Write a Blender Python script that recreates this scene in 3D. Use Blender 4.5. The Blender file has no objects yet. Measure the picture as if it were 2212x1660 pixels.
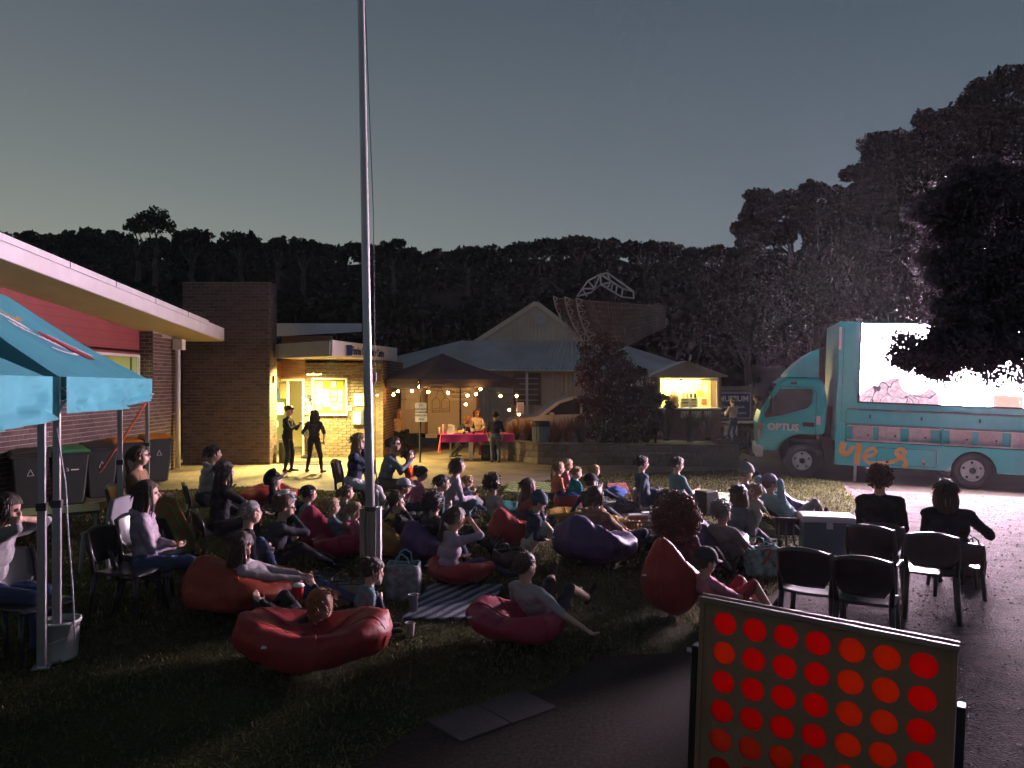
import bpy, math, random
import numpy as np
from mathutils import Vector, Matrix, noise as mnoise

# ------------------------------------------------------------------ camera, sky, sun, exposure
scene = bpy.context.scene
CAM_H = 2.2
FPX, CX, HZ = 1661.0, 1106.0, 825.0            # focal length, centre column and horizon row for a 2212 px wide picture
cam_data = bpy.data.cameras.new("camera")
cam_data.sensor_width = 36.0
cam_data.lens = 36.0 * FPX / 2212.0
cam_data.shift_y = -5.0 / 2212.0
cam_data.clip_start, cam_data.clip_end = 0.05, 2000.0
cam = bpy.data.objects.new("camera", cam_data)
cam.location = (0, 0, CAM_H)
cam.rotation_euler = (math.radians(90), 0, 0)
scene.collection.objects.link(cam)
scene.camera = cam

world = bpy.data.worlds.new("World")
scene.world = world
world.use_nodes = True
wn, wl = world.node_tree.nodes, world.node_tree.links
SUN_EL, SUN_AZ = math.radians(-4.0), math.radians(-62.0)   # the sun has set beyond the left edge of the picture
sky = wn.new("ShaderNodeTexSky")
sky.sky_type = 'NISHITA'
sky.sun_disc = False
sky.sun_elevation = SUN_EL
sky.sun_rotation = SUN_AZ
sky.air_density, sky.dust_density, sky.ozone_density = 1.0, 1.6, 1.0
sky_gain = wn.new("ShaderNodeVectorMath"); sky_gain.operation = 'SCALE'; sky_gain.inputs["Scale"].default_value = 0.12
wl.new(sky.outputs[0], sky_gain.inputs[0])
# the afterglow: dusk gradient from the horizon up, warmer towards the side where the sun went down
wtc = wn.new("ShaderNodeTexCoord"); wnm = wn.new("ShaderNodeVectorMath"); wnm.operation = 'NORMALIZE'
wl.new(wtc.outputs["Generated"], wnm.inputs[0])
wsx = wn.new("ShaderNodeSeparateXYZ"); wl.new(wnm.outputs[0], wsx.inputs[0])
wrp = wn.new("ShaderNodeValToRGB"); wl.new(wsx.outputs["Z"], wrp.inputs[0])
while len(wrp.color_ramp.elements) < 4: wrp.color_ramp.elements.new(0.5)
for el, (p, c) in zip(wrp.color_ramp.elements, ((0.0, (0.145, 0.178, 0.200)), (0.19, (0.130, 0.166, 0.204)), (0.45, (0.070, 0.097, 0.133)), (1.0, (0.032, 0.046, 0.072)))):
    el.position = p; el.color = (*c, 1)
wdt = wn.new("ShaderNodeVectorMath"); wdt.operation = 'DOT_PRODUCT'; wdt.inputs[1].default_value = (math.sin(SUN_AZ), math.cos(SUN_AZ), 0)
wl.new(wnm.outputs[0], wdt.inputs[0])
def wmath(op, a, b):
    m = wn.new("ShaderNodeMath"); m.operation = op
    for i, q in enumerate((a, b)):
        if isinstance(q, (int, float)): m.inputs[i].default_value = q
        elif q is not None: wl.new(q, m.inputs[i])
    return m.outputs[0]
wz = wmath('MAXIMUM', wsx.outputs["Z"], 0.0)
wfac = wmath('MULTIPLY', wmath('POWER', wmath('MAXIMUM', wdt.outputs["Value"], 0.0), 1.2), wmath('EXPONENT', wmath('MULTIPLY', wz, -6.0), None))
wgl = wn.new("ShaderNodeVectorMath"); wgl.operation = 'SCALE'; wgl.inputs[0].default_value = (0.44, 0.40, 0.17); wl.new(wfac, wgl.inputs["Scale"])
wa1 = wn.new("ShaderNodeVectorMath"); wl.new(wrp.outputs[0], wa1.inputs[0]); wl.new(wgl.outputs[0], wa1.inputs[1])
wa2 = wn.new("ShaderNodeVectorMath"); wl.new(wa1.outputs[0], wa2.inputs[0]); wl.new(sky_gain.outputs[0], wa2.inputs[1])
bg = wn["Background"]
bg.inputs["Strength"].default_value = 0.95
wl.new(wa2.outputs[0], bg.inputs["Color"])

sun_data = bpy.data.lights.new("sun", 'SUN')
sun_data.energy = 0.02
sun_data.angle = math.radians(40)
sun_data.color = (1.0, 0.86, 0.7)
sun = bpy.data.objects.new("sun", sun_data)
sun.rotation_euler = (math.radians(80), 0, math.radians(62 + 180))
scene.collection.objects.link(sun)

scene.view_settings.view_transform = 'Standard'
scene.view_settings.look = 'None'
scene.view_settings.exposure = 0.0
scene.view_settings.gamma = 1.0
scene.view_settings.use_curve_mapping = False
scene.render.engine = 'CYCLES'
scene.cycles.use_denoising = True
scene.cycles.adaptive_threshold = 0.02
scene.cycles.max_bounces = 5
scene.cycles.diffuse_bounces = 3
scene.cycles.glossy_bounces = 2
scene.cycles.transmission_bounces = 4
scene.cycles.transparent_max_bounces = 6
scene.cycles.sample_clamp_indirect = 3.0
scene.cycles.caustics_reflective = False
scene.cycles.caustics_refractive = False
random.seed(7)
RNG = np.random.default_rng(7)

# ------------------------------------------------------------------ helpers
COL = scene.collection
R = math.radians
def G(u, v):
    """ground point seen at column u, row v of the 2212 px wide picture"""
    d = CAM_H * FPX / (v - HZ)
    return Vector(((u - CX) / FPX * d, d, 0))
def W(u, v, d):
    return Vector(((u - CX) / FPX * d, d, CAM_H + (HZ - v) / FPX * d))

MATS = {}
def M(name, col, rough=0.75, var=0.18, scale=6.0, bump=0.0, bscale=60.0, metal=0.0, spec=0.4, trans=0.0, island=0.0, coat=0.0, stretch=None):
    if name in MATS: return MATS[name]
    m = bpy.data.materials.new(name); m.use_nodes = True
    n, l = m.node_tree.nodes, m.node_tree.links
    b = n["Principled BSDF"]
    b.inputs["Roughness"].default_value = rough
    b.inputs["Metallic"].default_value = metal
    b.inputs["Specular IOR Level"].default_value = spec
    if coat: b.inputs["Coat Weight"].default_value = coat
    tc = n.new("ShaderNodeTexCoord"); src = tc.outputs["Object"]
    if stretch:
        mp = n.new("ShaderNodeMapping"); mp.inputs["Scale"].default_value = stretch
        l.new(src, mp.inputs["Vector"]); src = mp.outputs[0]
    ns = n.new("ShaderNodeTexNoise"); ns.inputs["Scale"].default_value = scale; ns.inputs["Detail"].default_value = 5
    l.new(src, ns.inputs["Vector"])
    rp = n.new("ShaderNodeMapRange"); rp.inputs[1].default_value = 0.3; rp.inputs[2].default_value = 0.7
    rp.inputs[3].default_value = 1 - var; rp.inputs[4].default_value = 1 + var
    l.new(ns.outputs["Fac"], rp.inputs[0]); fac = rp.outputs[0]
    if island:
        gi = n.new("ShaderNodeNewGeometry"); oi = n.new("ShaderNodeObjectInfo")
        ad = n.new("ShaderNodeMath"); ad.operation = 'ADD'; l.new(gi.outputs["Random Per Island"], ad.inputs[0]); l.new(oi.outputs["Random"], ad.inputs[1])
        fr = n.new("ShaderNodeMath"); fr.operation = 'FRACT'; l.new(ad.outputs[0], fr.inputs[0])
        r2 = n.new("ShaderNodeMapRange"); r2.inputs[3].default_value = 1 - island; r2.inputs[4].default_value = 1 + island
        l.new(fr.outputs[0], r2.inputs[0])
        mu = n.new("ShaderNodeMath"); mu.operation = 'MULTIPLY'; l.new(fac, mu.inputs[0]); l.new(r2.outputs[0], mu.inputs[1]); fac = mu.outputs[0]
    mx = n.new("ShaderNodeVectorMath"); mx.operation = 'SCALE'; mx.inputs[0].default_value = col[:3]
    l.new(fac, mx.inputs["Scale"]); l.new(mx.outputs[0], b.inputs["Base Color"])
    if bump:
        n2 = n.new("ShaderNodeTexNoise"); n2.inputs["Scale"].default_value = bscale; n2.inputs["Detail"].default_value = 6
        l.new(src, n2.inputs["Vector"])
        bp = n.new("ShaderNodeBump"); bp.inputs["Strength"].default_value = bump; bp.inputs["Distance"].default_value = 0.02
        l.new(n2.outputs["Fac"], bp.inputs["Height"]); l.new(bp.outputs[0], b.inputs["Normal"])
    if trans:
        tr = n.new("ShaderNodeBsdfTranslucent"); l.new(mx.outputs[0], tr.inputs["Color"])
        ms = n.new("ShaderNodeMixShader"); ms.inputs[0].default_value = trans
        l.new(b.outputs[0], ms.inputs[1]); l.new(tr.outputs[0], ms.inputs[2])
        l.new(ms.outputs[0], n["Material Output"].inputs["Surface"])
    MATS[name] = m
    return m
def EM(name, col, strength):
    if name in MATS: return MATS[name]
    m = bpy.data.materials.new(name); m.use_nodes = True
    n, l = m.node_tree.nodes, m.node_tree.links
    n.remove(n["Principled BSDF"]); e = n.new("ShaderNodeEmission")
    e.inputs[0].default_value = (*col, 1); e.inputs[1].default_value = strength
    l.new(e.outputs[0], n["Material Output"].inputs["Surface"])
    MATS[name] = m
    return m
def GLASS(name, tint=(0.8, 0.9, 0.9), fac=0.12, rough=0.05):
    if name in MATS: return MATS[name]
    m = bpy.data.materials.new(name); m.use_nodes = True
    n, l = m.node_tree.nodes, m.node_tree.links
    b = n["Principled BSDF"]; b.inputs["Base Color"].default_value = (0.02, 0.02, 0.02, 1); b.inputs["Roughness"].default_value = rough
    t = n.new("ShaderNodeBsdfTransparent"); t.inputs[0].default_value = (*tint, 1)
    ms = n.new("ShaderNodeMixShader"); ms.inputs[0].default_value = fac
    l.new(t.outputs[0], ms.inputs[1]); l.new(b.outputs[0], ms.inputs[2]); l.new(ms.outputs[0], n["Material Output"].inputs["Surface"])
    MATS[name] = m
    return m

def frame_of(d):
    d = Vector(d).normalized()
    a = Vector((0, 0, 1)) if abs(d.z) < 0.95 else Vector((1, 0, 0))
    s = d.cross(a).normalized()
    return d, s, s.cross(d).normalized()

class MB:
    def __init__(self): self.v, self.f = [], []
    def add(self, vs, fs):
        o = len(self.v); self.v += [tuple(x) for x in vs]; self.f += [tuple(i + o for i in f) for f in fs]; return self
    def box(self, c, s, rz=0.0, mat=None):
        hx, hy, hz = s[0] / 2, s[1] / 2, s[2] / 2
        P = [Vector((x, y, z)) for x in (-hx, hx) for y in (-hy, hy) for z in (-hz, hz)]
        Mx = mat if mat is not None else Matrix.Rotation(rz, 3, 'Z')
        return self.add([Mx @ p + Vector(c) for p in P], [(0, 1, 3, 2), (4, 6, 7, 5), (0, 4, 5, 1), (2, 3, 7, 6), (0, 2, 6, 4), (1, 5, 7, 3)])
    def bar(self, a, b, w, h=None):
        a, b = Vector(a), Vector(b); h = h or w
        d, s, t = frame_of(b - a)
        P = [q + s * (w / 2 * i) + t * (h / 2 * j) for q in (a, b) for i, j in ((-1, -1), (1, -1), (1, 1), (-1, 1))]
        return self.add(P, [(3, 2, 1, 0), (4, 5, 6, 7), (0, 1, 5, 4), (1, 2, 6, 5), (2, 3, 7, 6), (3, 0, 4, 7)])
    def tube(self, pts, rad, n=8, cap=True, flat=None):
        pts = [Vector(p) for p in pts]
        rad = [rad] * len(pts) if not hasattr(rad, '__len__') else rad
        o = len(self.v); s = None
        for i, p in enumerate(pts):
            d = (pts[min(i + 1, len(pts) - 1)] - pts[max(i - 1, 0)])
            if d.length < 1e-9: d = Vector((0, 0, 1))
            d.normalize()
            if s is None: d, s, t = frame_of(d)
            else:
                s = (s - d * s.dot(d)); s = s.normalized() if s.length > 1e-6 else frame_of(d)[1]; t = s.cross(d)
            r = rad[i]; r2 = r * flat if flat else r
            for k in range(n):
                a = 2 * math.pi * k / n
                self.v.append(tuple(p + s * (math.cos(a) * r) + t * (math.sin(a) * r2)))
        for i in range(len(pts) - 1):
            for k in range(n):
                a, b = o + i * n + k, o + i * n + (k + 1) % n
                self.f.append((a, b, b + n, a + n))
        if cap:
            self.f.append(tuple(o + k for k in range(n))[::-1])
            e = o + (len(pts) - 1) * n
            self.f.append(tuple(e + k for k in range(n)))
        return self
    def cyl(self, a, b, r0, r1=None, n=12): return self.tube([a, b], [r0, r0 if r1 is None else r1], n)
    def ball(self, c, r, nu=12, nv=8, mat=None):
        r = (r, r, r) if not hasattr(r, '__len__') else r
        c = Vector(c); o = len(self.v)
        for j in range(nv + 1):
            ph = math.pi * j / nv
            for i in range(nu):
                a = 2 * math.pi * i / nu
                p = Vector((r[0] * math.sin(ph) * math.cos(a), r[1] * math.sin(ph) * math.sin(a), r[2] * math.cos(ph)))
                self.v.append(tuple(c + (mat @ p if mat is not None else p)))
        for j in range(nv):
            for i in range(nu):
                a, b = o + j * nu + i, o + j * nu + (i + 1) % nu
                self.f.append((a, a + nu, b + nu, b))
        return self
    def lathe(self, prof, c=(0, 0, 0), n=16, ax=None):
        """prof: list of (radius, height) round the local z axis"""
        c = Vector(c); o = len(self.v)
        Mx = ax if ax is not None else Matrix.Identity(3)
        for r, z in prof:
            for k in range(n):
                a = 2 * math.pi * k / n
                self.v.append(tuple(c + Mx @ Vector((r * math.cos(a), r * math.sin(a), z))))
        for i in range(len(prof) - 1):
            for k in range(n):
                a, b = o + i * n + k, o + i * n + (k + 1) % n
                self.f.append((a, b, b + n, a + n))
        return self
    def prism(self, poly, org, ex, ey, thick):
        """poly in the plane (ex, ey) at org, extruded by thick along ex x ey"""
        org, ex, ey = Vector(org), Vector(ex), Vector(ey); nz = ex.cross(ey).normalized() * thick
        n = len(poly)
        A = [org + ex * p[0] + ey * p[1] for p in poly]
        return self.add(A + [p + nz for p in A], [tuple(range(n))[::-1], tuple(range(n, 2 * n))] + [(i, (i + 1) % n, (i + 1) % n + n, i + n) for i in range(n)])
    def quad(self, *p): return self.add(p, [tuple(range(len(p)))])
    def grid(self, fn, nu, nv):
        o = len(self.v)
        for j in range(nv + 1):
            for i in range(nu + 1): self.v.append(tuple(fn(i / nu, j / nv)))
        for j in range(nv):
            for i in range(nu):
                a = o + j * (nu + 1) + i; self.f.append((a, a + 1, a + nu + 2, a + nu + 1))
        return self
    def build(self, name, mat, parent=None, smooth=False, bevel=0.0, solid=0.0):
        me = bpy.data.meshes.new(name); me.from_pydata(self.v, [], self.f); me.update()
        return obj(name, me, mat, parent, smooth, bevel, solid)

def obj(name, me, mat, parent=None, smooth=False, bevel=0.0, solid=0.0):
    o = bpy.data.objects.new(name, me)
    for m in (mat if isinstance(mat, (list, tuple)) else [mat]):
        if m is not None: me.materials.append(m)
    COL.objects.link(o)
    if parent is not None: o.parent = parent
    if smooth: me.polygons.foreach_set("use_smooth", [True] * len(me.polygons))
    if solid:
        md = o.modifiers.new("thickness", 'SOLIDIFY'); md.thickness = solid; md.offset = 0
    if bevel:
        md = o.modifiers.new("bevel", 'BEVEL'); md.width = bevel; md.segments = 2; md.limit_method = 'ANGLE'; md.angle_limit = R(40)
    return o
def tag(o, label=None, cat=None, group=None, kind=None):
    if label: o["label"] = label
    if cat: o["category"] = cat
    if group: o["group"] = group
    if kind: o["kind"] = kind
    return o
def thing(name, label, cat, loc=(0, 0, 0), rz=0.0, group=None):
    o = bpy.data.objects.new(name, None); o.empty_display_size = 0.1
    o.location = loc; o.rotation_euler = (0, 0, rz); COL.objects.link(o)
    return tag(o, label, cat, group)
def copy_tree(o, parent=None):
    c = o.copy(); COL.objects.link(c); c.parent = parent
    for ch in list(o.children): copy_tree(ch, c)
    return c
def quads(name, V, mat, parent=None):
    """V: (n, 4, 3) array of loose quads"""
    n = len(V); me = bpy.data.meshes.new(name)
    me.vertices.add(n * 4); me.vertices.foreach_set("co", np.ascontiguousarray(V, dtype=np.float32).ravel())
    me.loops.add(n * 4); me.loops.foreach_set("vertex_index", np.arange(n * 4, dtype=np.int32))
    me.polygons.add(n); me.polygons.foreach_set("loop_start", np.arange(0, n * 4, 4, dtype=np.int32))
    me.update(calc_edges=True)
    return obj(name, me, mat, parent)
def leaves(C, size, aspect=0.5, droop=0.0):
    """leaf quads (n,4,3) with random turns round the centres C"""
    n = len(C); size = np.broadcast_to(size, (n,))[:, None]
    a = RNG.normal(size=(n, 3)); a[:, 2] -= droop; a /= np.linalg.norm(a, axis=1)[:, None]
    b = RNG.normal(size=(n, 3)); b -= a * (a * b).sum(1)[:, None]; b /= np.linalg.norm(b, axis=1)[:, None]
    a = a * size * 0.5; b = b * size * 0.5 * aspect
    return np.stack([C - a, C + b, C + a, C - b], axis=1)
def text(body, size, mat, parent, loc, rot, name="lettering", align='CENTER', bold=0.0, sx=1.0, ext=0.002):
    cu = bpy.data.curves.new(name, 'FONT'); cu.body = body; cu.size = size; cu.align_x = align; cu.align_y = 'CENTER'
    cu.extrude = ext; cu.offset = bold; cu.resolution_u = 3
    o = bpy.data.objects.new(name, cu); cu.materials.append(mat); COL.objects.link(o)
    TEXTS.append((o, parent, loc, rot, sx, name, mat))
    return o
TEXTS = []
def texts_to_mesh():
    dg = bpy.context.evaluated_depsgraph_get()
    for o, parent, loc, rot, sx, name, mat in TEXTS:
        me = bpy.data.meshes.new_from_object(o.evaluated_get(dg)); cu = o.data
        bpy.data.objects.remove(o); bpy.data.curves.remove(cu)
        q = bpy.data.objects.new(name, me); COL.objects.link(q)
        q.parent = parent; q.location = loc; q.rotation_euler = rot; q.scale = (sx, 1, 1)
def light(kind, parent, loc, energy, col, size=0.1, rot=(0, 0, 0), spot=None, sy=None):
    ld = bpy.data.lights.new("lamp_light", kind); ld.energy = energy; ld.color = col
    if kind == 'AREA':
        ld.size = size
        if sy: ld.shape = 'RECTANGLE'; ld.size_y = sy
    else: ld.shadow_soft_size = size
    if spot: ld.spot_size = spot; ld.spot_blend = 0.6
    o = bpy.data.objects.new("lamp_light", ld); COL.objects.link(o); o.parent = parent; o.location = loc; o.rotation_euler = rot
    return o
BRICK_MESH = {}
def brick_mesh(w, h, dp, mat):
    k = (round(w, 3), round(h, 3), round(dp, 3), mat.name)
    if k not in BRICK_MESH:
        b = MB(); e = min(h, w) * 0.05
        x, z = w / 2, h / 2
        V = [(-x, 0, -z), (x, 0, -z), (x, 0, z), (-x, 0, z), (-x + e, -dp, -z + e), (x - e, -dp, -z + e), (x - e, -dp, z - e), (-x + e, -dp, z - e)]
        b.add(V, [(4, 5, 6, 7), (0, 1, 5, 4), (1, 2, 6, 5), (2, 3, 7, 6), (3, 0, 4, 7)])
        me = bpy.data.meshes.new("brick"); me.from_pydata(b.v, [], b.f); me.materials.append(mat); BRICK_MESH[k] = me
    return BRICK_MESH[k]
def brick_face(parent, org, ex, width, height, mat, bw=0.23, bh=0.076, joint=0.010, dp=0.007, keep=None, most=300, z0=0.0, name="brick", shift=0.0):
    """bricks laid on a vertical face: org is its lower left corner seen from outside, ex runs to the right; keep(s, z) says where the face is solid.
    The bricks that show largest are objects of their own, the rest is one part"""
    org = Vector(org); ex = Vector(ex).normalized(); nrm = Vector((ex.y, -ex.x, 0))
    rz = math.atan2(ex.y, ex.x)
    L = []
    row = 0; z = z0
    while z + bh <= height + 1e-6:
        s = -(bw + joint) * ((row % 2) * 0.5 + shift)
        while s < width:
            a, b = max(s, 0), min(s + bw, width)
            if b - a > 0.04:
                c = (a + b) / 2
                if keep is None or keep(c, z + bh / 2): L.append((c, z + bh / 2, b - a))
            s += bw + joint
        z += bh + joint; row += 1
    def rank(q):
        p = org + ex * q[0] + Vector((0, 0, q[1])); pw = parent.matrix_basis @ p
        u = CX + pw.x / max(pw.y, 0.1) * FPX
        return (0 if -20 < u < 2230 else 1e3) + (pw - cam.location).length
    L.sort(key=rank)
    rest = MB()
    for i, (c, zc, w) in enumerate(L):
        p = org + ex * c + Vector((0, 0, zc))
        if i < most:
            o = bpy.data.objects.new(name, brick_mesh(w, bh, dp, mat)); COL.objects.link(o); o.parent = parent; o.location = p; o.rotation_euler = (0, 0, rz)
        else:
            me = brick_mesh(w, bh, dp, mat); Mx = Matrix.Rotation(rz, 3, 'Z')
            rest.add([Mx @ vv.co + p for vv in me.vertices], [tuple(pl.vertices) for pl in me.polygons])
    if rest.v: tag(rest.build(name + "work", mat, parent), kind="stuff")
# ------------------------------------------------------------------ ground, paving, gravel, hill
def sheet(name, pts, z, mat, step=None):
    b = MB(); b.quad(*[(p[0], p[1], z) for p in pts])
    return tag(b.build(name, mat), kind="structure")
def ground_mat(name, ca, cb, s1, s2, bump, dist, lo=0.42, hi=0.6, stretch=(1, 1, 1)):
    m = bpy.data.materials.new(name); m.use_nodes = True
    n, l = m.node_tree.nodes, m.node_tree.links; b = n["Principled BSDF"]; b.inputs["Roughness"].default_value = 0.9
    b.inputs["Specular IOR Level"].default_value = 0.04
    tc = n.new("ShaderNodeTexCoord"); mp = n.new("ShaderNodeMapping"); mp.inputs["Scale"].default_value = stretch; l.new(tc.outputs["Object"], mp.inputs[0])
    a = n.new("ShaderNodeTexNoise"); a.inputs["Scale"].default_value = s1; a.inputs["Detail"].default_value = 8; l.new(mp.outputs[0], a.inputs["Vector"])
    c = n.new("ShaderNodeTexNoise"); c.inputs["Scale"].default_value = s2; c.inputs["Detail"].default_value = 8; l.new(mp.outputs[0], c.inputs["Vector"])
    av = n.new("ShaderNodeMath"); av.operation = 'MULTIPLY_ADD'; av.inputs[1].default_value = 0.5; l.new(c.outputs[0], av.inputs[0])
    hf = n.new("ShaderNodeMath"); hf.operation = 'MULTIPLY'; hf.inputs[1].default_value = 0.5; l.new(a.outputs[0], hf.inputs[0]); l.new(hf.outputs[0], av.inputs[2])
    r = n.new("ShaderNodeValToRGB"); l.new(av.outputs[0], r.inputs[0])
    r.color_ramp.elements[0].position = lo; r.color_ramp.elements[0].color = (*ca, 1); r.color_ramp.elements[1].position = hi; r.color_ramp.elements[1].color = (*cb, 1)
    l.new(r.outputs[0], b.inputs["Base Color"])
    bp = n.new("ShaderNodeBump"); bp.inputs["Strength"].default_value = bump; bp.inputs["Distance"].default_value = dist
    l.new(c.outputs[0], bp.inputs["Height"]); l.new(bp.outputs[0], b.inputs["Normal"])
    return m
m_dirt = ground_mat("bare_dark_earth", (0.018, 0.015, 0.012), (0.042, 0.035, 0.028), 0.5, 40, 0.15, 0.01)
m_lawn = ground_mat("short_lawn", (0.020, 0.026, 0.008), (0.070, 0.070, 0.025), 0.7, 45, 1.0, 0.05)
m_gravel = ground_mat("wood_chip_gravel", (0.038, 0.032, 0.033), (0.145, 0.118, 0.120), 3.0, 48, 1.0, 0.05, 0.36, 0.62, (1.0, 1.6, 1))
def paver_mat(name, ca, cb, bw, bh):
    m = bpy.data.materials.new(name); m.use_nodes = True
    n, l = m.node_tree.nodes, m.node_tree.links; b = n["Principled BSDF"]; b.inputs["Roughness"].default_value = 0.75
    tc = n.new("ShaderNodeTexCoord"); mp = n.new("ShaderNodeMapping"); mp.inputs["Rotation"].default_value = (0, 0, 0.5); l.new(tc.outputs["Object"], mp.inputs[0])
    br = n.new("ShaderNodeTexBrick"); l.new(mp.outputs[0], br.inputs["Vector"])
    br.inputs["Color1"].default_value = (*ca, 1); br.inputs["Color2"].default_value = (*cb, 1); br.inputs["Mortar"].default_value = (0.05, 0.045, 0.04, 1)
    br.inputs["Scale"].default_value = 1.0; br.inputs["Brick Width"].default_value = bw; br.inputs["Row Height"].default_value = bh; br.inputs["Mortar Size"].default_value = 0.006
    ns = n.new("ShaderNodeTexNoise"); ns.inputs["Scale"].default_value = 1.3; ns.inputs["Detail"].default_value = 8; l.new(tc.outputs["Object"], ns.inputs["Vector"])
    mr = n.new("ShaderNodeMapRange"); mr.inputs[1].default_value = 0.3; mr.inputs[2].default_value = 0.7; mr.inputs[3].default_value = 0.6; mr.inputs[4].default_value = 1.25; l.new(ns.outputs[0], mr.inputs[0])
    vm = n.new("ShaderNodeVectorMath"); vm.operation = 'SCALE'; l.new(br.outputs["Color"], vm.inputs[0]); l.new(mr.outputs[0], vm.inputs["Scale"]); l.new(vm.outputs[0], b.inputs["Base Color"])
    bp = n.new("ShaderNodeBump"); bp.inputs["Strength"].default_value = 0.4; bp.inputs["Distance"].default_value = 0.02; bp.invert = True
    l.new(br.outputs["Fac"], bp.inputs["Height"]); l.new(bp.outputs[0], b.inputs["Normal"])
    return m
m_pav = paver_mat("brick_paving", (0.20, 0.155, 0.12), (0.27, 0.21, 0.16), 0.23, 0.115)

def land(x, y):
    """the ground falls a little under the rear of the truck and rises as a wooded hill far behind"""
    z = 0.0
    if x > 6.6 and y < 26: z -= 0.036 * min(x - 6.6, 8) * min(1, max(0, (26 - y) / 4))
    if y > 33: z += 11.0 * (1 - math.cos(min(1, (y - 33) / 62) * math.pi)) / 2 * (0.9 + 0.1 * math.sin(x * 0.06 + 0.8))
    return z
xs = [-400, -250, -150, -100, -70, -50, -38, -28, -20, -15, -10, -5, 0, 3, 5, 6.6, 8, 10, 12, 15, 20, 28, 38, 50, 70, 100, 150, 250, 400]
ys = [-60, -20, 0, 4, 8, 12, 14, 16, 18, 20, 22, 24, 26, 29, 33, 38, 43, 48, 54, 60, 66, 72, 78, 84, 90, 96, 130, 250, 500]
b = MB()
for y in ys:
    for x in xs: b.v.append((x, y, land(x, y)))
nx = len(xs)
for j in range(len(ys) - 1):
    for i in range(nx - 1):
        a = j * nx + i; b.f.append((a, a + 1, a + nx + 1, a + nx))
tag(b.build("ground", m_dirt, smooth=True), kind="structure")

pav_front = [G(-60, 1105), G(150, 1100), G(330, 1062), G(540, 1052), G(760, 1064), G(1090, 1050), G(1300, 1026), G(1600, 1017)]
sheet("paving", [(-9.3, 13.0)] + [(p.x, p.y) for p in pav_front[1:]] + [(5.9, 19.78), (0.68, 20.38), (-0.1, 21.5), (0.5, 33), (-9.3, 33)], 0.008, m_pav)
lawn_edge = [(1815, 1042), (1850, 1085), (1838, 1150), (1660, 1290), (1480, 1410), (1290, 1420), (1180, 1490), (930, 1560), (700, 1700)]
gl = [G(u, v) for u, v in lawn_edge]
gravel_edge = [(1815, 1042), (1850, 1085), (1838, 1150), (1715, 1285), (1690, 1400), (1670, 1500), (1640, 1640), (1610, 1800)]
sheet("lawn", [(p.x, p.y) for p in gl] + [(-1.3, 1.5), (-7.5, 1.5), (-9.3, 13.0)] + [(p.x, p.y) for p in pav_front[1:]] + [(5.9, 18.6)], 0.004, m_lawn)
b = MB(); gp = [(G(u, v).x, G(u, v).y) for u, v in gravel_edge]
far = [(7.0, 15.7), (9, 15.6), (12, 15.2), (14, 14)]
P = gp + [(gp[-1][0], 1.5), (14, 1.5)] + far[::-1]
GX = np.linspace(-1.5, 14, 60); GY = np.linspace(1.5, 16, 60)
def inside(x, y, poly):
    c = False; n = len(poly)
    for i in range(n):
        (x1, y1), (x2, y2) = poly[i], poly[(i + 1) % n]
        if (y1 > y) != (y2 > y) and x < (x2 - x1) * (y - y1) / (y2 - y1) + x1: c = not c
    return c
me_pts = [(x, y) for x, y in P]
# triangulated so that it follows the fall of the ground
import mathutils.geometry as mg
inner = [(x, y) for x in np.arange(-1, 14, 0.5) for y in np.arange(1.6, 15.5, 0.5) if inside(x, y, P)]
res = mg.delaunay_2d_cdt([Vector(p) for p in me_pts + inner], [(i, (i + 1) % len(P)) for i in range(len(P))], [], 0, 1e-4)
b.v = [(p.x, p.y, land(p.x, p.y) + 0.008) for p in res[0]]
b.f = [tuple(f) for f in res[2] if inside(sum(res[0][i].x for i in f) / 3, sum(res[0][i].y for i in f) / 3, P)]
tag(b.build("gravel", m_gravel, smooth=True), kind="structure")

# short grass blades and loose chips: nobody could count them
def scatter(name, poly, n, fn, mat, label, cat, near=None):
    x0, x1 = min(p[0] for p in poly), max(p[0] for p in poly); y0, y1 = min(p[1] for p in poly), max(p[1] for p in poly)
    out = []
    while len(out) < n:
        x, y = random.uniform(x0, x1), y0 + (y1 - y0) * random.random()
        if inside(x, y, poly): out.append((x, y))
    o = quads(name, fn(np.array(out)), mat)
    return tag(o, label, cat, kind="stuff")
def blades(P2):
    n = len(P2); h = RNG.uniform(0.015, 0.045, n); a = RNG.uniform(0, 6.28, n); w = RNG.uniform(0.004, 0.008, n) * (1 + P2[:, 1] * 0.06)
    base = np.c_[P2, np.full(n, 0.003)]; side = np.c_[np.cos(a), np.sin(a), np.zeros(n)] * w[:, None]
    lean = np.c_[RNG.normal(0, 0.4, n), RNG.normal(0, 0.4, n), np.ones(n)] * h[:, None]
    return np.stack([base - side, base + side, base + lean + side * 0.2, base + lean - side * 0.2], axis=1)
def chips(P2):
    n = len(P2); c = np.c_[P2, [land(x, y) + 0.015 for x, y in P2]]
    q = leaves(c, RNG.uniform(0.015, 0.055, n), 0.45); q[:, :, 2] = c[:, None, 2] + (q[:, :, 2] - c[:, None, 2]) * 0.45
    return q
lawn_poly = [(p.x, p.y) for p in gl] + [(-1.3, 3), (-5, 4), (-7, 9), (-7, 13)] + [(p.x, p.y) for p in pav_front[2:]] + [(5.9, 18.6)]
scatter("lawn_grass", lawn_poly, 60000, blades, M("grass_blades", (0.092, 0.092, 0.028), 0.8, 0.3, 1.5, trans=0.25, island=0.35), "short worn grass over the lawn between the crowd and the truck", "grass")
scatter("loose_wood_chips", P, 16000, chips, M("wood_chips", (0.12, 0.10, 0.095), 0.85, 0.25, 3, island=0.4), "loose pale chips scattered over the ground beside the chairs", "wood chips")

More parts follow.
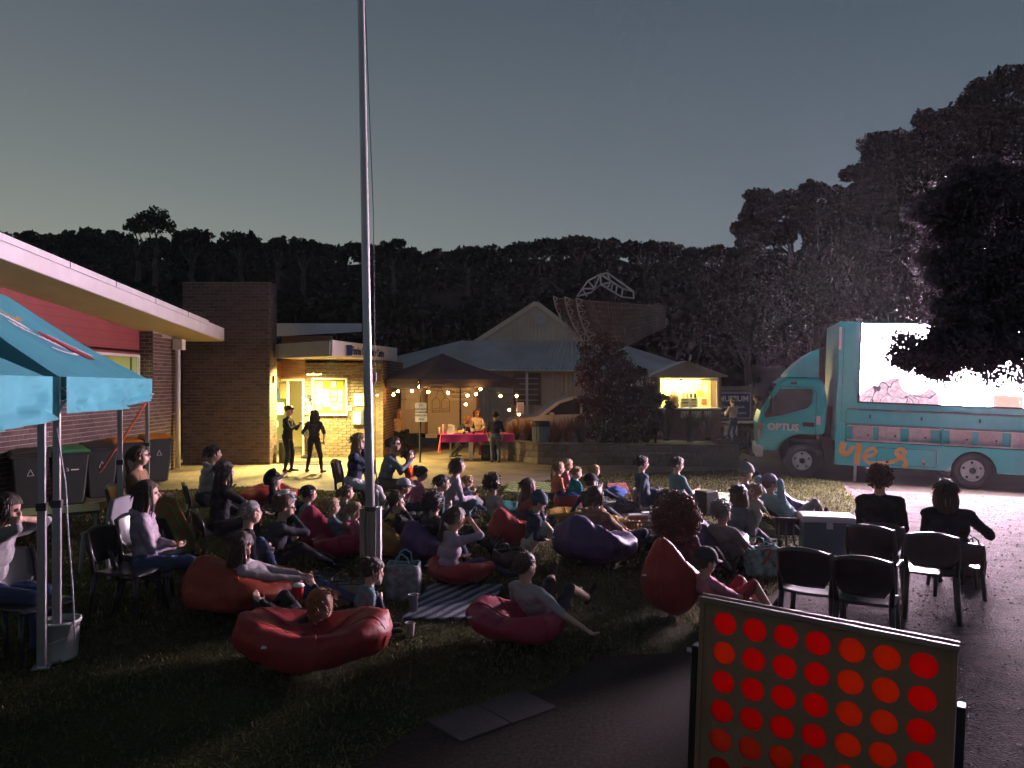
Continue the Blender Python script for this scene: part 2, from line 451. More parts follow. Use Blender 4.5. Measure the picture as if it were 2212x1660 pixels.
# pale edging slabs between lawn and gravel, near the camera
m_slab = M("edging_slab", (0.034, 0.028, 0.026), 0.8, 0.2, 9, 0.4, 60)
edge = thing("slab_edging", "row of pale square slabs edging the lawn in the dark foreground", "paving edge", (0, 0, 0))
A, Bp = G(925, 1562), G(1240, 1458)
dirv = (Bp - A).normalized(); nv = Vector((dirv.y, -dirv.x, 0))
for i in range(2):
    c = A + dirv * (0.2 + i * 0.405) + nv * 0.16
    s = MB().box((0, 0, 0), (0.395, 0.395, 0.05)).build("slab", m_slab, edge, bevel=0.008)
    s.location = (c.x, c.y, -0.013 + random.uniform(-0.004, 0.004)); s.rotation_euler = (random.uniform(-.01, .01), random.uniform(-.01, .01), math.atan2(dirv.y, dirv.x) + random.uniform(-.02, .02))

# ------------------------------------------------------------------ trees
m_bark = M("gum_bark", (0.12, 0.10, 0.085), 0.9, 0.35, 3, 0.6, 25, stretch=(1, 1, 0.2))
m_bark_dark = M("dark_bark", (0.05, 0.042, 0.035), 0.9, 0.3, 3, 0.6, 25, stretch=(1, 1, 0.2))
m_far = M("far_gum_leaves", (0.016, 0.019, 0.010), 0.9, 0.3, 0.4, spec=0.05, island=0.3)
m_gum = M("gum_leaves", (0.030, 0.026, 0.020), 0.8, 0.3, 0.6, spec=0.15, trans=0.2, island=0.35)
m_near = M("near_tree_leaves", (0.075, 0.062, 0.078), 0.55, 0.3, 3, spec=0.3, trans=0.14, island=0.35)
def ell(n, c, r, shell=0.5):
    """points in an ellipsoid, pushed towards its skin"""
    d = RNG.normal(size=(n, 3)); d /= np.linalg.norm(d, axis=1)[:, None]
    t = RNG.uniform(0, 1, n) ** (1 / 3 * (1 - shell) + 0.05)
    return np.array(c) + d * t[:, None] * np.array(r)
def limb(b, a, c, r0, r1, wob=0.08, n=6, sides=7):
    a, c = Vector(a), Vector(c); L = (c - a).length
    pts = [a.lerp(c, i / (n - 1)) + Vector((random.uniform(-1, 1), random.uniform(-1, 1), random.uniform(-.5, .5))) * (wob * L * math.sin(math.pi * i / (n - 1))) for i in range(n)]
    b.tube(pts, [r0 + (r1 - r0) * i / (n - 1) for i in range(n)], sides)
def tree(label, base, clumps, per, leaf, mleaf, mbark, r0, cat="tree", group=None, aspect=0.5, sub=9, droop=0.3, name="gum_tree", fork_at=None):
    """clumps: world ellipsoids (centre, radii); each gets a limb from the trunk and smaller leaf tufts"""
    t = thing(name, label, cat, base, 0, group); base = Vector(base)
    b = MB(); cs = [(Vector(c) - base, r) for c, r in clumps]
    mid = sum((c for c, r in cs), Vector()) / len(cs)
    fork = Vector((mid.x * 0.45, mid.y * 0.45, mid.z * 0.5)) if fork_at is None else Vector(fork_at) - base
    limb(b, (0, 0, -0.3), fork, r0, r0 * 0.7, 0.04, 7, 10)
    L = []
    for c, r in cs:
        limb(b, fork, c, r0 * 0.45, r0 * 0.08, 0.1)
        for k in range(3):
            limb(b, c.lerp(fork, 0.25), c + Vector((random.uniform(-1, 1) * r[0], random.uniform(-1, 1) * r[1], random.uniform(-.3, 1) * r[2])) * 0.8, r0 * 0.1, r0 * 0.03, 0.1, 4, 5)
        tc = ell(sub, c, r, 0.4); rr = min(r) * 0.62
        for q in tc:
            g = RNG.normal(size=(per // sub, 3)); g *= 0.52 / np.maximum(1, np.linalg.norm(g, axis=1) / 1.9)[:, None]
            L.append(q + g * np.array((rr * random.uniform(.7, 1.3), rr * random.uniform(.7, 1.3), rr * random.uniform(.5, .95))))
    b.build("trunk", mbark, t, smooth=True)
    C = np.concatenate(L)
    quads("crown", leaves(C, RNG.uniform(0.6, 1.3, len(C)) * leaf, aspect, droop), mleaf, t)
    return t

# the wooded hill: a far mass, with the crowns one can tell apart on its skyline built singly
sky_line = [(-60, 520), (0, 508), (90, 515), (190, 500), (280, 515), (330, 520), (400, 525), (480, 530), (560, 528), (650, 535), (740, 532), (830, 540), (930, 548), (1020, 540), (1100, 532), (1180, 525), (1260, 520), (1340, 525), (1430, 530), (1500, 540), (1580, 538), (1660, 545), (1800, 540), (2000, 540), (2300, 540)]
def skyv(u):
    for (u0, v0), (u1, v1) in zip(sky_line, sky_line[1:]):
        if u0 <= u <= u1: return v0 + (v1 - v0) * (u - u0) / (u1 - u0)
    return 540
L = []
for k in range(130):
    u = -80 + 2340 * k / 129 + random.uniform(-8, 8); d = random.uniform(80, 90); ru = random.uniform(16, 38); c = W(u, skyv(u) + ru * .55 + random.uniform(-4, 4), d); r = ru / FPX * d
    for q in ell(12, c, (r * 1.2, r, r * 0.6), 0.5): L.append(ell(26, q, (r * .45, r * .45, r * .32), 0.2))
for k in range(620):
    u = random.uniform(-80, 2260); f = random.random() ** 1.3
    d = 86 - 46 * f + random.uniform(-4, 4)
    top = W(u, skyv(u) + 6 + f * 190 + random.uniform(-5, 12), d)
    r = random.uniform(1.3, 2.6) * (d / 70)
    c = top - Vector((0, 0, r * 0.75))
    for q in ell(7, c, (r, r, r * 0.75), 0.5): L.append(ell(17, q, (r * .5, r * .5, r * .38), 0.3))
C = np.concatenate(L)
tag(quads("forest", leaves(C, RNG.uniform(0.35, 0.85, len(C)), 0.6), m_far), "dark wooded hillside behind the buildings under the dusk sky", "forest", kind="stuff")
# solid slope under the leaves so that no sky shows through the far wood
b = MB()
def slope(a, c):
    u = -200 + 2700 * a; d = 88 - 46 * c
    p = W(u, skyv(max(-60, min(2300, u))) + 34 + c * 215, d); return (p.x, p.y, p.z + mnoise.noise(Vector((u * 0.012, d * 0.3, 0))) * 1.2)
b.grid(slope, 90, 14)
tag(b.build("hill", m_dirt, smooth=True), kind="structure")

def far_tree(u, v, d, w, h, label, n=5, flat=0.55):
    base = W(u, 640, d); cl = []
    for k in range(n):
        a = (k + 0.5) / n - 0.5
        cl.append((W(u + a * w * 0.75, v + h * (0.32 + 0.5 * a * a + random.uniform(-.08, .1)), d + random.uniform(-1, 1)), (w / n * 0.9 / FPX * d, w / n * 0.9 / FPX * d, h * 0.36 / FPX * d)))
    return tree(label, base, cl, 420, 0.36, m_far, m_bark_dark, 0.25, group="gum trees on the skyline", sub=8)
far_tree(335, 460, 64, 70, 62, "tallest lone gum on the skyline, round crown above the left roof", 3)
far_tree(298, 478, 64, 40, 40, "small side crown leaning left beside the tallest skyline gum", 2)
far_tree(415, 496, 64, 92, 48, "broad dome-shaped gum on the skyline right of the tallest one", 5)
far_tree(520, 505, 64, 90, 42, "flat umbrella-crowned gum on the skyline left of the brick pier", 5)
far_tree(600, 516, 65, 46, 36, "small ragged gum on the skyline above the brick pier", 3)
far_tree(655, 520, 65, 76, 44, "loose gum with sky gaps between pier and flagpole", 4)
far_tree(850, 518, 66, 62, 40, "compact round gum on the skyline just right of the flagpole", 3)
far_tree(1010, 536, 68, 60, 36, "low gum on the skyline above the pointed black canopy", 3)
far_tree(1250, 512, 72, 90, 34, "flat-topped gum on the skyline above the radar dish", 5)
far_tree(1395, 524, 72, 110, 34, "wide low gum on the skyline right of the radar dish", 5)
far_tree(1540, 534, 70, 70, 34, "small gum on the skyline beside the big right-hand trees", 3)

def big(label, cl, d, base_u, per, leaf, r0, mleaf=m_gum, sub=12):
    b0 = W(base_u, 900, d); b0.z = land(b0.x, b0.y)
    C = [(W(u, v, d + dd), (ru / FPX * d, 0.8 * ru / FPX * d, rv / FPX * d)) for u, v, ru, rv, dd in cl]
    return tree(label, b0, C, per, leaf, mleaf, m_bark_dark, r0, group="big gum trees behind the truck", sub=sub)
big("tall gum with spreading left crown and sky gaps behind the truck cab", [(1640, 465, 48, 45, 0), (1700, 445, 50, 38, 1), (1770, 440, 52, 38, -1), (1640, 515, 45, 26, 1), (1800, 480, 45, 35, 0), (1690, 488, 45, 32, 0), (1745, 482, 45, 30, 1), (1615, 495, 28, 30, 0), (1790, 525, 45, 28, 0)], 34, 1790, 3600, 0.24, 0.35)
big("taller dense gum rising above the truck's screen", [(1870, 400, 50, 55, 0), (1925, 325, 62, 52, 1), (1990, 310, 60, 55, -1), (1900, 450, 55, 50, 0), (1985, 400, 65, 60, 1), (1850, 455, 50, 45, 0), (1950, 380, 60, 55, -1), (2050, 300, 50, 50, 0)], 33, 1930, 4200, 0.24, 0.4)
big("tallest gum at the right edge of the picture", [(2085, 290, 62, 58, 0), (2160, 220, 70, 60, 0), (2230, 210, 80, 70, 1), (2120, 350, 80, 60, 1), (2220, 330, 90, 80, 0), (2190, 430, 90, 60, 0)], 32, 2120, 4600, 0.24, 0.45)
big("dark bushy tree left of the truck cab behind the museum sign", [(1600, 640, 60, 60, 0), (1655, 600, 60, 55, 1), (1640, 690, 70, 60, 0), (1580, 720, 60, 60, 0), (1560, 620, 40, 45, 1)], 33, 1620, 2600, 0.24, 0.2)
big("purple-brown bushy tree between the cab and the screen box", [(1720, 610, 65, 60, 0), (1790, 590, 65, 55, 1), (1750, 690, 75, 60, 0), (1700, 740, 60, 60, 1), (1800, 670, 60, 60, 0)], 31, 1750, 2600, 0.24, 0.22)
big("dense bushy tree directly behind the truck's screen", [(1860, 560, 70, 55, 0), (1940, 560, 70, 60, 1), (1900, 630, 75, 60, 0), (2020, 600, 80, 80, 0), (2110, 560, 80, 80, 0)], 30, 1930, 2600, 0.24, 0.25)

big("dense gum filling the slope between the two tallest crowns", [(1840, 470, 45, 45, 0), (1830, 530, 50, 40, 1), (2040, 380, 60, 60, 0), (2060, 470, 65, 60, 1), (1960, 490, 60, 50, 0), (2150, 520, 70, 60, 0)], 34, 2000, 3200, 0.24, 0.3)

# the near tree that hangs in front of the screen: leaves edge-lit by it
NT = 10.2
def nclump(u, v, ru, rv, dd=0.0): return (W(u, v, NT + dd), (ru / FPX * NT, ru / FPX * NT * 0.9, rv / FPX * NT))
tree("dark leafy tree at the right edge drooping in front of the bright screen", (8.9, 11.2, land(8.9, 11.2)),
     [nclump(2130, 450, 75, 80), nclump(2060, 480, 42, 55, .3), nclump(2200, 480, 90, 120, .3), nclump(2090, 590, 55, 75), nclump(2180, 640, 100, 110), nclump(2065, 690, 50, 50, -.2),
      nclump(1985, 765, 58, 48), nclump(2040, 770, 60, 52, .3), nclump(2110, 760, 70, 70, -.3), nclump(2190, 780, 80, 62), nclump(2260, 700, 90, 120), nclump(2280, 500, 90, 140), nclump(2150, 540, 80, 90), nclump(2120, 680, 80, 70, .4), nclump(2230, 600, 90, 90, -.3), nclump(2015, 450, 45, 42, .2), nclump(2030, 545, 50, 55, .4), nclump(2050, 625, 50, 50, .1), nclump(2100, 400, 60, 50), nclump(2180, 390, 70, 60, .4)],
     4200, 0.072, m_near, m_bark_dark, 0.11, sub=22, droop=0.5, aspect=0.42, name="leafy_tree", fork_at=(7.6, 10.8, 4.3))
# ------------------------------------------------------------------ the brick building on the left
m_brick = M("purple_brown_brick", (0.115, 0.075, 0.068), 0.85, 0.25, 14, 0.5, 90, island=0.28)
m_brick_y = M("grey_brown_brick", (0.15, 0.118, 0.08), 0.85, 0.22, 14, 0.5, 90, island=0.25)
m_mortar = M("pale_mortar", (0.40, 0.33, 0.29), 0.9, 0.15, 20, 0.3, 120)
m_mortar_y = M("cream_mortar", (0.60, 0.50, 0.30), 0.9, 0.12, 20, 0.3, 120)
m_red = M("maroon_cladding", (0.26, 0.055, 0.06), 0.7, 0.1, 2, 0.15, 40)
m_white = M("white_painted_board", (0.78, 0.72, 0.74), 0.55, 0.06, 3)
m_soffit = M("cream_soffit", (0.60, 0.50, 0.30), 0.7, 0.06, 2)
m_roof = M("dark_roof_sheet", (0.10, 0.11, 0.12), 0.45, 0.15, 2, metal=0.3)
m_frame = M("pale_window_frame", (0.62, 0.58, 0.58), 0.45, 0.05, 3)
m_glass = GLASS("window_glass")
m_room = M("cream_room_wall", (0.8, 0.72, 0.42), 0.8, 0.05, 1)
m_timber = M("varnished_timber", (0.30, 0.15, 0.06), 0.45, 0.3, 2.5, 0.1, 30, stretch=(1, 1, 9))
m_steel = M("galvanised_steel", (0.45, 0.45, 0.46), 0.35, 0.12, 12, metal=0.6)
m_black = M("black_plastic", (0.012, 0.012, 0.013), 0.35, 0.2, 8, spec=0.5)
m_dark = M("dark_grey_plastic", (0.05, 0.052, 0.05), 0.5, 0.2, 8)

WX = -8.45                    # outer face of the left building, running away from the camera
lb = thing("brick_building", "low brick building with maroon cladding and raked white eaves at the left edge", "building", (0, 0, 0))
Y0, Y1, PIL = 9.0, 19.3, 18.1
def roofz(y): return 4.34 - (y - 11.2) * 0.0872          # top edge of the barge board
def top(y): return roofz(y) - 0.34
# carcass: lower wall, pillar, recessed panel
b = MB(); b.box(((WX - 0.2), (Y0 + PIL) / 2, 0.95), (0.4, PIL - Y0, 1.9)); b.build("wall", m_mortar, lb)
b = MB(); b.prism([(PIL, 0), (Y1, 0), (Y1, top(Y1)), (PIL, top(PIL))], (WX - 0.5, 0, 0), (0, 1, 0), (0, 0, 1), 0.5); b.build("pillar", m_mortar, lb)
RX = WX - 0.32
b = MB(); b.prism([(Y0, 2.82), (PIL, 2.82), (PIL, top(PIL)), (Y0, top(Y0))], (RX - 0.1, 0, 0), (0, 1, 0), (0, 0, 1), 0.1); cl = b.build("cladding", m_red, lb)
b = MB()
for k in range(1, 8):
    z = 2.82 + k * 0.16
    ye = min(PIL, 11.2 + (4.34 - 0.36 - z) / 0.0872)
    if ye > Y0: b.box((RX + 0.004, (Y0 + ye) / 2, z), (0.006, ye - Y0, 0.012))
b.build("board_joint", M("maroon_joint", (0.19, 0.04, 0.045), 0.7, 0.1), cl)
# window strip under the cladding, lit from inside
wy = [Y0, 11.0, 12.2, 13.4, 14.6, 15.75, 15.85, 17.30]
for a, c in ((9.1, 11.0), (11.1, 12.9), (13.0, 14.8), (15.1, 18.0)):
    w = MB()
    for y in (a, c): w.box((RX + 0.02, y, 2.38), (0.07, 0.06, 0.90))
    for z in (1.93, 2.80): w.box((RX + 0.02, (a + c) / 2, z), (0.069, c - a - 0.06, 0.06))
    wo = w.build("window", m_frame, lb, bevel=0.006)
    MB().box((RX + 0.01, (a + c) / 2, 2.37), (0.008, c - a - 0.06, 0.81)).build("pane", m_glass, wo)
    MB().box((RX + 0.02, c - 0.34, 2.37), (0.04, 0.02, 0.81)).build("mullion", m_dark, wo)
MB().box((RX + 0.02, 14.95, 2.38), (0.06, 0.22, 0.9)).build("infill_panel", m_white, lb)
MB().box((WX - 0.15, (Y0 + PIL) / 2, 1.915), (0.36, PIL - Y0, 0.03)).build("sill", m_frame, lb)
room = MB(); room.box((RX - 2.2, (Y0 + PIL) / 2, 2.25), (0.05, PIL - Y0, 1.3)); room.box((RX - 1.1, (Y0 + PIL) / 2, 2.91), (2.2, PIL - Y0, 0.05)); room.box((RX - 1.1, PIL + 0.02, 2.25), (2.2, 0.05, 1.3))
room.build("room_lining", m_room, lb)
MB().box((RX - 1.6, 17.2, 2.3), (0.05, 1.1, 0.5)).build("whiteboard", M("white_board", (0.85, 0.85, 0.85), 0.4, 0.02), lb)
for y in (10.5, 12.5, 14.3, 16.3):
    t = MB().box((RX - 0.9, y, 2.86), (0.3, 1.1, 0.04)).build("ceiling_light", EM("fluorescent_tube", (1.0, 0.86, 0.42), 60.0), lb)
# bricks
brick_face(lb, (WX, Y0, 0.0), (0, 1, 0), PIL - Y0, 1.9, m_brick, most=210)
brick_face(lb, (WX, PIL, 0.0), (0, 1, 0), Y1 - PIL, 3.6, m_brick, most=80, keep=lambda s, z: z < top(PIL + s) - 0.06)
brick_face(lb, (WX - 0.32, PIL - 0.001, 1.93), (1, 0, 0), 0.32, 1.9, m_brick, most=10, keep=lambda s, z: z < top(PIL) - 1.98)
# roof, soffit, barge board, gutter end, downpipe
FX = WX + 1.0
YE = 19.9
b = MB(); b.prism([(7.5, top(7.5)), (YE, top(YE)), (YE, top(YE) + 0.02), (7.5, top(7.5) + 0.02)], (WX - 1.0, 0, 0), (0, 1, 0), (0, 0, 1), 2.0 - 0.03); b.build("soffit", m_soffit, lb)
b = MB(); b.prism([(7.5, top(7.5)), (YE - 0.35, top(YE - 0.35)), (YE, top(YE) + 0.02), (YE, roofz(YE)), (7.5, roofz(7.5))], (FX - 0.03, 0, 0), (0, 1, 0), (0, 0, 1), 0.035); bb = b.build("barge_board", m_white, lb, bevel=0.006)
b = MB(); b.prism([(7.5, roofz(7.5) - 0.085), (YE - 1.1, roofz(YE - 1.1) - 0.085), (YE - 1.1, roofz(YE - 1.1) + 0.02), (7.5, roofz(7.5) + 0.02)], (FX + 0.008, 0, 0), (0, 1, 0), (0, 0, 1), 0.03); cap = b.build("capping", m_white, lb)
b = MB()
for y in (12.9, 14.4, 16.0, 17.6): b.box((FX + 0.04, y, roofz(y) - 0.03), (0.008, 0.012, 0.1))
b.build("capping_joint", m_dark, cap)
b = MB(); b.prism([(7.5, roofz(7.5) - 0.05), (YE, roofz(YE) - 0.05), (YE, roofz(YE)), (7.5, roofz(7.5))], (WX - 7, 0, 0), (0, 1, 0), (0, 0, 1), 8.0 - 0.06); b.build("roof", m_roof, lb)
MB().box((WX - 3.0, YE + 0.06, roofz(YE) - 0.14), (7.85, 0.12, 0.13)).build("gutter", M("dark_gutter", (0.09, 0.10, 0.10), 0.5, 0.1), lb)
MB().box((WX - 3.2, Y1 - 0.02, 1.6), (6.0, 0.1, 3.2)).build("end_wall", m_mortar, lb)
dp = MB().cyl((WX + 0.13, 19.15, 0.05), (WX + 0.13, 19.15, 3.0), 0.06, n=14).build("downpipe", m_white, lb, smooth=True)
MB().box((WX + 0.16, 19.15, 3.12), (0.24, 0.22, 0.26)).build("rainwater_head", m_white, dp, bevel=0.01)
MB().box((WX + 0.03, 19.15, 1.4), (0.10, 0.16, 0.03)).build("pipe_bracket", m_steel, dp)

# ------------------------------------------------------------------ tall brick pier between the two buildings
px0, px1, py = -8.7, -6.40, 20.3
pr = thing("brick_pier", "tall free-standing brick pier between the left building and the lit entrance", "pier", (0, 0, 0))
PH = 4.83
MB().box(((px0 + px1) / 2, py + 0.31, PH / 2), (px1 - px0, 0.60, PH)).build("core", M("dark_mortar", (.22, .18, .15), .9, .15, 20), pr)
brick_face(pr, (px0, py + 0.009, 0), (1, 0, 0), px1 - px0, PH, m_brick, most=210, z0=0.005)
brick_face(pr, (px1 - 0.001, py + 0.01, 0), (0, 1, 0), 0.6, PH, m_brick, most=90, z0=0.005)
MB().box((px1 + 0.03, py + 0.3, 2.28), (0.05, 0.14, 0.16)).build("key_box", m_dark, pr)

# ------------------------------------------------------------------ visitor centre entrance
vc = thing("visitor_centre", "lit visitor centre entrance with cream-jointed brick wall and white sign canopy", "building", (0, 0, 0))
VY = 22.2; VX0, VX1 = -5.98, -3.72
MB().box(((VX0 + VX1) / 2, VY + 0.16, 1.45), (VX1 - VX0, 0.3, 2.84)).build("wall", m_mortar_y, vc)
brick_face(vc, (VX0, VY + 0.009, 0), (1, 0, 0), VX1 - VX0, 2.83, m_brick_y, most=300, z0=0.005)
MB().box((VX1 - 0.06, VY + 2.2, 1.45), (0.12, 3.8, 2.9)).build("side_wall", m_mortar, vc)
brick_face(vc, (VX1 + 0.001, VY + 0.02, 0), (0, 1, 0), 4.0, 2.86, m_brick, most=0, z0=0.005)
# lintel panel, doorway, room behind
MB().box((-6.5, VY + 0.1, 2.56), (1.05, 0.12, 0.58)).build("timber_lintel", m_timber, vc)
MB().box((-6.7, VY - 0.8, 2.5), (0.06, 1.8, 0.55)).build("timber_return", m_timber, vc)
rm = MB(); rm.box((-6.2, 26.0, 1.3), (2.6, 0.06, 2.6)); rm.box((-7.5, 24.2, 1.3), (0.06, 3.7, 2.6)); rm.box((-5.1, 24.2, 1.3), (0.06, 3.7, 2.6)); rm.box((-6.2, 24.2, 2.5), (2.6, 3.7, 0.06))
rm.build("room_lining", m_room, vc)
df = MB()
for x in (-7.02, -6.48, -6.03): df.box((x, VY + 0.05, 1.12), (0.06, 0.09, 2.24))
df.box((-6.52, VY + 0.05, 2.25), (1.05, 0.088, 0.06)); dfo = df.build("door_frame", m_frame, vc, bevel=0.006)
dl = MB(); c0 = Vector((-6.03, VY, 0)); ang = R(62)
def door_pt(s, z): return (c0.x - 0.05 - math.cos(ang) * s * 0.25, VY + 0.1 + s, z)
MB().box((-6.05, VY + 0.62, 1.1), (0.03, 0.98, 2.1)).build("open_door", m_frame, vc, bevel=0.005)
MB().box((-6.75, VY + 0.05, 1.15), (0.46, 0.012, 2.1)).build("glass_panel", m_glass, dfo)
def poster(parent, c, w, h, mat, name="poster", rz=0.0, th=0.006): 
    o = MB().box((0, 0, 0), (w, th, h)).build(name, mat, parent); o.location = c; o.rotation_euler = (0, 0, rz); return o
m_paper = M("white_paper", (0.80, 0.77, 0.70), 0.8, 0.08, 6)
m_blue = M("sign_blue", (0.03, 0.06, 0.22), 0.5, 0.1)
m_yel = M("poster_yellow", (0.75, 0.50, 0.05), 0.7, 0.15, 5)
m_rust = M("poster_rust", (0.35, 0.13, 0.05), 0.7, 0.2, 12)
m_cork = M("cork_board", (0.42, 0.29, 0.13), 0.9, 0.15, 30)
p = poster(vc, (-6.84, VY - 0.02, 1.83), 0.22, 0.34, m_blue); text("i", 0.36, m_yel, p, (0, -0.006, 0), (R(90), 0, 0), bold=0.01)
poster(vc, (-6.60, VY - 0.02, 1.93), 0.16, 0.42, m_rust)
p = poster(vc, (-6.78, VY - 0.02, 1.42), 0.40, 0.34, m_paper); text("Fleurieu Coast\nVisitor Centre", 0.06, m_blue, p, (0, -0.006, 0), (R(90), 0, 0))
poster(vc, (-6.82, VY - 0.02, 0.98), 0.14, 0.17, m_paper)
poster(vc, (-6.30, 25.9, 1.8), 0.3, 0.5, m_rust); poster(vc, (-6.0, 25.9, 1.5), 0.4, 0.5, m_paper)
lt = MB().box((-6.3, 24.2, 2.44), (0.3, 1.2, 0.04)).build("ceiling_light", EM("entry_tube", (1.0, 0.84, 0.36), 30.0), vc)
# notice board on the brick wall
nb = thing("notice_board", "glazed white-framed notice board full of posters on the lit brick wall", "notice board", (0, 0, 0))
n0, n1, nz0, nz1 = (675 - CX) / FPX * VY, (751 - CX) / FPX * VY, CAM_H + (HZ - 898) / FPX * VY, CAM_H + (HZ - 817) / FPX * VY
w, h = n1 - n0, nz1 - nz0; nc = Vector(((n0 + n1) / 2, VY - 0.03, (nz0 + nz1) / 2))
MB().box(nc, (w - 0.08, 0.03, h - 0.08)).build("cork_panel", m_cork, nb)
f = MB()
for sx in (-1, 1): f.box(nc + Vector((sx * (w / 2 - 0.025), -0.015, 0)), (0.05, 0.07, h))
for sz in (-1, 1): f.box(nc + Vector((0, -0.015, sz * (h / 2 - 0.025))), (w - 0.1, 0.069, 0.05))
f.build("frame", m_frame, nb, bevel=0.006)
MB().box(nc + Vector((0, -0.035, 0)), (w - 0.1, 0.005, h - 0.1)).build("pane", m_glass, nb)
m_pblue = M("poster_pale_blue", (0.50, 0.50, 0.48), 0.7, 0.4, 9); m_pgrey = M("poster_print", (0.62, 0.58, 0.50), 0.7, 0.3, 40)
notes = [(.02, .03, .26, .19, m_pblue), (.02, .24, .26, .13, m_paper), (.02, .39, .26, .17, m_paper), (.02, .58, .26, .17, m_paper), (.30, .02, .21, .22, m_yel), (.30, .27, .19, .25, m_pgrey), (.30, .54, .21, .26, m_paper), (.55, .04, .15, .19, m_paper),
         (.74, .03, .20, .24, m_yel), (.53, .30, .20, .18, m_pgrey), (.77, .29, .14, .18, m_paper), (.53, .52, .18, .10, m_pblue), (.78, .48, .12, .16, m_paper), (.52, .66, .40, .25, m_pblue), (.04, .78, .20, .10, m_paper)]
for x, y, a, c, mm in notes:
    iw, ih = w - 0.12, h - 0.12
    poster(nb, (n0 + 0.06 + (x + a / 2) * iw, nc.y - 0.02 + random.uniform(-.001, .001), nz1 - 0.06 - (y + c / 2) * ih), a * iw, c * ih, mm, "note")
def wallpt(u, v, off=0.02): return ((u - CX) / FPX * VY, VY - off, CAM_H + (HZ - v) / FPX * VY)
for i, (u0, v0, u1, v1) in enumerate(((765, 851, 783, 877), (785, 851, 800, 877))):
    t = thing("framed_notice", ("white framed notice right of the notice board", "narrow white framed notice half behind the flagpole")[i], "notice", wallpt((u0 + u1) / 2, (v0 + v1) / 2))
    ww, hh = (u1 - u0) / FPX * VY, (v1 - v0) / FPX * VY
    poster(t, (0, 0.005, 0), ww, hh, m_frame, "frame", th=0.03); poster(t, (0, -0.014, 0), ww * .8, hh * .85, m_paper, "sheet")
t = thing("brochure_box", "dark wall box with a white sheet on its front below the framed notices", "wall box", wallpt(774, 903, 0.07))
MB().box((0.01, 0.03, 0), (0.33, 0.13, 0.42)).build("case", m_dark, t, bevel=0.015); poster(t, (-0.02, -0.04, 0), 0.22, 0.34, m_paper, "sheet"); MB().box((-0.02, -0.045, 0.12), (0.15, 0.005, 0.03)).build("printed_line", m_dark, t)
t = thing("door_bell", "small white keypad on the brick wall beside the notice board", "keypad", wallpt(757, 882)); MB().box((0, 0, 0), (0.09, 0.04, 0.14)).build("case", m_frame, t, bevel=0.01); MB().box((0, -0.022, 0.02), (0.05, 0.005, 0.05)).build("button_pad", m_dark, t)
# canopy
Lp, Cp, Rp = Vector((-6.33, 20.65, 0)), Vector((-4.43, 18.8, 0)), Vector((-3.55, 23.5, 0)); SZ = 2.845
b = MB(); b.prism([(Lp.x, Lp.y), (Cp.x, Cp.y), (Rp.x, Rp.y), (-6.33, 24.0)], (0, 0, SZ), (1, 0, 0), (0, 1, 0), 0.03); b.build("canopy_soffit", m_soffit, vc)
b = MB(); b.prism([(Lp.x, Lp.y), (Cp.x, Cp.y), (Rp.x, Rp.y), (-6.33, 24.0)], (0, 0, SZ + 0.30), (1, 0, 0), (0, 1, 0), 0.04); b.build("canopy_roof", m_roof, vc)
def fascia(a, c, mat, name, z0, hgt, th=0.04):
    e = (c - a); L = e.length; e.normalize(); nr = Vector((e.y, -e.x, 0))
    bb = MB(); bb.prism([(0, 0), (L, 0), (L, hgt), (0, hgt)], a + nr * 0.0 + Vector((0, 0, z0)), e, (0, 0, 1), th); return bb.build(name, mat, vc, bevel=0.006), e, L, nr
fascia(Lp + Vector((0, 0, 0)), Cp, M("grey_painted_board", (0.36, 0.36, 0.35), 0.6, 0.08), "canopy_fascia", SZ - 0.02, 0.38)
fo, e, L, nr = fascia(Cp, Rp, m_white, "sign_fascia", SZ - 0.02, 0.40)
ra = math.atan2(e.y, e.x)
def fp(s, z): q = Cp + e * s + nr * 0.045; return (q.x, q.y, SZ + z)
MB().box((0, 0, 0), (0.30, 0.006, 0.27)).build("emblem_panel", m_blue, vc).location = fp(0.85, 0.16)
bpy.data.objects[vc.children[-1].name].rotation_euler = (0, 0, ra)
text("i", 0.30, m_white, vc, fp(0.85, 0.16)[:2] + (SZ + 0.15,), (R(90), R(8), ra), bold=0.012, ext=0.006)
text("Fleurieu Coast Visitor Centre", 0.30, M("sign_black", (0.015, 0.015, 0.02), 0.5, 0.1), vc, fp(2.42, 0.16), (R(90), 0, ra), bold=0.008, sx=0.66, ext=0.004)
for i, (u, d) in enumerate(((652, 21.0), (716, 20.5))):
    q = W(u, 770, d); t = thing("downlight", ("bright round downlight in the canopy soffit nearest the brick pier", "bright round downlight in the canopy soffit above the notice board")[i], "downlight", (q.x, q.y, SZ - 0.005))
    MB().lathe([(0.0, 0), (0.10, 0)], n=20).build("lens", EM("downlight_lens", (1.0, 0.9, 0.45), 22.0), t)
    MB().lathe([(0.10, 0.004), (0.10, -0.02), (0.135, -0.02), (0.135, 0.004)], n=20).build("trim_ring", m_white, t, smooth=True)
    light('SPOT', t, (0, 0, -0.05), 2000, (1.0, 0.78, 0.26), 0.08, (0, 0, 0), R(150))
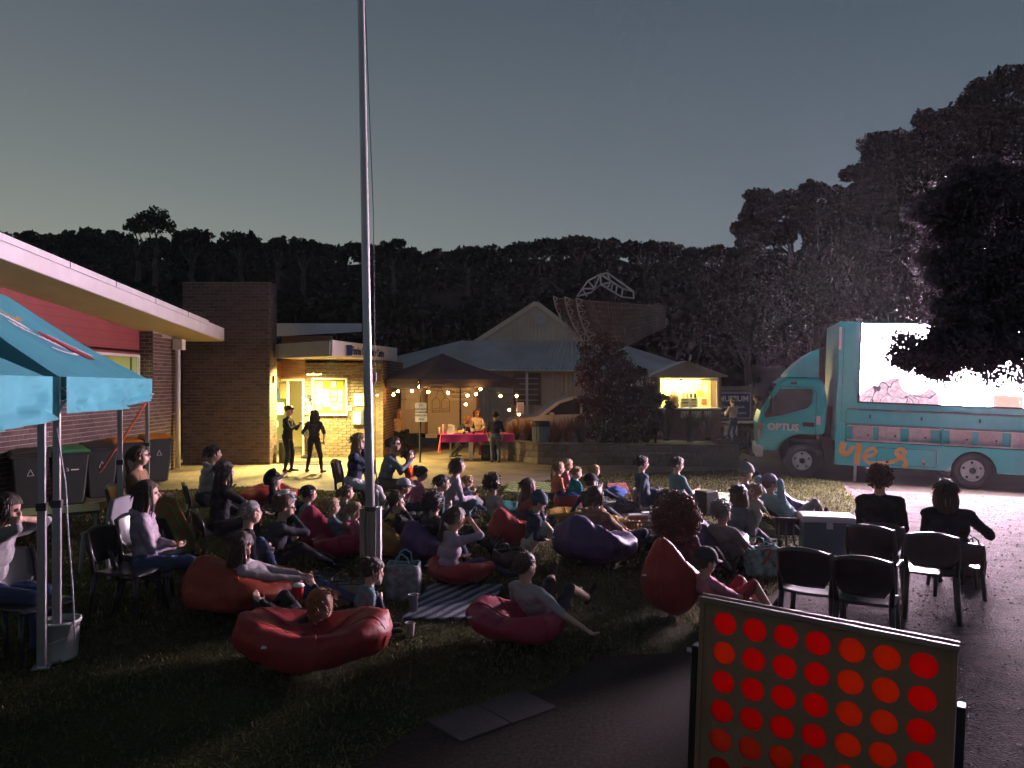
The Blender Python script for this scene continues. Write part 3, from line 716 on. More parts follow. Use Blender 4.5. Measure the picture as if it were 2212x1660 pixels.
# upper roof with timber clerestory
ua, ub = W(597, 700, 22.4), W(781, 697, 23.4)
e = Vector((ub.x - ua.x, ub.y - ua.y, 0)); L = e.length; e.normalize()
b = MB(); b.prism([(0, 3.52), (L, 3.72), (L, 3.97), (0, 3.90)], (ua.x, ua.y, 0), e, (0, 0, 1), 0.04); b.build("upper_fascia", m_white, vc)
b = MB(); b.prism([(0, 0.0), (L, 0.0), (L, 3.2), (-0.4, 3.2)], (ua.x, ua.y + 0.05, 3.84), e, Vector((-e.y, e.x, 0.06)), 0.05); b.build("upper_roof", m_roof, vc)
b = MB(); b.box((ua.x + 0.75, ua.y + 0.55, 3.36), (1.5, 0.1, 0.42)); b.build("clerestory_board", m_timber, vc)
# entrance mat, wall-side items
t = thing("door_mat", "dark rubber mat lying before the visitor centre door", "mat", (-5.35, 20.7, 0.016)); MB().box((0, 0, 0), (1.4, 0.9, 0.015)).build("rubber_sheet", m_dark, t, bevel=0.005)
t = thing("ground_lamp", "small warm lamp glowing at the foot of the lit brick wall", "lamp", (-4.55, VY - 0.12, 0.008)); MB().cyl((0, 0, 0), (0, 0, 0.05), 0.05, n=12).build("base", m_dark, t); MB().ball((0, 0, 0.10), 0.05).build("bulb", EM("warm_bulb_soft", (1.0, 0.55, 0.12), 14), t, smooth=True)
t = thing("waste_bin", "dark round bin against the pier beside the entrance", "bin", (-6.1, 20.75, 0.008)); MB().lathe([(0, 0), (0.15, 0), (0.18, 0.02), (0.19, 0.6), (0.17, 0.62), (0.15, 0.58)], n=20).build("drum", m_dark, t, smooth=True); MB().lathe([(0.195, 0.56), (0.2, 0.6), (0.195, 0.64)], n=20).build("rim", m_steel, t, smooth=True)

# ------------------------------------------------------------------ corrugated museum shed
m_corr = M("weathered_corrugated_iron", (0.60, 0.57, 0.54), 0.5, 0.15, 0.8, metal=0.35)
m_corrw = M("cream_corrugated_wall", (0.62, 0.52, 0.41), 0.6, 0.12, 0.8, metal=0.1)
sh = thing("corrugated_shed", "long corrugated iron shed with a small gable and verandah roof behind the canopy", "shed", (0, 0, 0))
SD = 31.0
def corrugated(name, corners, pitch, amp, mat, parent):
    """a sheet between two polylines: corners = (bottom-left, bottom-right, top-right, top-left), ribs run bottom to top"""
    bl, br, tr, tl = [Vector(c) for c in corners]; L = max((br - bl).length, (tr - tl).length); n = int(L / pitch) * 4
    nr = (br - bl).cross(tl - bl + (tr - br)).normalized()
    bb = MB()
    for i in range(n + 1):
        f = i / n; o = nr * (amp * math.sin(2 * math.pi * f * L / pitch))
        bb.v += [tuple(bl.lerp(br, f) + o), tuple(tl.lerp(tr, f) + o)]
    bb.f = [(2 * i, 2 * i + 2, 2 * i + 3, 2 * i + 1) for i in range(n)]
    return bb.build(name, mat, parent, smooth=True)
eL, eR, rL, rR = W(812, 795, SD), W(1372, 800, SD), W(1000, 738, SD + 3.2), W(1318, 738, SD + 3.2)
corrugated("roof", (eL, eR, rR, rL), 0.19, 0.045, m_corr, sh)
eRR = W(1532, 806, SD + 1.5); corrugated("hip_roof", (eR, eRR, rR + Vector((0.02, 0, 0)), rR), 0.19, 0.045, m_corr, sh)
eLL = W(740, 800, SD + 6); corrugated("left_hip_roof", (eLL, eL, rL, rL - Vector((0.02, 0, 0))), 0.19, 0.045, m_corr, sh)
wz = eL.z - 0.05
corrugated("wall", ((eL.x + 0.3, SD + 0.5, 0), (eR.x + 3.0, SD + 0.5, 0), (eR.x + 3.0, SD + 0.5, wz), (eL.x + 0.3, SD + 0.5, wz)), 0.19, 0.03, m_corrw, sh)
gA, gL_, gR_ = W(1158, 659, SD + 3.3), W(1030, 740, SD + 3.3), W(1266, 740, SD + 3.3)
bb = MB(); n = int((gR_.x - gL_.x) / 0.15) * 4
for i in range(n + 1):
    x = gL_.x + (gR_.x - gL_.x) * i / n; f = (x - gL_.x) / (gA.x - gL_.x) if x < gA.x else (gR_.x - x) / (gR_.x - gA.x)
    o = 0.02 * math.sin(2 * math.pi * (x - gL_.x) / 0.15)
    bb.v += [(x, gA.y + o, gL_.z - 0.1), (x, gA.y + o, gL_.z + (gA.z - gL_.z) * f)]
bb.f = [(2 * i, 2 * i + 2, 2 * i + 3, 2 * i + 1) for i in range(n)]
bb.build("gable", m_corrw, sh, smooth=True)
bb = MB(); bb.bar(gL_ + Vector((-0.15, -0.08, -0.05)), gA + Vector((0, -0.08, 0.08)), 0.08, 0.2); bb.bar(gA + Vector((0, -0.079, 0.08)), gR_ + Vector((0.15, -0.08, -0.05)), 0.08, 0.2); bb.build("gable_trim", m_corrw, sh)
v = W(1168, 690, SD + 3.2); vo = MB().lathe([(0, 0), (0.22, 0), (0.24, 0.03), (0.2, 0.05)], ax=Matrix.Rotation(R(90), 3, 'X'), n=24).build("round_vent", m_white, sh); vo.location = v
sl = MB()
for k in range(-3, 4): sl.box((0, -0.05, k * 0.05), (0.36 * math.cos(k * 0.35), 0.02, 0.015))
sl.build("louvre", m_steel, vo)
bb = MB(); bb.tube([eL + Vector((0, -0.06, -0.05)), eR + Vector((0, -0.06, -0.05))], 0.06, 8); bb.build("gutter", m_frame, sh, smooth=True)
for u in (845, 1242, 1290): q = W(u, 812, SD); MB().box((q.x, SD - 0.02, q.z - 0.06), (0.07, 0.07, 0.45)).build("bracket", m_frame, sh)
for x in (-5.2, -2.6, 0.6, 3.4): MB().box((x, SD - 0.05, 1.35), (0.1, 0.1, 2.7)).build("verandah_post", m_frame, sh)
dw = MB().box((0.62, SD + 0.42, 1.9), (1.1, 0.06, 1.3)).build("dark_window", m_black, sh)
for k in range(5): MB().box((0.62, SD + 0.36, 1.45 + k * 0.22), (0.95, 0.03, 0.025)).build("louvre", m_frame, dw)
MB().box((-4.5, 27.5, 1.2), (2.0, 0.06, 2.4)).build("door_backing", m_dark, sh)
corrugated("roller_door", ((-5.3, 27.4, 0.02), (-3.4, 27.4, 0.02), (-3.4, 27.4, 2.35), (-5.3, 27.4, 2.35)), 0.2, 0.02, M("grey_green_sheet", (0.10, 0.115, 0.10), 0.6, 0.12), sh)

# ------------------------------------------------------------------ old radar antenna
m_rusty = M("rusty_lattice", (0.18, 0.14, 0.12), 0.7, 0.3, 4); m_lat = M("pale_lattice_steel", (0.62, 0.57, 0.50), 0.6, 0.2, 5)
AD = 27.0
ra_ = thing("radar_antenna", "rusty curved lattice radar antenna on a mast above the shrubs", "antenna", (0, 0, 0))
TL, TR_, BL, BR = (1200, 646), (1437, 668), (1262, 742), (1440, 712)
def dish(a, c):
    """a across, c down: a curved trough seen from behind its left edge"""
    uu = 1202 + 236 * a; bend = math.sin(c * 1.5)
    v0 = 645 + 18 * a; v1 = 742 + (-35 if a > .55 else 0) * (a - .55) / .45 + 6 * math.sin(a * 3.1)
    uu += (62 * (1 - a) ** 1.5) * (c ** 1.6)
    d = AD - 1.2 + 2.0 * (a - 0.42) ** 2 * 4 + 0.9 * bend - 1.6 * a
    p = W(uu, v0 + (v1 - v0) * c, d); return p
lat = MB(); mesh = MB()
NA, NC = 34, 9
for i in range(NA + 1):
    pts = [dish(i / NA, j / 12) for j in range(13)]
    mesh.tube(pts, 0.014 if i % 4 else 0.026, 4)
for j in range(NC + 1):
    pts = [dish(i / 20, j / NC) for i in range(21)]
    mesh.tube(pts, 0.020, 4)
tag(mesh.build("reflector_grid", m_rusty, ra_), kind="stuff")
MB().grid(lambda a, c: dish(a, c) + Vector((0.0, 0.10, 0)), 30, 12).build("reflector_mesh", M("fine_rusty_mesh", (0.13, 0.10, 0.09), 0.8, 0.2, 6), ra_)
for k in range(7):
    a = 0.01 + k * 0.04
    rb = MB(); prev = None
    for j in range(9):
        c = j / 8; p = dish(a, c); q = p + Vector((-0.16 - 0.1 * k * 0.2, -0.30, 0.05 - 0.25 * c))
        if k in (0, 3, 6):
            rb.bar(p, q, 0.03)
            if prev: rb.bar(prev[1], q, 0.035); rb.bar(prev[0] if j % 2 else prev[1], q if j % 2 else p, 0.022)
            prev = (p, q)
    if rb.v: rb.build("rib_truss", m_lat, ra_)
def trs(pts, w): 
    o = MB()
    for p, q in pts: o.bar(W(p[0], p[1], p[2]), W(q[0], q[1], q[2]), w)
    return o
fd = [((1246, 641, AD), (1270, 607, AD)), ((1270, 607, AD), (1297, 593, AD)), ((1277, 632, AD), (1297, 615, AD)), ((1270, 607, AD), (1284, 623, AD)), ((1284, 623, AD), (1297, 593, AD)), ((1297, 593, AD), (1298, 615, AD)), ((1258, 624, AD), (1283, 624, AD)), ((1258, 624, AD), (1268, 641, AD)),
      ((1246, 641, AD), (1277, 632, AD)), ((1298, 615, AD), (1343, 642, AD + .6)), ((1343, 642, AD + .6), (1345, 624, AD + .6)), ((1297, 593, AD), (1345, 624, AD + .6)), ((1298, 615, AD), (1319, 610, AD + .3)), ((1319, 610, AD + .3), (1312, 622, AD + .3)), ((1324, 612, AD + .4), (1320, 628, AD + .4)), ((1333, 618, AD + .5), (1330, 634, AD + .5)), ((1297, 593, AD), (1312, 590, AD + 1.2)), ((1312, 590, AD + 1.2), (1368, 630, AD + 1.6)), ((1312, 590, AD + 1.2), (1319, 610, AD + .3)), ((1345, 624, AD + .6), (1368, 630, AD + 1.6)), ((1343, 642, AD + .6), (1369, 645, AD + 1.6)), ((1368, 630, AD + 1.6), (1369, 645, AD + 1.6)), ((1277, 632, AD), (1298, 615, AD))]
trs(fd, 0.05).build("feed_boom", m_lat, ra_)
ms = MB(); mb0 = W(1315, 740, AD); ms.cyl((mb0.x, AD, 0), (mb0.x, AD, 3.6), 0.2, 0.16, 14); ms.build("mast", m_rusty, ra_, smooth=True)

# ------------------------------------------------------------------ raised bed with block retaining wall
m_block = M("retaining_block", (0.17, 0.14, 0.115), 0.9, 0.2, 8, 0.7, 45, island=0.2)
rw = thing("retaining_wall", "low split-face block retaining wall round the planted bed", "wall", (0, 0, 0))
path = [Vector((-0.12, 21.5, 0)), Vector((0.68, 20.4, 0)), Vector((5.85, 19.8, 0))]
core = MB(); capb = MB()
for a, c in zip(path, path[1:]):
    e = (c - a).normalized(); n_ = Vector((-e.y, e.x, 0)); L = (c - a).length
    core.prism([(0, 0), (L, 0), (L, 0.5), (0, 0.5)], a + n_ * 0.22, e, (0, 0, 1), 0.14)
    for r in range(3):
        s = -0.195 * (r % 2)
        while s < L:
            x0, x1 = max(s, 0), min(s + 0.38, L)
            if x1 - x0 > 0.06:
                k = MB().box((0, 0, 0), (x1 - x0, 0.2, 0.165)).build("block", m_block, rw, bevel=0.012)
                p = a + e * ((x0 + x1) / 2) + n_ * (0.10 + random.uniform(-.008, .008)); k.location = (p.x, p.y, 0.09 + r * 0.172); k.rotation_euler = (0, 0, math.atan2(e.y, e.x))
            s += 0.39
    s = 0
    while s < L:
        x1 = min(s + 0.4, L); k = MB().box((0, 0, 0), (x1 - s - 0.008, 0.3, 0.05)).build("capping_block", m_block, rw, bevel=0.012)
        p = a + e * ((s + x1) / 2) + n_ * 0.12; k.location = (p.x, p.y, 0.548); k.rotation_euler = (0, 0, math.atan2(e.y, e.x)); s += 0.4
core.build("core", m_mortar, rw)
b = MB(); b.quad((0.1, 21.7, 0.5), (0.85, 20.62, 0.5), (5.85, 20.05, 0.5), (6.3, 24.5, 0.3), (0.3, 24.5, 0.5)); tag(b.build("garden_bed", m_dirt), kind="structure")
# ------------------------------------------------------------------ the screen truck
m_teal = M("teal_truck_paint", (0.022, 0.43, 0.44), 0.4, 0.05, 2, coat=0.3)
m_tealp = M("teal_panel_paint", (0.026, 0.47, 0.47), 0.4, 0.06, 2, coat=0.3)
m_tglass = M("cab_glass", (0.03, 0.032, 0.03), 0.08, 0.2, 3, spec=0.9)
m_rub = M("tyre_rubber", (0.018, 0.017, 0.017), 0.85, 0.2, 10, 0.3, 40)
m_rim = M("silver_wheel", (0.50, 0.49, 0.50), 0.4, 0.12, 6, metal=0.4)
m_yes = M("orange_lettering", (0.75, 0.36, 0.06), 0.55, 0.06)
m_chassis = M("black_chassis", (0.02, 0.02, 0.022), 0.7, 0.2, 5)
m_alu = M("aluminium_trim", (0.62, 0.60, 0.62), 0.4, 0.08, 5, metal=0.3)
m_lamp = M("lamp_lens", (0.55, 0.48, 0.46), 0.15, 0.1, spec=0.8)
tk = thing("screen_truck", "teal truck carrying a large bright video screen on its side", "truck", (6.66, 17.5, 0.0), math.atan2(-.26, .965))
tk.rotation_euler = (0, R(2.0), math.atan2(-.26, .965))
TW = 2.15
def arc(cx, cz, r, a0, a1, n=14): return [(cx + r * math.cos(R(a0 + (a1 - a0) * i / n)), cz + r * math.sin(R(a0 + (a1 - a0) * i / n))) for i in range(n + 1)]
XZ = ((1, 0, 0), (0, 0, 1))
def plate(poly, name, mat, y0=0.0, th=0.02, parent=tk, bevel=0.0):
    # ex x ey = (1,0,0)x(0,0,1) = (0,-1,0): starts at y0 and grows towards the viewer
    return MB().prism(poly, (0, y0, 0), *XZ, th).build(name, mat, parent, bevel=bevel)
# cab
cab_poly = [(-0.98, 0.58), (-1.05, 0.72), (-1.07, 1.2), (-1.01, 1.46), (-0.64, 2.17), (-0.5, 2.28), (0.22, 2.30), (0.36, 2.2), (0.45, 1.7), (0.40, 1.0)] + arc(-0.06, 0.42, 0.57, 88, 164, 10) 
cab = plate(cab_poly, "cab", m_teal, TW - 0.1, TW - 0.2, bevel=0.07)
win = [(-0.60, 2.00), (0.07, 2.02), (0.10, 1.97), (0.09, 1.72), (0.0, 1.60), (-0.55, 1.42), (-0.86, 1.35), (-0.90, 1.42)]
def off(poly, k):
    cx = sum(p[0] for p in poly) / len(poly); cz = sum(p[1] for p in poly) / len(poly); return [(cx + (p[0] - cx) * k, cz + (p[1] - cz) * k) for p in poly]
wf = plate(off(win, 1.05), "window_seal", m_black, 0.12, 0.034, cab)
plate(win, "side_window", m_tglass, 0.10, 0.020, cab)
door = MB()
for p, q in (((0.2, 1.95), (0.2, 1.0)), ((-0.98, 0.98), (-0.95, 1.35)), ((-0.72, 2.06), (-0.94, 1.45)), ((0.2, 1.95), (0.1, 2.08)), ((0.1, 2.08), (-0.6, 2.07))): door.bar((p[0], 0.099, p[1]), (q[0], 0.099, q[1]), 0.010, 0.010)
dr_ = door.build("door_seam", m_chassis, cab)
MB().box((0.05, 0.09, 1.22), (0.26, 0.03, 0.10)).build("door_handle", m_black, cab, bevel=0.03)
MB().box((0.26, 0.095, 1.33), (0.09, 0.02, 0.2)).build("side_reflector", m_alu, cab)
MB().box((-0.30, 0.095, 2.16), (0.14, 0.02, 0.05)).build("marker_lamp", m_black, cab, bevel=0.01)
ws = MB(); ws.prism([(0, 0), (1.75, 0), (1.65, 0.72), (0.1, 0.72)], (-1.015, 1.95, 1.5), (0, -1, 0), Vector((0.38, 0, 0.68)).normalized(), 0.02); ws.build("windscreen", m_tglass, cab)
mr = MB().box((-0.78, -0.10, 1.62), (0.09, 0.12, 0.36)).build("mirror", m_black, cab, bevel=0.03)
MB().bar((-0.82, 0.1, 1.82), (-0.78, -0.1, 1.78), 0.025).build("mirror_arm", m_black, cab)
MB().box((-0.99, 0.20, 0.94), (0.14, 0.20, 0.24)).build("headlamp", m_lamp, cab, bevel=0.03)
MB().box((-0.99, 0.15, 1.13), (0.12, 0.12, 0.13)).build("indicator", M("amber_lens", (0.55, 0.25, 0.2), 0.2, 0.1), cab, bevel=0.02)
MB().box((-1.0, 0.95, 0.55), (0.18, 1.72, 0.26)).build("bumper", m_alu, cab, bevel=0.04)
df = MB(); df.prism([(-0.48, 2.29), (-0.42, 2.40), (-0.22, 2.63), (0.02, 2.83), (0.24, 2.97), (0.26, 2.29)], (0, TW - 0.25, 0), *XZ, TW - 0.5); df.build("wind_deflector", m_teal, cab, bevel=0.03)
MB().box((-0.1, 1.0, 2.33), (0.7, 1.7, 0.06)).build("deflector_base", m_tealp, cab)
o = text("OPTUS", 0.215, m_white, cab, (-0.50, 0.094, 1.13), (R(90), 0, 0), bold=0.010, sx=1.02, ext=0.004)
# body: upper shell, equipment bay, skirt with wheel arch
BX1 = 5.35
up = MB().box(((0.62 + BX1) / 2, TW / 2, 2.43), (BX1 - 0.62, TW, 2.30)).build("screen_box", m_teal, tk, bevel=0.02)
bay = MB().box(((0.82 + BX1) / 2, TW / 2 + 0.16, 1.085), (BX1 - 0.82, TW - 0.32, 0.39)).build("equipment_bay", m_chassis, tk)
MB().box((0.72, TW / 2, 1.085), (0.20, TW, 0.39)).build("bay_end", m_teal, tk)
sk_poly = [(0.62, 0.36), (2.97, 0.36)] + arc(3.42, 0.36, 0.45, 180, 0, 16) + [(3.88, 0.36), (BX1, 0.36), (BX1, 0.89), (0.62, 0.89)]
sk = plate(sk_poly, "skirt", m_tealp, 0.06, 0.06, bevel=0.006)
MB().box((2.0, TW / 2 + 0.1, 0.75), (2.7, TW - 0.3, 0.26)).build("floor_pan", m_chassis, tk)
x = 0.86
for k, (wd, kind) in enumerate([(.13, 1), (.44, 0), (.10, 1), (.46, 0), (.15, 1), (.46, 0), (.17, 1), (.05, 2), (.14, 1), (.46, 0), (.11, 1), (.46, 0), (.16, 1), (.46, 0), (.2, 1)]):
    if kind == 0:
        pn = MB().box((x + wd / 2, 0.17, 1.08), (wd - 0.01, 0.03, 0.30)).build("locker_front", M("dusty_white_panel", (0.55, 0.50, 0.50), 0.6, 0.2, 14), bay)
        MB().box((x + wd * 0.75, 0.145, 1.05), (0.035, 0.02, 0.035)).build("latch", m_chassis, pn)
    elif kind == 1: MB().box((x + wd / 2, 0.18, 1.08), (wd, 0.03, 0.30)).build("teal_spacer", m_tealp, bay)
    else: MB().box((x + wd / 2, 0.10, 1.085), (wd * 0.8, 0.2, 0.386)).build("bay_divider", m_teal, bay)
    x += wd
MB().box(((0.84 + BX1) / 2, 0.05, 1.25), (BX1 - 0.88, 0.03, 0.025)).build("top_rail", m_alu, bay)
MB().box(((0.84 + BX1) / 2, 0.03, 0.925), (BX1 - 0.88, 0.05, 0.03)).build("bottom_rail", m_alu, bay)
# upper lockers: thin seams and catches
sm = MB()
for z in (1.60, 1.30): sm.box(((0.82 + BX1) / 2, -0.002, z), (BX1 - 0.82, 0.008, 0.012))
sm.box((0.82, -0.002, 1.45), (0.012, 0.0079, 0.288)); sm.box((0.72, -0.002, 2.4), (0.008, 0.008, 2.1)); sm.build("locker_seam", m_chassis, up)
MB().box(((0.82 + BX1) / 2, -0.012, 1.625), (BX1 - 0.84, 0.03, 0.02)).build("drip_rail", m_chassis, up)
for x in (1.32, 2.36, 3.5, 4.6): MB().box((x, -0.006, 1.47), (0.035, 0.014, 0.08)).build("catch", m_chassis, up)
MB().box((0.64, -0.01, 3.2), (0.05, 0.03, 0.5)).build("corner_strip", m_alu, up)
ht = MB()
for p, q in (((1.49, 0.79), (2.68, 0.79)), ((2.68, 0.79), (2.68, 0.42)), ((1.49, 0.42), (2.68, 0.42)), ((1.49, 0.79), (1.49, 0.42))): ht.bar((p[0], -0.002, p[1]), (q[0], -0.002, q[1]), 0.010)
hto = ht.build("hatch_seam", m_chassis, sk)
for x in (1.70, 2.44): 
    c = MB().box((x, -0.006, 0.50), (0.055, 0.016, 0.10)).build("hatch_latch", m_black, sk, bevel=0.005); MB().box((x, -0.016, 0.525), (0.025, 0.006, 0.025)).build("latch_bolt", m_alu, c)
plate([(4.2, 0.44), (5.2, 0.44), (5.2, 0.74), (4.2, 0.74)], "rear_hatch", m_teal, 0.002, 0.006, sk)
MB().cyl((1.07, 0.1, 0.36), (1.07, 0.1, -0.02), 0.03).build("stabiliser_leg", m_alu, tk, smooth=True)
MB().box((0.5, TW / 2, 0.7), (1.6, 0.8, 0.2)).build("chassis_rail", m_chassis, tk)
MB().box((0.50, 1.1, 1.2), (0.12, 1.5, 0.9)).build("cab_back_gear", m_chassis, tk)
plate([(0.3, 0.95), (0.55, 0.95), (0.62, 0.45), (0.5, 0.25)], "mud_flap", m_chassis, 0.35, 0.25)
# wheels
def wheel(x, z, rt, rr, y):
    AX = Matrix.Rotation(R(90), 3, 'X')
    w = MB().lathe([(rt * 0.62, -0.10), (rt * 0.93, -0.12), (rt, -0.08), (rt, 0.08), (rt * 0.93, 0.12), (rr, 0.11), (rr, 0.0)], (x, y, z), 32, AX).build("wheel", m_rub, tk, smooth=True)
    MB().lathe([(rr, 0.10), (rr * 0.93, 0.12), (rr * 0.9, 0.085), (rr * 0.55, 0.06), (rr * 0.42, 0.10), (rr * 0.3, 0.12), (0, 0.12)], (x, y, z), 32, AX).build("rim", m_rim, w, smooth=True)
    MB().lathe([(rr * 0.30, 0.125), (rr * 0.26, 0.15), (0, 0.15)], (x, y, z), 20, AX).build("hub_cap", m_chassis, w, smooth=True)
    for k in range(5):
        a = R(72 * k + 20); MB().ball((x + rr * 0.74 * math.cos(a), y - 0.078, z + rr * 0.74 * math.sin(a)), (rr * 0.13, 0.02, rr * 0.13), 10, 6).build("vent_hole", m_chassis, w)
for yy in (0.20, TW - 0.2):
    wheel(-0.06, 0.39, 0.385, 0.215, yy); wheel(3.42, 0.385, 0.385, 0.235, yy)
# painted word on the skirt: brush-like strokes
def stroke(pts, wd, name="brush_letter", y=-0.004):
    P = [Vector((p[0], 0, p[1])) for p in pts]; Q = []
    for i in range(len(P) - 1):
        p0, p1, p2, p3 = P[max(i - 1, 0)], P[i], P[i + 1], P[min(i + 2, len(P) - 1)]
        for k in range(5):
            t = k / 5; Q.append(0.5 * ((2 * p1) + (-p0 + p2) * t + (2 * p0 - 5 * p1 + 4 * p2 - p3) * t * t + (-p0 + 3 * p1 - 3 * p2 + p3) * t ** 3))
    Q.append(P[-1]); ws_ = wd if hasattr(wd, '__len__') else (wd, wd)
    bb = MB()
    for i, q in enumerate(Q):
        d = (Q[min(i + 1, len(Q) - 1)] - Q[max(i - 1, 0)]).normalized(); n_ = Vector((-d.z, 0, d.x)); w_ = (ws_[0] + (ws_[1] - ws_[0]) * i / (len(Q) - 1)) / 2
        bb.v += [tuple(q - n_ * w_ + Vector((0, y, 0))), tuple(q + n_ * w_ + Vector((0, y, 0)))]
    bb.f = [(2 * i, 2 * i + 1, 2 * i + 3, 2 * i + 2) for i in range(len(Q) - 1)]
    return bb.build(name, m_yes, sk, solid=0.003)
stroke([(0.80, 0.87), (0.76, 0.70), (0.82, 0.60), (0.92, 0.66), (0.99, 0.80)], (0.13, 0.09), y=-0.004)
stroke([(1.12, 0.86), (1.10, 0.62), (1.08, 0.38)], (0.13, 0.11), y=-0.0065)
stroke([(1.24, 0.57), (1.40, 0.62), (1.47, 0.70), (1.40, 0.77), (1.28, 0.70), (1.24, 0.55), (1.33, 0.44), (1.55, 0.45), (1.78, 0.47)], (0.06, 0.07), y=-0.010)
stroke([(1.74, 0.47), (1.90, 0.54), (2.02, 0.66), (2.05, 0.74), (1.96, 0.78), (1.88, 0.71), (1.93, 0.62), (2.05, 0.54), (2.08, 0.45), (2.02, 0.39)], (0.07, 0.09), y=-0.013)
# the video screen
def screen_mat():
    m = bpy.data.materials.new("video_picture"); m.use_nodes = True
    n, l = m.node_tree.nodes, m.node_tree.links; n.remove(n["Principled BSDF"]); e = n.new("ShaderNodeEmission"); l.new(e.outputs[0], n["Material Output"].inputs["Surface"])
    tc = n.new("ShaderNodeTexCoord"); sx = n.new("ShaderNodeSeparateXYZ"); l.new(tc.outputs["Object"], sx.inputs[0])
    def mt(op, a, b, c=None):
        q = n.new("ShaderNodeMath"); q.operation = op
        for i, v in enumerate((a, b, c)):
            if v is None: continue
            if isinstance(v, (int, float)): q.inputs[i].default_value = v
            else: l.new(v, q.inputs[i])
        return q.outputs[0]
    def step(x, a, b):
        q = n.new("ShaderNodeMapRange"); q.inputs[1].default_value = a; q.inputs[2].default_value = b; l.new(x, q.inputs[0]); return q.outputs[0]
    X, Z = sx.outputs["X"], sx.outputs["Z"]
    ns = n.new("ShaderNodeTexNoise"); ns.inputs["Scale"].default_value = 3.0; l.new(tc.outputs["Object"], ns.inputs["Vector"])
    wp = n.new("ShaderNodeVectorMath"); wp.operation = 'MULTIPLY_ADD'; wp.inputs[1].default_value = (.5, .5, .5); l.new(ns.outputs["Color"], wp.inputs[0]); l.new(tc.outputs["Object"], wp.inputs[2])
    hill = mt('ADD', mt('MULTIPLY_ADD', mt('SINE', mt('MULTIPLY', X, 1.9), None), 0.42, 0.10), mt('MULTIPLY', ns.outputs[0], 0.16))
    body = mt('MULTIPLY', step(mt('SUBTRACT', hill, Z), 0.0, 0.02), mt('MULTIPLY', step(X, 2.0, 1.6), step(mt('ADD', mt('POWER', mt('SUBTRACT', X, 1.12), 2.0), mt('POWER', mt('SUBTRACT', Z, .52), 2.0)), .085, .10)))          # a jacket low in the picture
    skin = mt('MULTIPLY', step(X, 2.45, 2.65), mt('MULTIPLY', step(X, 3.4, 3.2), step(Z, 0.30, 0.25)))
    vo = n.new("ShaderNodeTexVoronoi"); vo.feature = 'DISTANCE_TO_EDGE'; vo.inputs["Scale"].default_value = 2.3; vo.inputs["Randomness"].default_value = 1.0; l.new(wp.outputs[0], vo.inputs["Vector"])
    lin = step(vo.outputs["Distance"], 0.012, 0.03)
    wn_ = n.new("ShaderNodeTexNoise"); wn_.inputs["Scale"].default_value = 14; l.new(tc.outputs["Object"], wn_.inputs["Vector"])
    jr = n.new("ShaderNodeValToRGB"); l.new(wn_.outputs[0], jr.inputs[0]); jr.color_ramp.elements[0].position = .35; jr.color_ramp.elements[0].color = (.85, .46, .60, 1); jr.color_ramp.elements[1].position = .65; jr.color_ramp.elements[1].color = (1.0, .80, .95, 1)
    jm = n.new("ShaderNodeMixRGB"); l.new(lin, jm.inputs[0]); jm.inputs[1].default_value = (.16, .09, .14, 1); l.new(jr.outputs[0], jm.inputs[2])
    m1 = n.new("ShaderNodeMixRGB"); l.new(body, m1.inputs[0]); m1.inputs[1].default_value = (SCR * 1.0, SCR * 0.74, SCR * 0.93, 1); l.new(jm.outputs[0], m1.inputs[2])
    m2 = n.new("ShaderNodeMixRGB"); l.new(skin, m2.inputs[0]); l.new(m1.outputs[0], m2.inputs[1]); m2.inputs[2].default_value = (1.1, .62, .55, 1)
    l.new(m2.outputs[0], e.inputs[0]); e.inputs[1].default_value = 1.0
    return m
SCR = 400.0
s0, s1, z0, z1 = 1.085, 4.98, 1.80, 3.53
sc = MB().box(((s1 - s0) / 2, 0, (z1 - z0) / 2), (s1 - s0, 0.02, z1 - z0)).build("video_screen", screen_mat(), tk); sc.location = (s0, -0.018, z0)
fr = MB()
for z in (z0 - 0.02, z1 + 0.02): fr.box(((s0 + s1) / 2, -0.02, z), (s1 - s0 + 0.08, 0.05, 0.035))
for x in (s0 - 0.02, s1 + 0.02): fr.box((x, -0.02, (z0 + z1) / 2), (0.035, 0.0499, z1 - z0))
fr.build("screen_surround", m_chassis, tk)
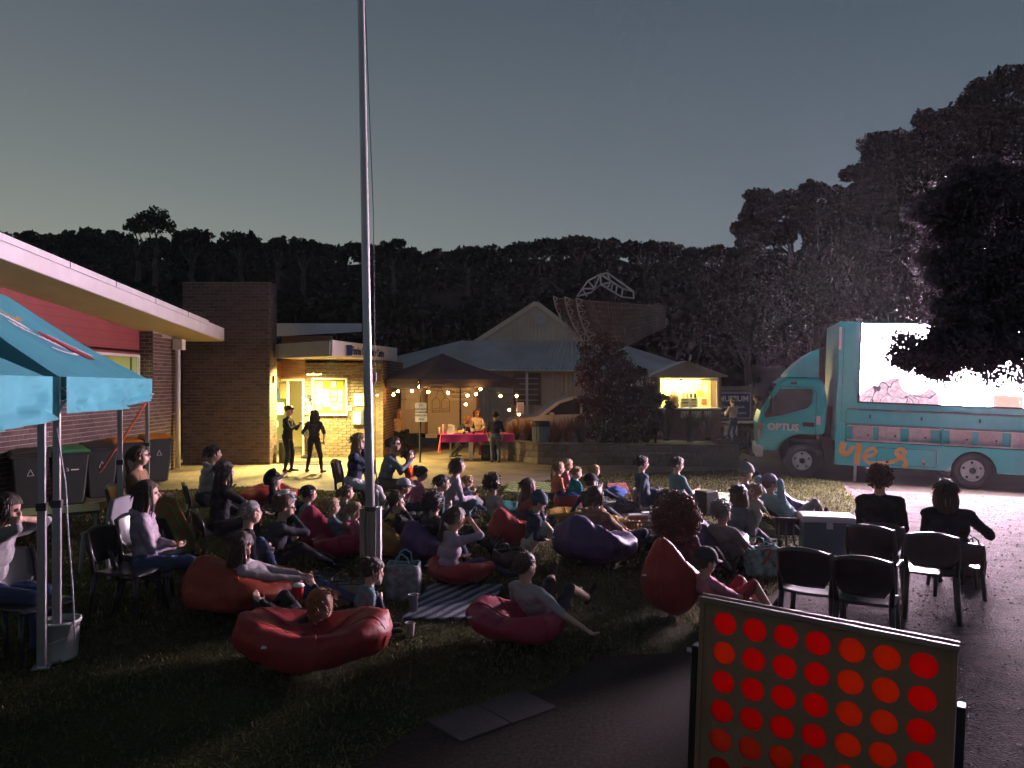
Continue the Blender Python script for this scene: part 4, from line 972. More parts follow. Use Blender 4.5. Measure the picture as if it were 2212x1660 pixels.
# ------------------------------------------------------------------ teal marquees on the left
m_cloth = M("teal_canopy_cloth", (0.075, 0.36, 0.42), 0.75, 0.08, 1.5, 0.15, 300, trans=0.15)
m_clothw = M("white_canopy_print", (0.75, 0.72, 0.76), 0.8, 0.08, 3); m_clothr = M("red_canopy_print", (0.62, 0.015, 0.03), 0.8, 0.05); m_clothy = M("ochre_canopy_print", (0.62, 0.33, 0.06), 0.8, 0.1)
m_pole = M("satin_aluminium", (0.62, 0.60, 0.63), 0.28, 0.08, 10, metal=0.75)
def marquee(name, label, c0, ex, Lx, ey, Wy, ze, zt, ridge, val, cloth, polemat, pole_w, poles, cat="gazebo", sagv=0.05, group=None, wr=1.0):
    """corner c0; ex along the length Lx, ey across the width Wy; ridge = inset of the ridge ends (Lx/2: a point)"""
    t = thing(name, label, cat, (0, 0, 0), 0, group); c0, ex, ey = Vector(c0), Vector(ex).normalized(), Vector(ey).normalized()
    def P(a, c, z): q = c0 + ex * a + ey * c; return Vector((q.x, q.y, z))
    def face(a0, c0_, a1, c1_, ra, rc, rb, rd, name):
        def fn(s, r):
            e = P(a0 + (a1 - a0) * s, c0_ + (c1_ - c0_) * s, ze); k = P(ra + (rb - ra) * s, rc + (rd - rc) * s, zt)
            q = e.lerp(k, r); q.z -= 0.34 * math.sin(math.pi * r) * (0.45 + 0.55 * 0) * (0.6 + 0.4 * math.sin(math.pi * s)) * 0.55
            q.z += 0.010 * mnoise.noise(q * 4.0)
            return q
        return MB().grid(fn, 24, 14).build(name, cloth, t, smooth=True)
    mid = Wy / 2
    fs = [face(0, 0, Lx, 0, ridge, mid, Lx - ridge, mid, "roof_panel"), face(Lx, 0, Lx, Wy, Lx - ridge, mid, Lx - ridge, mid, "roof_panel"),
          face(Lx, Wy, 0, Wy, Lx - ridge, mid, ridge, mid, "roof_panel"), face(0, Wy, 0, 0, ridge, mid, ridge, mid, "roof_panel")]
    def valance(a0, b0, a1, b1, sag):
        A, B = P(a0, b0, 0), P(a1, b1, 0); out = (B - A).normalized(); out = Vector((out.y, -out.x, 0)); L = (B - A).length
        def fn(s, r):
            q = A.lerp(B, s); z = ze - val * r - sag * r * math.sin(math.pi * s)
            wv = wr * (0.035 * math.sin(s * L * 2.1 + r * 3.0) * r + 0.075 * r * mnoise.noise(Vector((s * L * 1.5 + r * 2.2, r * 3.0 - s * L, a0))) + 0.040 * math.sqrt(r) * mnoise.noise(Vector((s * L * 4 + r * 3, r * 5, b0))))
            wv *= min(1, 9 * s * (1 - s)); q = q + out * (0.055 + wv); q.z = z; return q
        return MB().grid(fn, 60, 12).build("valance", cloth, t, smooth=True)
    valance(0, 0, Lx, 0, sagv); valance(Lx, 0, Lx, Wy, sagv * .5); valance(Lx, Wy, 0, Wy, sagv * .5); valance(0, Wy, 0, 0, sagv * .4)
    for a, c in poles:
        q = P(a + (.01 if a < .1 else (-.01 if a > Lx - .1 else 0)), c + (.015 if c < .1 else -.015), 0); ph = MB(); ph.box((0, 0, 0.62), (pole_w * 1.18, pole_w * 1.18, 1.24)); o = ph.build("leg", polemat, t, bevel=0.004); o.location = (q.x, q.y, 0.0); o.rotation_euler = (0, 0, math.atan2(ex.y, ex.x))
        MB().box((0, 0, (ze + 1.2) / 2), (pole_w, pole_w, ze - 1.2)).build("inner_tube", polemat, o, bevel=0.003)
        MB().box((0, 0, 0.012), (pole_w * 2.4, pole_w * 2.4, 0.012)).build("foot_plate", polemat, o)
        MB().box((0, 0, 1.24), (pole_w * 1.5, pole_w * 1.5, 0.06)).build("slider", m_dark, o, bevel=0.006)
    fr = MB()
    for a, c, a2, c2 in ((0, 0, Lx, 0), (Lx, 0, Lx, Wy), (Lx, Wy, 0, Wy), (0, Wy, 0, 0)):
        n = max(2, int(round(math.hypot(a2 - a, c2 - c) / 1.5)))
        for i in range(n):
            f0, f1 = i / n, (i + 1) / n; p, q = P(a + (a2 - a) * f0, c + (c2 - c) * f0, ze - 0.06), P(a + (a2 - a) * f1, c + (c2 - c) * f1, ze - 0.06); ctr = P(Lx / 2, Wy / 2, ze); p += (ctr - p).normalized() * 0.12; q += (ctr - q).normalized() * 0.12
            fr.bar(p - Vector((0, 0, 0.22 * (i % 2))), q - Vector((0, 0, 0.22 * ((i + 1) % 2))), 0.02); fr.bar(p - Vector((0, 0, 0.22 * ((i + 1) % 2))), q - Vector((0, 0, 0.22 * (i % 2))), 0.02)
    fr.build("scissor_frame", polemat, t)
    return t, fs, P
e2 = Vector((-5.58 + 3.56, 11.8 - 6.04, 0)); L2 = e2.length; e2.normalize(); n2 = Vector((-e2.y, e2.x, 0))      # n2 points away from the screen
t2, fs2, P2 = marquee("teal_marquee", "long teal marquee with white, red and ochre print beside the brick building", (-3.56, 6.04, 0), e2, L2, n2, 3.0, 2.24, 3.30, 1.45, 0.29, m_cloth, m_pole, 0.05, [(0, 0), (L2 * .545, 0), (L2, 0), (L2, 3.0), (L2 * .545, 3.0), (0, 3.0)], wr=1.6)
e1 = -e2; t1, fs1, P1 = marquee("teal_marquee", "nearer teal marquee cut off by the left edge of the picture", (-3.69, 5.86, 0) if False else tuple(Vector((-3.60, 5.92, 0)) + e1 * 3.0), e2, 3.0, n2, 3.0, 2.24, 3.25, 1.45, 0.29, m_cloth, m_pole, 0.05, [(3.0, 0), (0, 0), (3.0, 3.0), (0, 3.0)], wr=1.6)
# print on the big roof panel facing the screen
def on_roof(a, r):
    e = P2(L2 * a, 0, 2.24); k = P2(1.45 + (L2 - 2.9) * a, 1.5, 3.30); q = e.lerp(k, r); q.z -= 0.34 * math.sin(math.pi * r) * 0.45 * (0.6 + 0.4 * math.sin(math.pi * a)) * 0.55
    nrm = (n2 * -0.55 + Vector((0, 0, 0.83))).normalized(); return q + nrm * 0.014
def deco(poly, mat, name="canopy_print"):
    n = len(poly); cx = sum(p[0] for p in poly) / n; cy = sum(p[1] for p in poly) / n
    bb = MB(); bb.v = [tuple(on_roof(cx, cy))] 
    for k in range(1, 4): bb.v += [tuple(on_roof(cx + (p[0] - cx) * k / 3, cy + (p[1] - cy) * k / 3)) for p in poly]
    for i in range(n):
        j = (i + 1) % n; bb.f.append((0, 1 + i, 1 + j))
        for k in range(2): bb.f.append((1 + k * n + i, 1 + (k + 1) * n + i, 1 + (k + 1) * n + j, 1 + k * n + j))
    return bb.build(name, mat, fs2[0])
deco([(0.52, 0.56), (0.56, 0.58), (0.70, 0.33), (0.69, 0.27), (0.63, 0.26)], m_clothr)
def ring(ca, cr, ra, rr, a0, a1, wd, mat):
    pts = [(ca + ra * math.cos(R(a0 + (a1 - a0) * i / 14)), cr + rr * math.sin(R(a0 + (a1 - a0) * i / 14))) for i in range(15)]; inn = [(ca + (ra - wd) * math.cos(R(a0 + (a1 - a0) * i / 14)), cr + (rr - wd * 1.4) * math.sin(R(a0 + (a1 - a0) * i / 14))) for i in range(15)]
    bb = MB()
    for p, q in zip(pts, inn): bb.v += [tuple(on_roof(*p)), tuple(on_roof(*q))]
    bb.f = [(2 * i, 2 * i + 1, 2 * i + 3, 2 * i + 2) for i in range(14)]; bb.build("canopy_print", mat, fs2[0])
ring(0.50, 0.76, 0.085, 0.10, 150, 330, 0.022, m_clothy)
rs = random.Random(4)
for row, (aa, bb_, r0, r1) in enumerate(((0.28, 0.44, 0.76, 0.60), (0.33, 0.52, 0.60, 0.42))):
    for k in range(9):
        f = k / 8; a = aa + (bb_ - aa) * f; r = r0 + (r1 - r0) * f; h = rs.uniform(.03, .07)
        deco([(a, r + h * .5), (a + .016, r + h * .7), (a + .028, r - h * .3), (a + .012, r - h)], m_clothw)
ring(0.50, 0.44, 0.16, 0.14, 215, 300, 0.022, m_clothw)
deco([(0.60, .56), (0.63, .55), (0.76, .33), (0.74, .31)], m_clothw)
# guy rope and strap
def cable(name, label, pts, r, mat, cat="rope", n=5, parent=None):
    o = MB().tube(pts, r, n).build(name, mat, parent, smooth=True)
    return tag(o, label, cat) if parent is None else o
rope_a, rope_b = W(122, 925, 6.0), W(162, 1385, 6.05)
m_rope = M("blue_white_rope", (0.45, 0.46, 0.52), 0.8, 0.4, 60)
cable("guy_rope", "twisted blue and white rope hanging from the near marquee leg to its bucket", [rope_a, rope_a.lerp(W(160, 1160, 6.03), .5), W(148, 1160, 6.03), W(157, 1270, 6.05), rope_b], 0.007, m_rope)
sa, sb = Vector(P2(L2 - 0.05, -0.03, 1.98)), W(215, 1020, 11.2)
cable("tie_strap", "red strap slanting down from the far marquee leg", [sa, sa.lerp(sb, .5) + Vector((0, 0, -.03)), sb], 0.018, M("red_webbing", (0.5, 0.09, 0.04), 0.8, 0.1), "strap", 4)
bk = G(128, 1425); t = thing("weight_bucket", "white plastic bucket of concrete holding down the near marquee leg", "bucket", (bk.x, bk.y + 0.02, 0.005))
MB().lathe([(0.0, 0.0), (0.115, 0), (0.12, 0.02), (0.14, 0.29), (0.15, 0.29), (0.15, 0.31), (0.135, 0.31), (0.132, 0.26)], n=28).build("pail", M("white_bucket", (0.55, 0.53, 0.50), 0.5, 0.1, 8), t, smooth=True)
MB().lathe([(0.133, 0.25), (0.05, 0.255), (0.0, 0.25)], n=24).build("concrete_fill", M("rough_concrete", (0.35, 0.33, 0.30), 0.9, 0.2, 20, 0.5, 50), t, smooth=True)
MB().tube([(-0.15, 0, 0.28), (-0.12, -0.11, 0.2), (0, -0.155, 0.16), (0.12, -0.11, 0.2), (0.15, 0, 0.28)], 0.004, 5).build("handle", m_steel, t)

# ------------------------------------------------------------------ wheelie bins along the wall
m_binb = M("dark_green_bin", (0.022, 0.026, 0.021), 0.55, 0.15, 6)
def wheelie(u, v, d, lid, label, rz=0.0, s=1.0, logo=True):
    q = W(u, v, d); t = thing("wheelie_bin", label, "wheelie bin", (q.x, q.y, 0.008), rz, "wheelie bins along the brick wall")
    t.scale = (s, s, s)
    b = MB(); 
    P = [(-.20, -.22), (.20, -.22), (.20, .20), (-.20, .20)]; Q = [(-.27, -.30), (.27, -.30), (.27, .30), (-.27, .30)]
    b.add([(x, y, 0.06) for x, y in P] + [(x, y, 0.95) for x, y in Q], [(3, 2, 1, 0), (0, 1, 5, 4), (1, 2, 6, 5), (2, 3, 7, 6), (3, 0, 4, 7), (4, 5, 6, 7)])
    b.build("tub", m_binb, t, bevel=0.03)
    MB().box((0, 0, 0.945), (0.60, 0.66, 0.05)).build("rim", m_binb, t, bevel=0.015)
    l = MB(); l.add([(-.30, -.34, .975), (.30, -.34, .975), (.30, .34, .985), (-.30, .34, .985), (-.26, -.29, 1.01), (.26, -.29, 1.01), (.26, .27, 1.06), (-.26, .27, 1.06)], [(0, 3, 2, 1), (4, 5, 6, 7), (0, 1, 5, 4), (1, 2, 6, 5), (2, 3, 7, 6), (3, 0, 4, 7)]); l.build("lid", lid, t, bevel=0.015)
    MB().cyl((-.27, .33, .98), (.27, .33, .98), 0.018).build("handle", m_binb, t)
    for sx in (-1, 1):
        w = MB().lathe([(0, -.03), (.10, -.03), (.10, .03), (0, .03)], (sx * .22, .22, .10), 16, Matrix.Rotation(R(90), 3, 'Y')).build("wheel", m_rub, t)
    if logo:
        tri = MB()
        for k in range(3):
            a0, a1 = R(90 + 120 * k), R(210 + 120 * k); tri.bar((.055 * math.cos(a0), 0, .07 * math.sin(a0)), (.055 * math.cos(a1), 0, .07 * math.sin(a1)), .018, .006)
        o = tri.build("emblem", m_white, t); o.location = (0, -.279, .66); o.rotation_euler = (R(-5), 0, 0)
    else: text("S", 0.1, m_white, t, (-.06, -.279, .68), (R(90 - 5), 0, 0)); MB().box((.05, -.277, .67), (.12, .006, .02)).build("emblem", m_white, t)
    return t
m_lidg = M("green_bin_lid", (0.05, 0.30, 0.10), 0.5, 0.1); m_lido = M("orange_bin_lid", (0.62, 0.20, 0.02), 0.5, 0.1); m_lidb = M("black_bin_lid", (0.03, 0.03, 0.03), 0.5, 0.1)
wheelie(148, 1030, 13.5, m_lidg, "dark wheelie bin with a bright green lid left of the other bins", R(40), 1.0, False)
wheelie(60, 1030, 13.0, m_lidb, "all-black wheelie bin behind the near marquee legs", R(40))
wheelie(213, 1010, 14.3, m_lidb, "wheelie bin with a dark grey lid beside the green-lidded one", R(40))
wheelie(268, 1000, 15.6, m_lido, "wheelie bin with an orange lid behind the seated woman", R(40))
wheelie(336, 990, 16.6, m_lido, "orange-lidded wheelie bin nearest the white downpipe", R(40))

# ------------------------------------------------------------------ flagpole
fpx = G(802, 1262); t = thing("flagpole", "tall pale metal flagpole bolted to a weathered timber stump", "flagpole", (fpx.x, fpx.y, 0.0))
tl = Vector((-0.10, 0, 6.4 - 0.7))
b = MB(); base = Vector((-0.005, 0, 0.45)); topp = base + (Vector((-0.135, 0, 7.5)))
b.tube([base.lerp(topp, k / 8) for k in range(9)], [0.050 - 0.015 * k / 8 for k in range(9)], 20); po = b.build("pole", M("pale_painted_pole", (0.52, 0.50, 0.50), 0.35, 0.12, 6, metal=0.2, stretch=(3, 3, .4)), t, smooth=True)
st = MB(); st.prism([(-.115, -.075), (-.055, -.085), (-.052, .07), (-.11, .08)], (0, 0, 0), (1, 0, 0), (0, 1, 0), 0.83); sto = st.build("timber_stump", M("weathered_timber", (0.30, 0.24, 0.20), 0.85, 0.35, 5, 0.8, 22, stretch=(3, 3, .35)), t, bevel=0.008)
st = MB(); st.prism([(-.052, -.07), (.045, -.08), (.04, .07), (-.052, .06)], (0, 0, 0), (1, 0, 0), (0, 1, 0), 0.80); st.build("timber_stump", MATS["weathered_timber"], t, bevel=0.01)
MB().box((0.085, -0.01, 0.42), (0.05, 0.11, 0.84)).build("steel_channel", M("pale_steel_channel", (0.60, 0.56, 0.57), 0.45, 0.12, 7, metal=0.3), t, bevel=0.006)
MB().lathe([(.075, 0), (.085, .02), (.075, .05)], (0, 0, .80), 18).build("clamp_band", m_dark, t, smooth=True)
MB().tube([topp + Vector((.06, -.02, -1.2)), Vector((.035, -.06, 4.0)), Vector((.05, -.07, 2.4)), Vector((.06, -.07, 1.25)), Vector((.08, -.05, 1.1)), Vector((.05, -.06, 1.0)), Vector((.07, -.05, 1.2))], 0.005, 5).build("halyard", m_dark, t, smooth=True)
MB().box((.05, -.055, 1.28), (.02, .03, .16)).build("cleat", m_steel, t, bevel=.005)
MB().box((.052, -.05, 2.25), (.03, .03, .10)).build("cleat", m_dark, t, bevel=.005)

# ------------------------------------------------------------------ black canopy with festoon lights and stall table
m_bcl = M("black_canopy_cloth", (0.055, 0.048, 0.062), 0.8, 0.1, 2, 0.1, 200, trans=0.12); m_bpole = M("black_tube", (0.03, 0.028, 0.028), 0.4, 0.1, metal=0.3)
qa = Vector((-2.50, 20.9, 0)); qb = Vector((0.19, 22.85, 0)); ee = (qb - qa).normalized(); nn = Vector((-ee.y, ee.x, 0))
t3, fs3, P3 = marquee("black_canopy", "pointed black pop-up canopy over the drinks stall with glowing festoon bulbs", qa, ee, 3.3, nn, 3.2, 2.27, 3.05, 1.64, 0.24, m_bcl, m_bpole, 0.035, [(0, 0), (3.3, 0), (3.3, 3.2), (0, 3.2)], "canopy", 0.0, wr=.4)
text("Maudore's", 0.13, m_white, t3, P3(-0.045, 1.0, 2.10), (R(90), 0, math.atan2(-nn.y, -nn.x)), bold=.002) if False else None
# festoon lights
fl = thing("festoon_lights", "string of warm round bulbs along the black canopy's edge", "string lights", (0, 0, 0))
m_bulb = EM("festoon_bulb", (1.0, 0.46, 0.11), 240.0); m_wire = M("black_wire", (0.015, 0.015, 0.015), 0.6, 0.1)
bulbs = []
for u, v, d in ((890, 845, 21.2), (860, 846, 22.0), (906, 836, 21.4), (826, 852, 23.0), (850, 853, 22.4), (925, 847, 20.9), (968, 849, 21.3), (1010, 855, 21.9), (1028, 852, 22.0), (1038, 841, 21.8), (1081, 856, 22.3), (1116, 856, 22.8), (1006, 874, 23.6), (1100, 886, 22.9), (1121, 895, 22.75), (815, 855, 23.6)):
    bulbs.append(W(u, v, d))
for p in bulbs:
    k = MB().ball((0, 0, 0), 0.036, 10, 8).build("bulb", m_bulb, fl, smooth=True); k.location = p
    MB().cyl((0, 0, .03), (0, 0, .085), .014, n=8).build("socket", m_wire, k)
order = [15, 3, 4, 1, 0, 2, 5, 6, 7, 8, 9, 10, 11]
pts = []
for i, k in enumerate(order):
    pts.append(bulbs[k] + Vector((0, 0, .09)))
    if i + 1 < len(order): pts.append((bulbs[k] + bulbs[order[i + 1]]) / 2 + Vector((0, 0, .03)))
MB().tube(pts, .007, 5).build("wire", m_wire, fl); MB().tube([bulbs[11] + Vector((0, 0, .09)), bulbs[13] + Vector((0, 0, .09)), bulbs[14] + Vector((0, 0, .09)), Vector((bulbs[14].x, bulbs[14].y, .9))], .007, 5).build("wire", m_wire, fl)
def sheet_sign(label, u, v, d, w, h, lines, size, rz=0.0, name="paper_sign"):
    q = W(u, v, d); t = thing(name, label, "sign", q, rz)
    MB().box((0, 0, 0), (w, .006, h)).build("sheet", M("laminated_paper", (.74, .70, .80), .35, .05), t)
    m_ink = M("blue_ink", (.10, .10, .32), .6, .1)
    for i, ln in enumerate(lines): text(ln, size, m_ink, t, (0, -.006, h * (.22 - .44 * i) if len(lines) > 1 else 0), (R(90), 0, 0), ext=.001)
    if not lines: [MB().box((0, -.005, h * (.3 - .15 * k)), (w * .7, .004, .012)).build("printed_line", m_ink, t) for k in range(5)]
    return t
sheet_sign("upper white paper sign taped to the front canopy pole", 909, 880, 20.85, .31, .24, ["ICE", "ICECREAM"], .075)
sheet_sign("lower white paper sign on the front canopy pole reading popcorn", 910, 902, 20.85, .33, .24, ["POPCORN", "FREE"], .075)
sheet_sign("pinkish paper sign on the right-hand canopy pole", 1124, 882, 22.7, .21, .33, [], .06, R(12))
# stall table with cloth
m_pink = M("magenta_tablecloth", (0.50, 0.03, 0.26), 0.75, 0.08, 3, 0.1, 100, trans=.1); m_pinkr = M("coral_pink_cloth", (0.62, 0.10, 0.16), .75, .08, 3, trans=.1)
ta, tb = G(960, 1003), G(1095, 995); tc_ = Vector(((ta.x + tb.x) / 2, 21.55, 0)); tr = R(6)
tb_ = thing("trestle_table", "folding trestle table under a pink cloth at the drinks stall", "table", tc_, tr)
MB().box((0, 0, .725), (1.95, .74, .03)).build("table_top", m_frame, tb_, bevel=.006)
for x in (-.75, .75):
    MB().tube([(x, -.3, .71), (x, -.31, .1), (x + .02, -.32, 0.02)], .014, 8).build("leg", m_steel, tb_); MB().tube([(x, .3, .71), (x, .31, .1), (x + .02, .32, 0.02)], .014, 8).build("leg", m_steel, tb_)
    MB().tube([(x, -.31, .3), (x, .31, .3)], .012, 6).build("leg_brace", m_steel, tb_); MB().tube([(x * .95, 0, .68), (x * .45, 0, .70), (x * 0.9, 0, .35)], .010, 6).build("strut", m_steel, tb_)
tcl = thing("table_cloth", "bright pink cloth hanging over the stall table's front and ends", "tablecloth", tc_, tr)
def clothside(p0, p1, h, name, mat, amp=.03):
    p0, p1 = Vector(p0), Vector(p1); e = (p1 - p0).normalized(); o = Vector((e.y, -e.x, 0)); L = (p1 - p0).length
    def fn(s, r): q = p0.lerp(p1, s) + o * (.012 + r * .05 + amp * r * math.sin(s * L * 9 + 1)); q.z = .748 - h * r * (1 + .05 * math.sin(s * 7)); return q
    return MB().grid(fn, 40, 8).build(name, mat, tcl, smooth=True)
MB().box((0, 0, .745), (2.0, .78, .006)).build("cloth_top", m_pink, tcl)
clothside((-1.0, -.39, 0), (1.0, -.39, 0), .20, "front_drop", m_pink); clothside((-1.0, .39, 0), (-1.0, -.39, 0), .52, "end_drop", m_pinkr, .04); clothside((1.0, -.39, 0), (1.0, .39, 0), .50, "end_drop", m_pinkr, .04)
def on_table(u, d=None): 
    x = (u - CX) / FPX * 21.5; return (x, 21.5 + (d or 0), .75)
m_bott = M("dark_bottle_glass", (0.02, 0.03, 0.015), .12, .1, spec=.7); m_cup = M("paper_cup", (.68, .62, .52), .7, .06)
def bottle(u, dy, label, mat=m_bott, s=1.0, cat="bottle", grp="things on the stall table"):
    t = thing("bottle", label, cat, on_table(u, dy), 0, grp)
    MB().lathe([(0, 0), (.036 * s, 0), (.038 * s, .01), (.038 * s, .19 * s), (.015 * s, .24 * s), (.014 * s, .30 * s), (.017 * s, .305 * s), (0, .305 * s)], n=16).build("glass_body", mat, t, smooth=True)
    MB().lathe([(.0385 * s, .06 * s), (.0388 * s, .14 * s)], n=16).build("paper_label", m_paper, t); return t
bottle(1003, -.1, "left dark wine bottle on the pink stall table"); bottle(1023, -.05, "right dark wine bottle on the pink stall table", s=1.05)
def cup(name, label, loc, mat, r=.04, h=.11, group=None, band=None):
    t = thing(name, label, "cup", loc, 0, group); MB().lathe([(0, 0), (r * .72, 0), (r, h), (r * 1.06, h + .004), (r * .94, h), (r * .68, .006), (0, .006)], n=18).build("shell", mat, t, smooth=True)
    if band: MB().lathe([(r * .80, h * .25), (r * .955, h * .8)], n=18).build("band", band, t, smooth=True)
    return t
cup("paper_cup", "tall stack of paper cups at the left of the stall table", on_table(960, -.12), m_cup, .045, .26, "cups on the stall table"); cup("paper_cup", "short stack of cups beside the tall one on the stall table", on_table(951, 0), m_cup, .045, .17, "cups on the stall table"); cup("paper_cup", "white cup right of the standing card on the stall table", on_table(983, .1), m_cup, .045, .14, "cups on the stall table")
cup("sauce_can", "small red can on the stall table before the standing customer", on_table(1047, -.1), M("red_tin", (.45, .02, .03), .4, .1), .035, .13); cup("steel_mug", "dark blue mug at the right of the stall table", on_table(1063, .05), M("navy_mug", (.04, .05, .10), .4, .1), .05, .13)
t = thing("menu_card", "tilted white card standing among the cups on the stall table", "card", on_table(973, -.15)); o = MB().box((0, 0, .13), (.18, .006, .27)).build("sheet", m_paper, t); o.rotation_euler = (R(-12), R(8), 0)
for k in range(7): MB().box((0, -.005, .22 - k * .03), (.12, .003, .006)).build("printed_line", m_dark, o)
t = thing("food_tray", "pale tray of food in the middle of the stall table", "tray", on_table(995, .15)); MB().box((0, 0, .02), (.4, .25, .04)).build("tray_base", m_cup, t, bevel=.01); MB().ball((0, 0, .05), (.14, .09, .04)).build("food", m_yel, t, smooth=True)
t = thing("storage_tub", "black lidded tub on the ground under the stall table", "tub", (on_table(1060)[0], 21.7, .01)); MB().box((0, 0, .2), (.55, .4, .4)).build("tub_body", m_black, t, bevel=.03); MB().box((0, 0, .415), (.58, .43, .03)).build("lid", M("dark_green_lid", (.03, .07, .03), .5, .1), t, bevel=.008)
t = thing("timber_post", "short pale post standing beneath the stall table", "post", (on_table(1018)[0], 21.3, .008)); MB().box((0, 0, .33), (.12, .12, .66)).build("post", m_paper, t, bevel=.01); MB().box((0, 0, .67), (.14, .14, .02)).build("cap", m_frame, t)
# cool-room trailer
cr = thing("cool_room_trailer", "white ice cool-room trailer parked behind the black canopy", "trailer", (-2.80, 25.2, 0.0), R(14))
m_van = M("off_white_panel", (.62, .56, .46), .5, .06, 1.5)
MB().box((.85, 1.0, 1.42), (1.7, 2.0, 1.95)).build("body", m_van, cr, bevel=.03)
MB().box((-.42, .9, 1.45), (.8, 1.5, 1.9)).build("front_locker", m_van, cr, bevel=.03)
for x in (0.0, 1.7): MB().box((x, -.01, 1.42), (.08, .05, 1.97)).build("corner_trim", M("brown_trim", (.20, .12, .07), .5, .1), cr, bevel=.008)
MB().box((.85, .9, .38), (1.7, 1.5, .12)).build("chassis", m_chassis, cr)
for y in (.2, 1.8): 
    w = MB().lathe([(.16, -.09), (.3, -.09), (.31, 0), (.3, .09), (.16, .09)], (.9, y, .31), 20, Matrix.Rotation(R(90), 3, 'X')).build("wheel", m_rub, cr, smooth=True)
MB().box((.15, -.03, .42), (.38, .02, .12)).build("number_plate", m_paper, cr)
text("SYN 711", .08, m_dark, cr, (.15, -.045, .42), (R(90), 0, 0))
pnl = MB().box((.95, -.006, 2.16), (.45, .012, .3)).build("ice_sign", M("ice_blue", (.10, .16, .24), .5, .1), cr); text("ICE", .2, m_white, cr, (.95, -.016, 2.16), (R(90), 0, 0), bold=.006)
MB().box((1.1, -.006, 1.78), (.9, .012, .40)).build("sign_panel", m_paper, cr); text("Blue Coolroom", .12, m_dark, cr, (1.1, -.016, 1.86), (R(90), 0, 0), bold=.002); [MB().box((1.1, -.014, 1.73 - .05 * k), (.62 - .1 * k, .006, .016)).build("printed_line", m_dark, cr) for k in range(2)]
bag_ = MB()
for dx in (0, .32):
    for p, q in (((.18, 1.2), (.18, 1.58)), ((.18, 1.58), (.27, 1.66)), ((.27, 1.66), (.36, 1.66)), ((.36, 1.66), (.44, 1.56)), ((.44, 1.56), (.44, 1.2)), ((.44, 1.2), (.18, 1.2)), ((.2, 1.3), (.42, 1.34)), ((.2, 1.24), (.42, 1.26))): bag_.bar((p[0] + dx, -.008, p[1]), (q[0] + dx, -.008, q[1]), .022, .012)
bag_.bar((.3, -.008, 1.66), (.42, -.008, 2.0), .03, .012); bag_.bar((.62, -.008, 1.66), (.46, -.008, 2.0), .03, .012); bag_.build("ice_bag_drawing", m_dark, cr)
MB().box((-.42, .14, 1.75), (.5, .012, .9)).build("blue_ice_panel", m_paper, cr); text("BLUE ICE", .11, m_blue, cr, (-.42, .128, 2.05), (R(90), 0, 0), bold=.003)
MB().box((-.72, .13, 1.62), (.16, .03, .05)).build("door_handle", m_steel, cr, bevel=.01)
# ------------------------------------------------------------------ white car behind the bed
m_car = M("white_car_paint", (.62, .60, .60), .3, .03, 2, coat=.5)
car = thing("parked_car", "white car parked behind the planted bed, mostly hidden by grasses", "car", (2.0, 26.4, 0.0), R(4))
prof = [(-2.2, .45), (-2.2, .8), (-2.05, .95), (-1.2, 1.06), (-.55, 1.55), (-.1, 1.70), (1.0, 1.72), (1.8, 1.55), (2.15, 1.05), (2.2, .5)]
body = MB().prism(prof, (0, .85, 0), (1, 0, 0), (0, 0, 1), 1.7).build("body", m_car, car, bevel=.02)
for nm, pl in (("front_window", [(-.98, 1.10), (-.46, 1.48), (-.05, 1.60), (.2, 1.62), (.2, 1.12)]), ("rear_window", [(.28, 1.12), (.28, 1.62), (.95, 1.62), (1.55, 1.48), (1.75, 1.14)])): MB().prism(pl, (0, -.845, 0), (1, 0, 0), (0, 0, 1), .012).build(nm, m_tglass, body)
MB().box((-.75, -.95, 1.12), (.16, .16, .12)).build("mirror", m_car, car, bevel=.03)
for x in (-1.35, 1.35): 
    w = MB().lathe([(.2, -.1), (.31, -.1), (.33, 0), (.31, .1), (.2, .1)], (x, -.78, .33), 20, Matrix.Rotation(R(90), 3, 'X')).build("wheel", m_rub, car, smooth=True); MB().lathe([(.2, .1), (.05, .07), (0, .07)], (x, -.78, .33), 16, Matrix.Rotation(R(90), 3, 'X')).build("rim", m_rim, w, smooth=True)
MB().box((-2.16, -.6, .82), (.1, .3, .12)).build("headlamp", m_lamp, car, bevel=.03)
# ------------------------------------------------------------------ kiosk and museum sign
ks = thing("food_kiosk", "small food kiosk with a brightly lit serving window behind the shrubs", "kiosk", (5.33, 27.9, 0.0))
KW = 2.15; m_kios = M("rusty_red_cladding", (.16, .09, .07), .7, .15, 2)
MB().box((KW / 2, .0, .60), (KW, .1, 1.2)).build("front_panel", m_kios, ks)
for x in (-.05, KW + .05): MB().box((x, .55, 1.25), (.1, 1.2, 2.5)).build("side_wall", m_kios, ks)
MB().box((KW / 2, 1.1, 1.25), (KW, .06, 2.5)).build("back_wall", M("cream_kiosk_lining", (.75, .68, .38), .6, .08, 3), ks)
MB().box((KW / 2, .55, 2.35), (KW, 1.1, .06)).build("ceiling", MATS["cream_kiosk_lining"], ks)
MB().box((KW / 2, -.12, 1.235), (KW + .1, .42, .05)).build("counter", m_alu, ks, bevel=.006)
for x in (.03, KW - .03): MB().box((x, -.02, 1.75), (.05, .05, 1.0)).build("window_post", m_alu, ks)
MB().box((KW / 2, -.02, 2.27), (KW, .06, .06)).build("window_head", m_alu, ks)
for x in (.42, 1.2): tb2 = MB().cyl((x - .30, .12, 2.22), (x + .34, .12, 2.22), .035, n=10).build("tube_light", EM("kiosk_tube", (1.0, .90, .36), 330.0), ks)
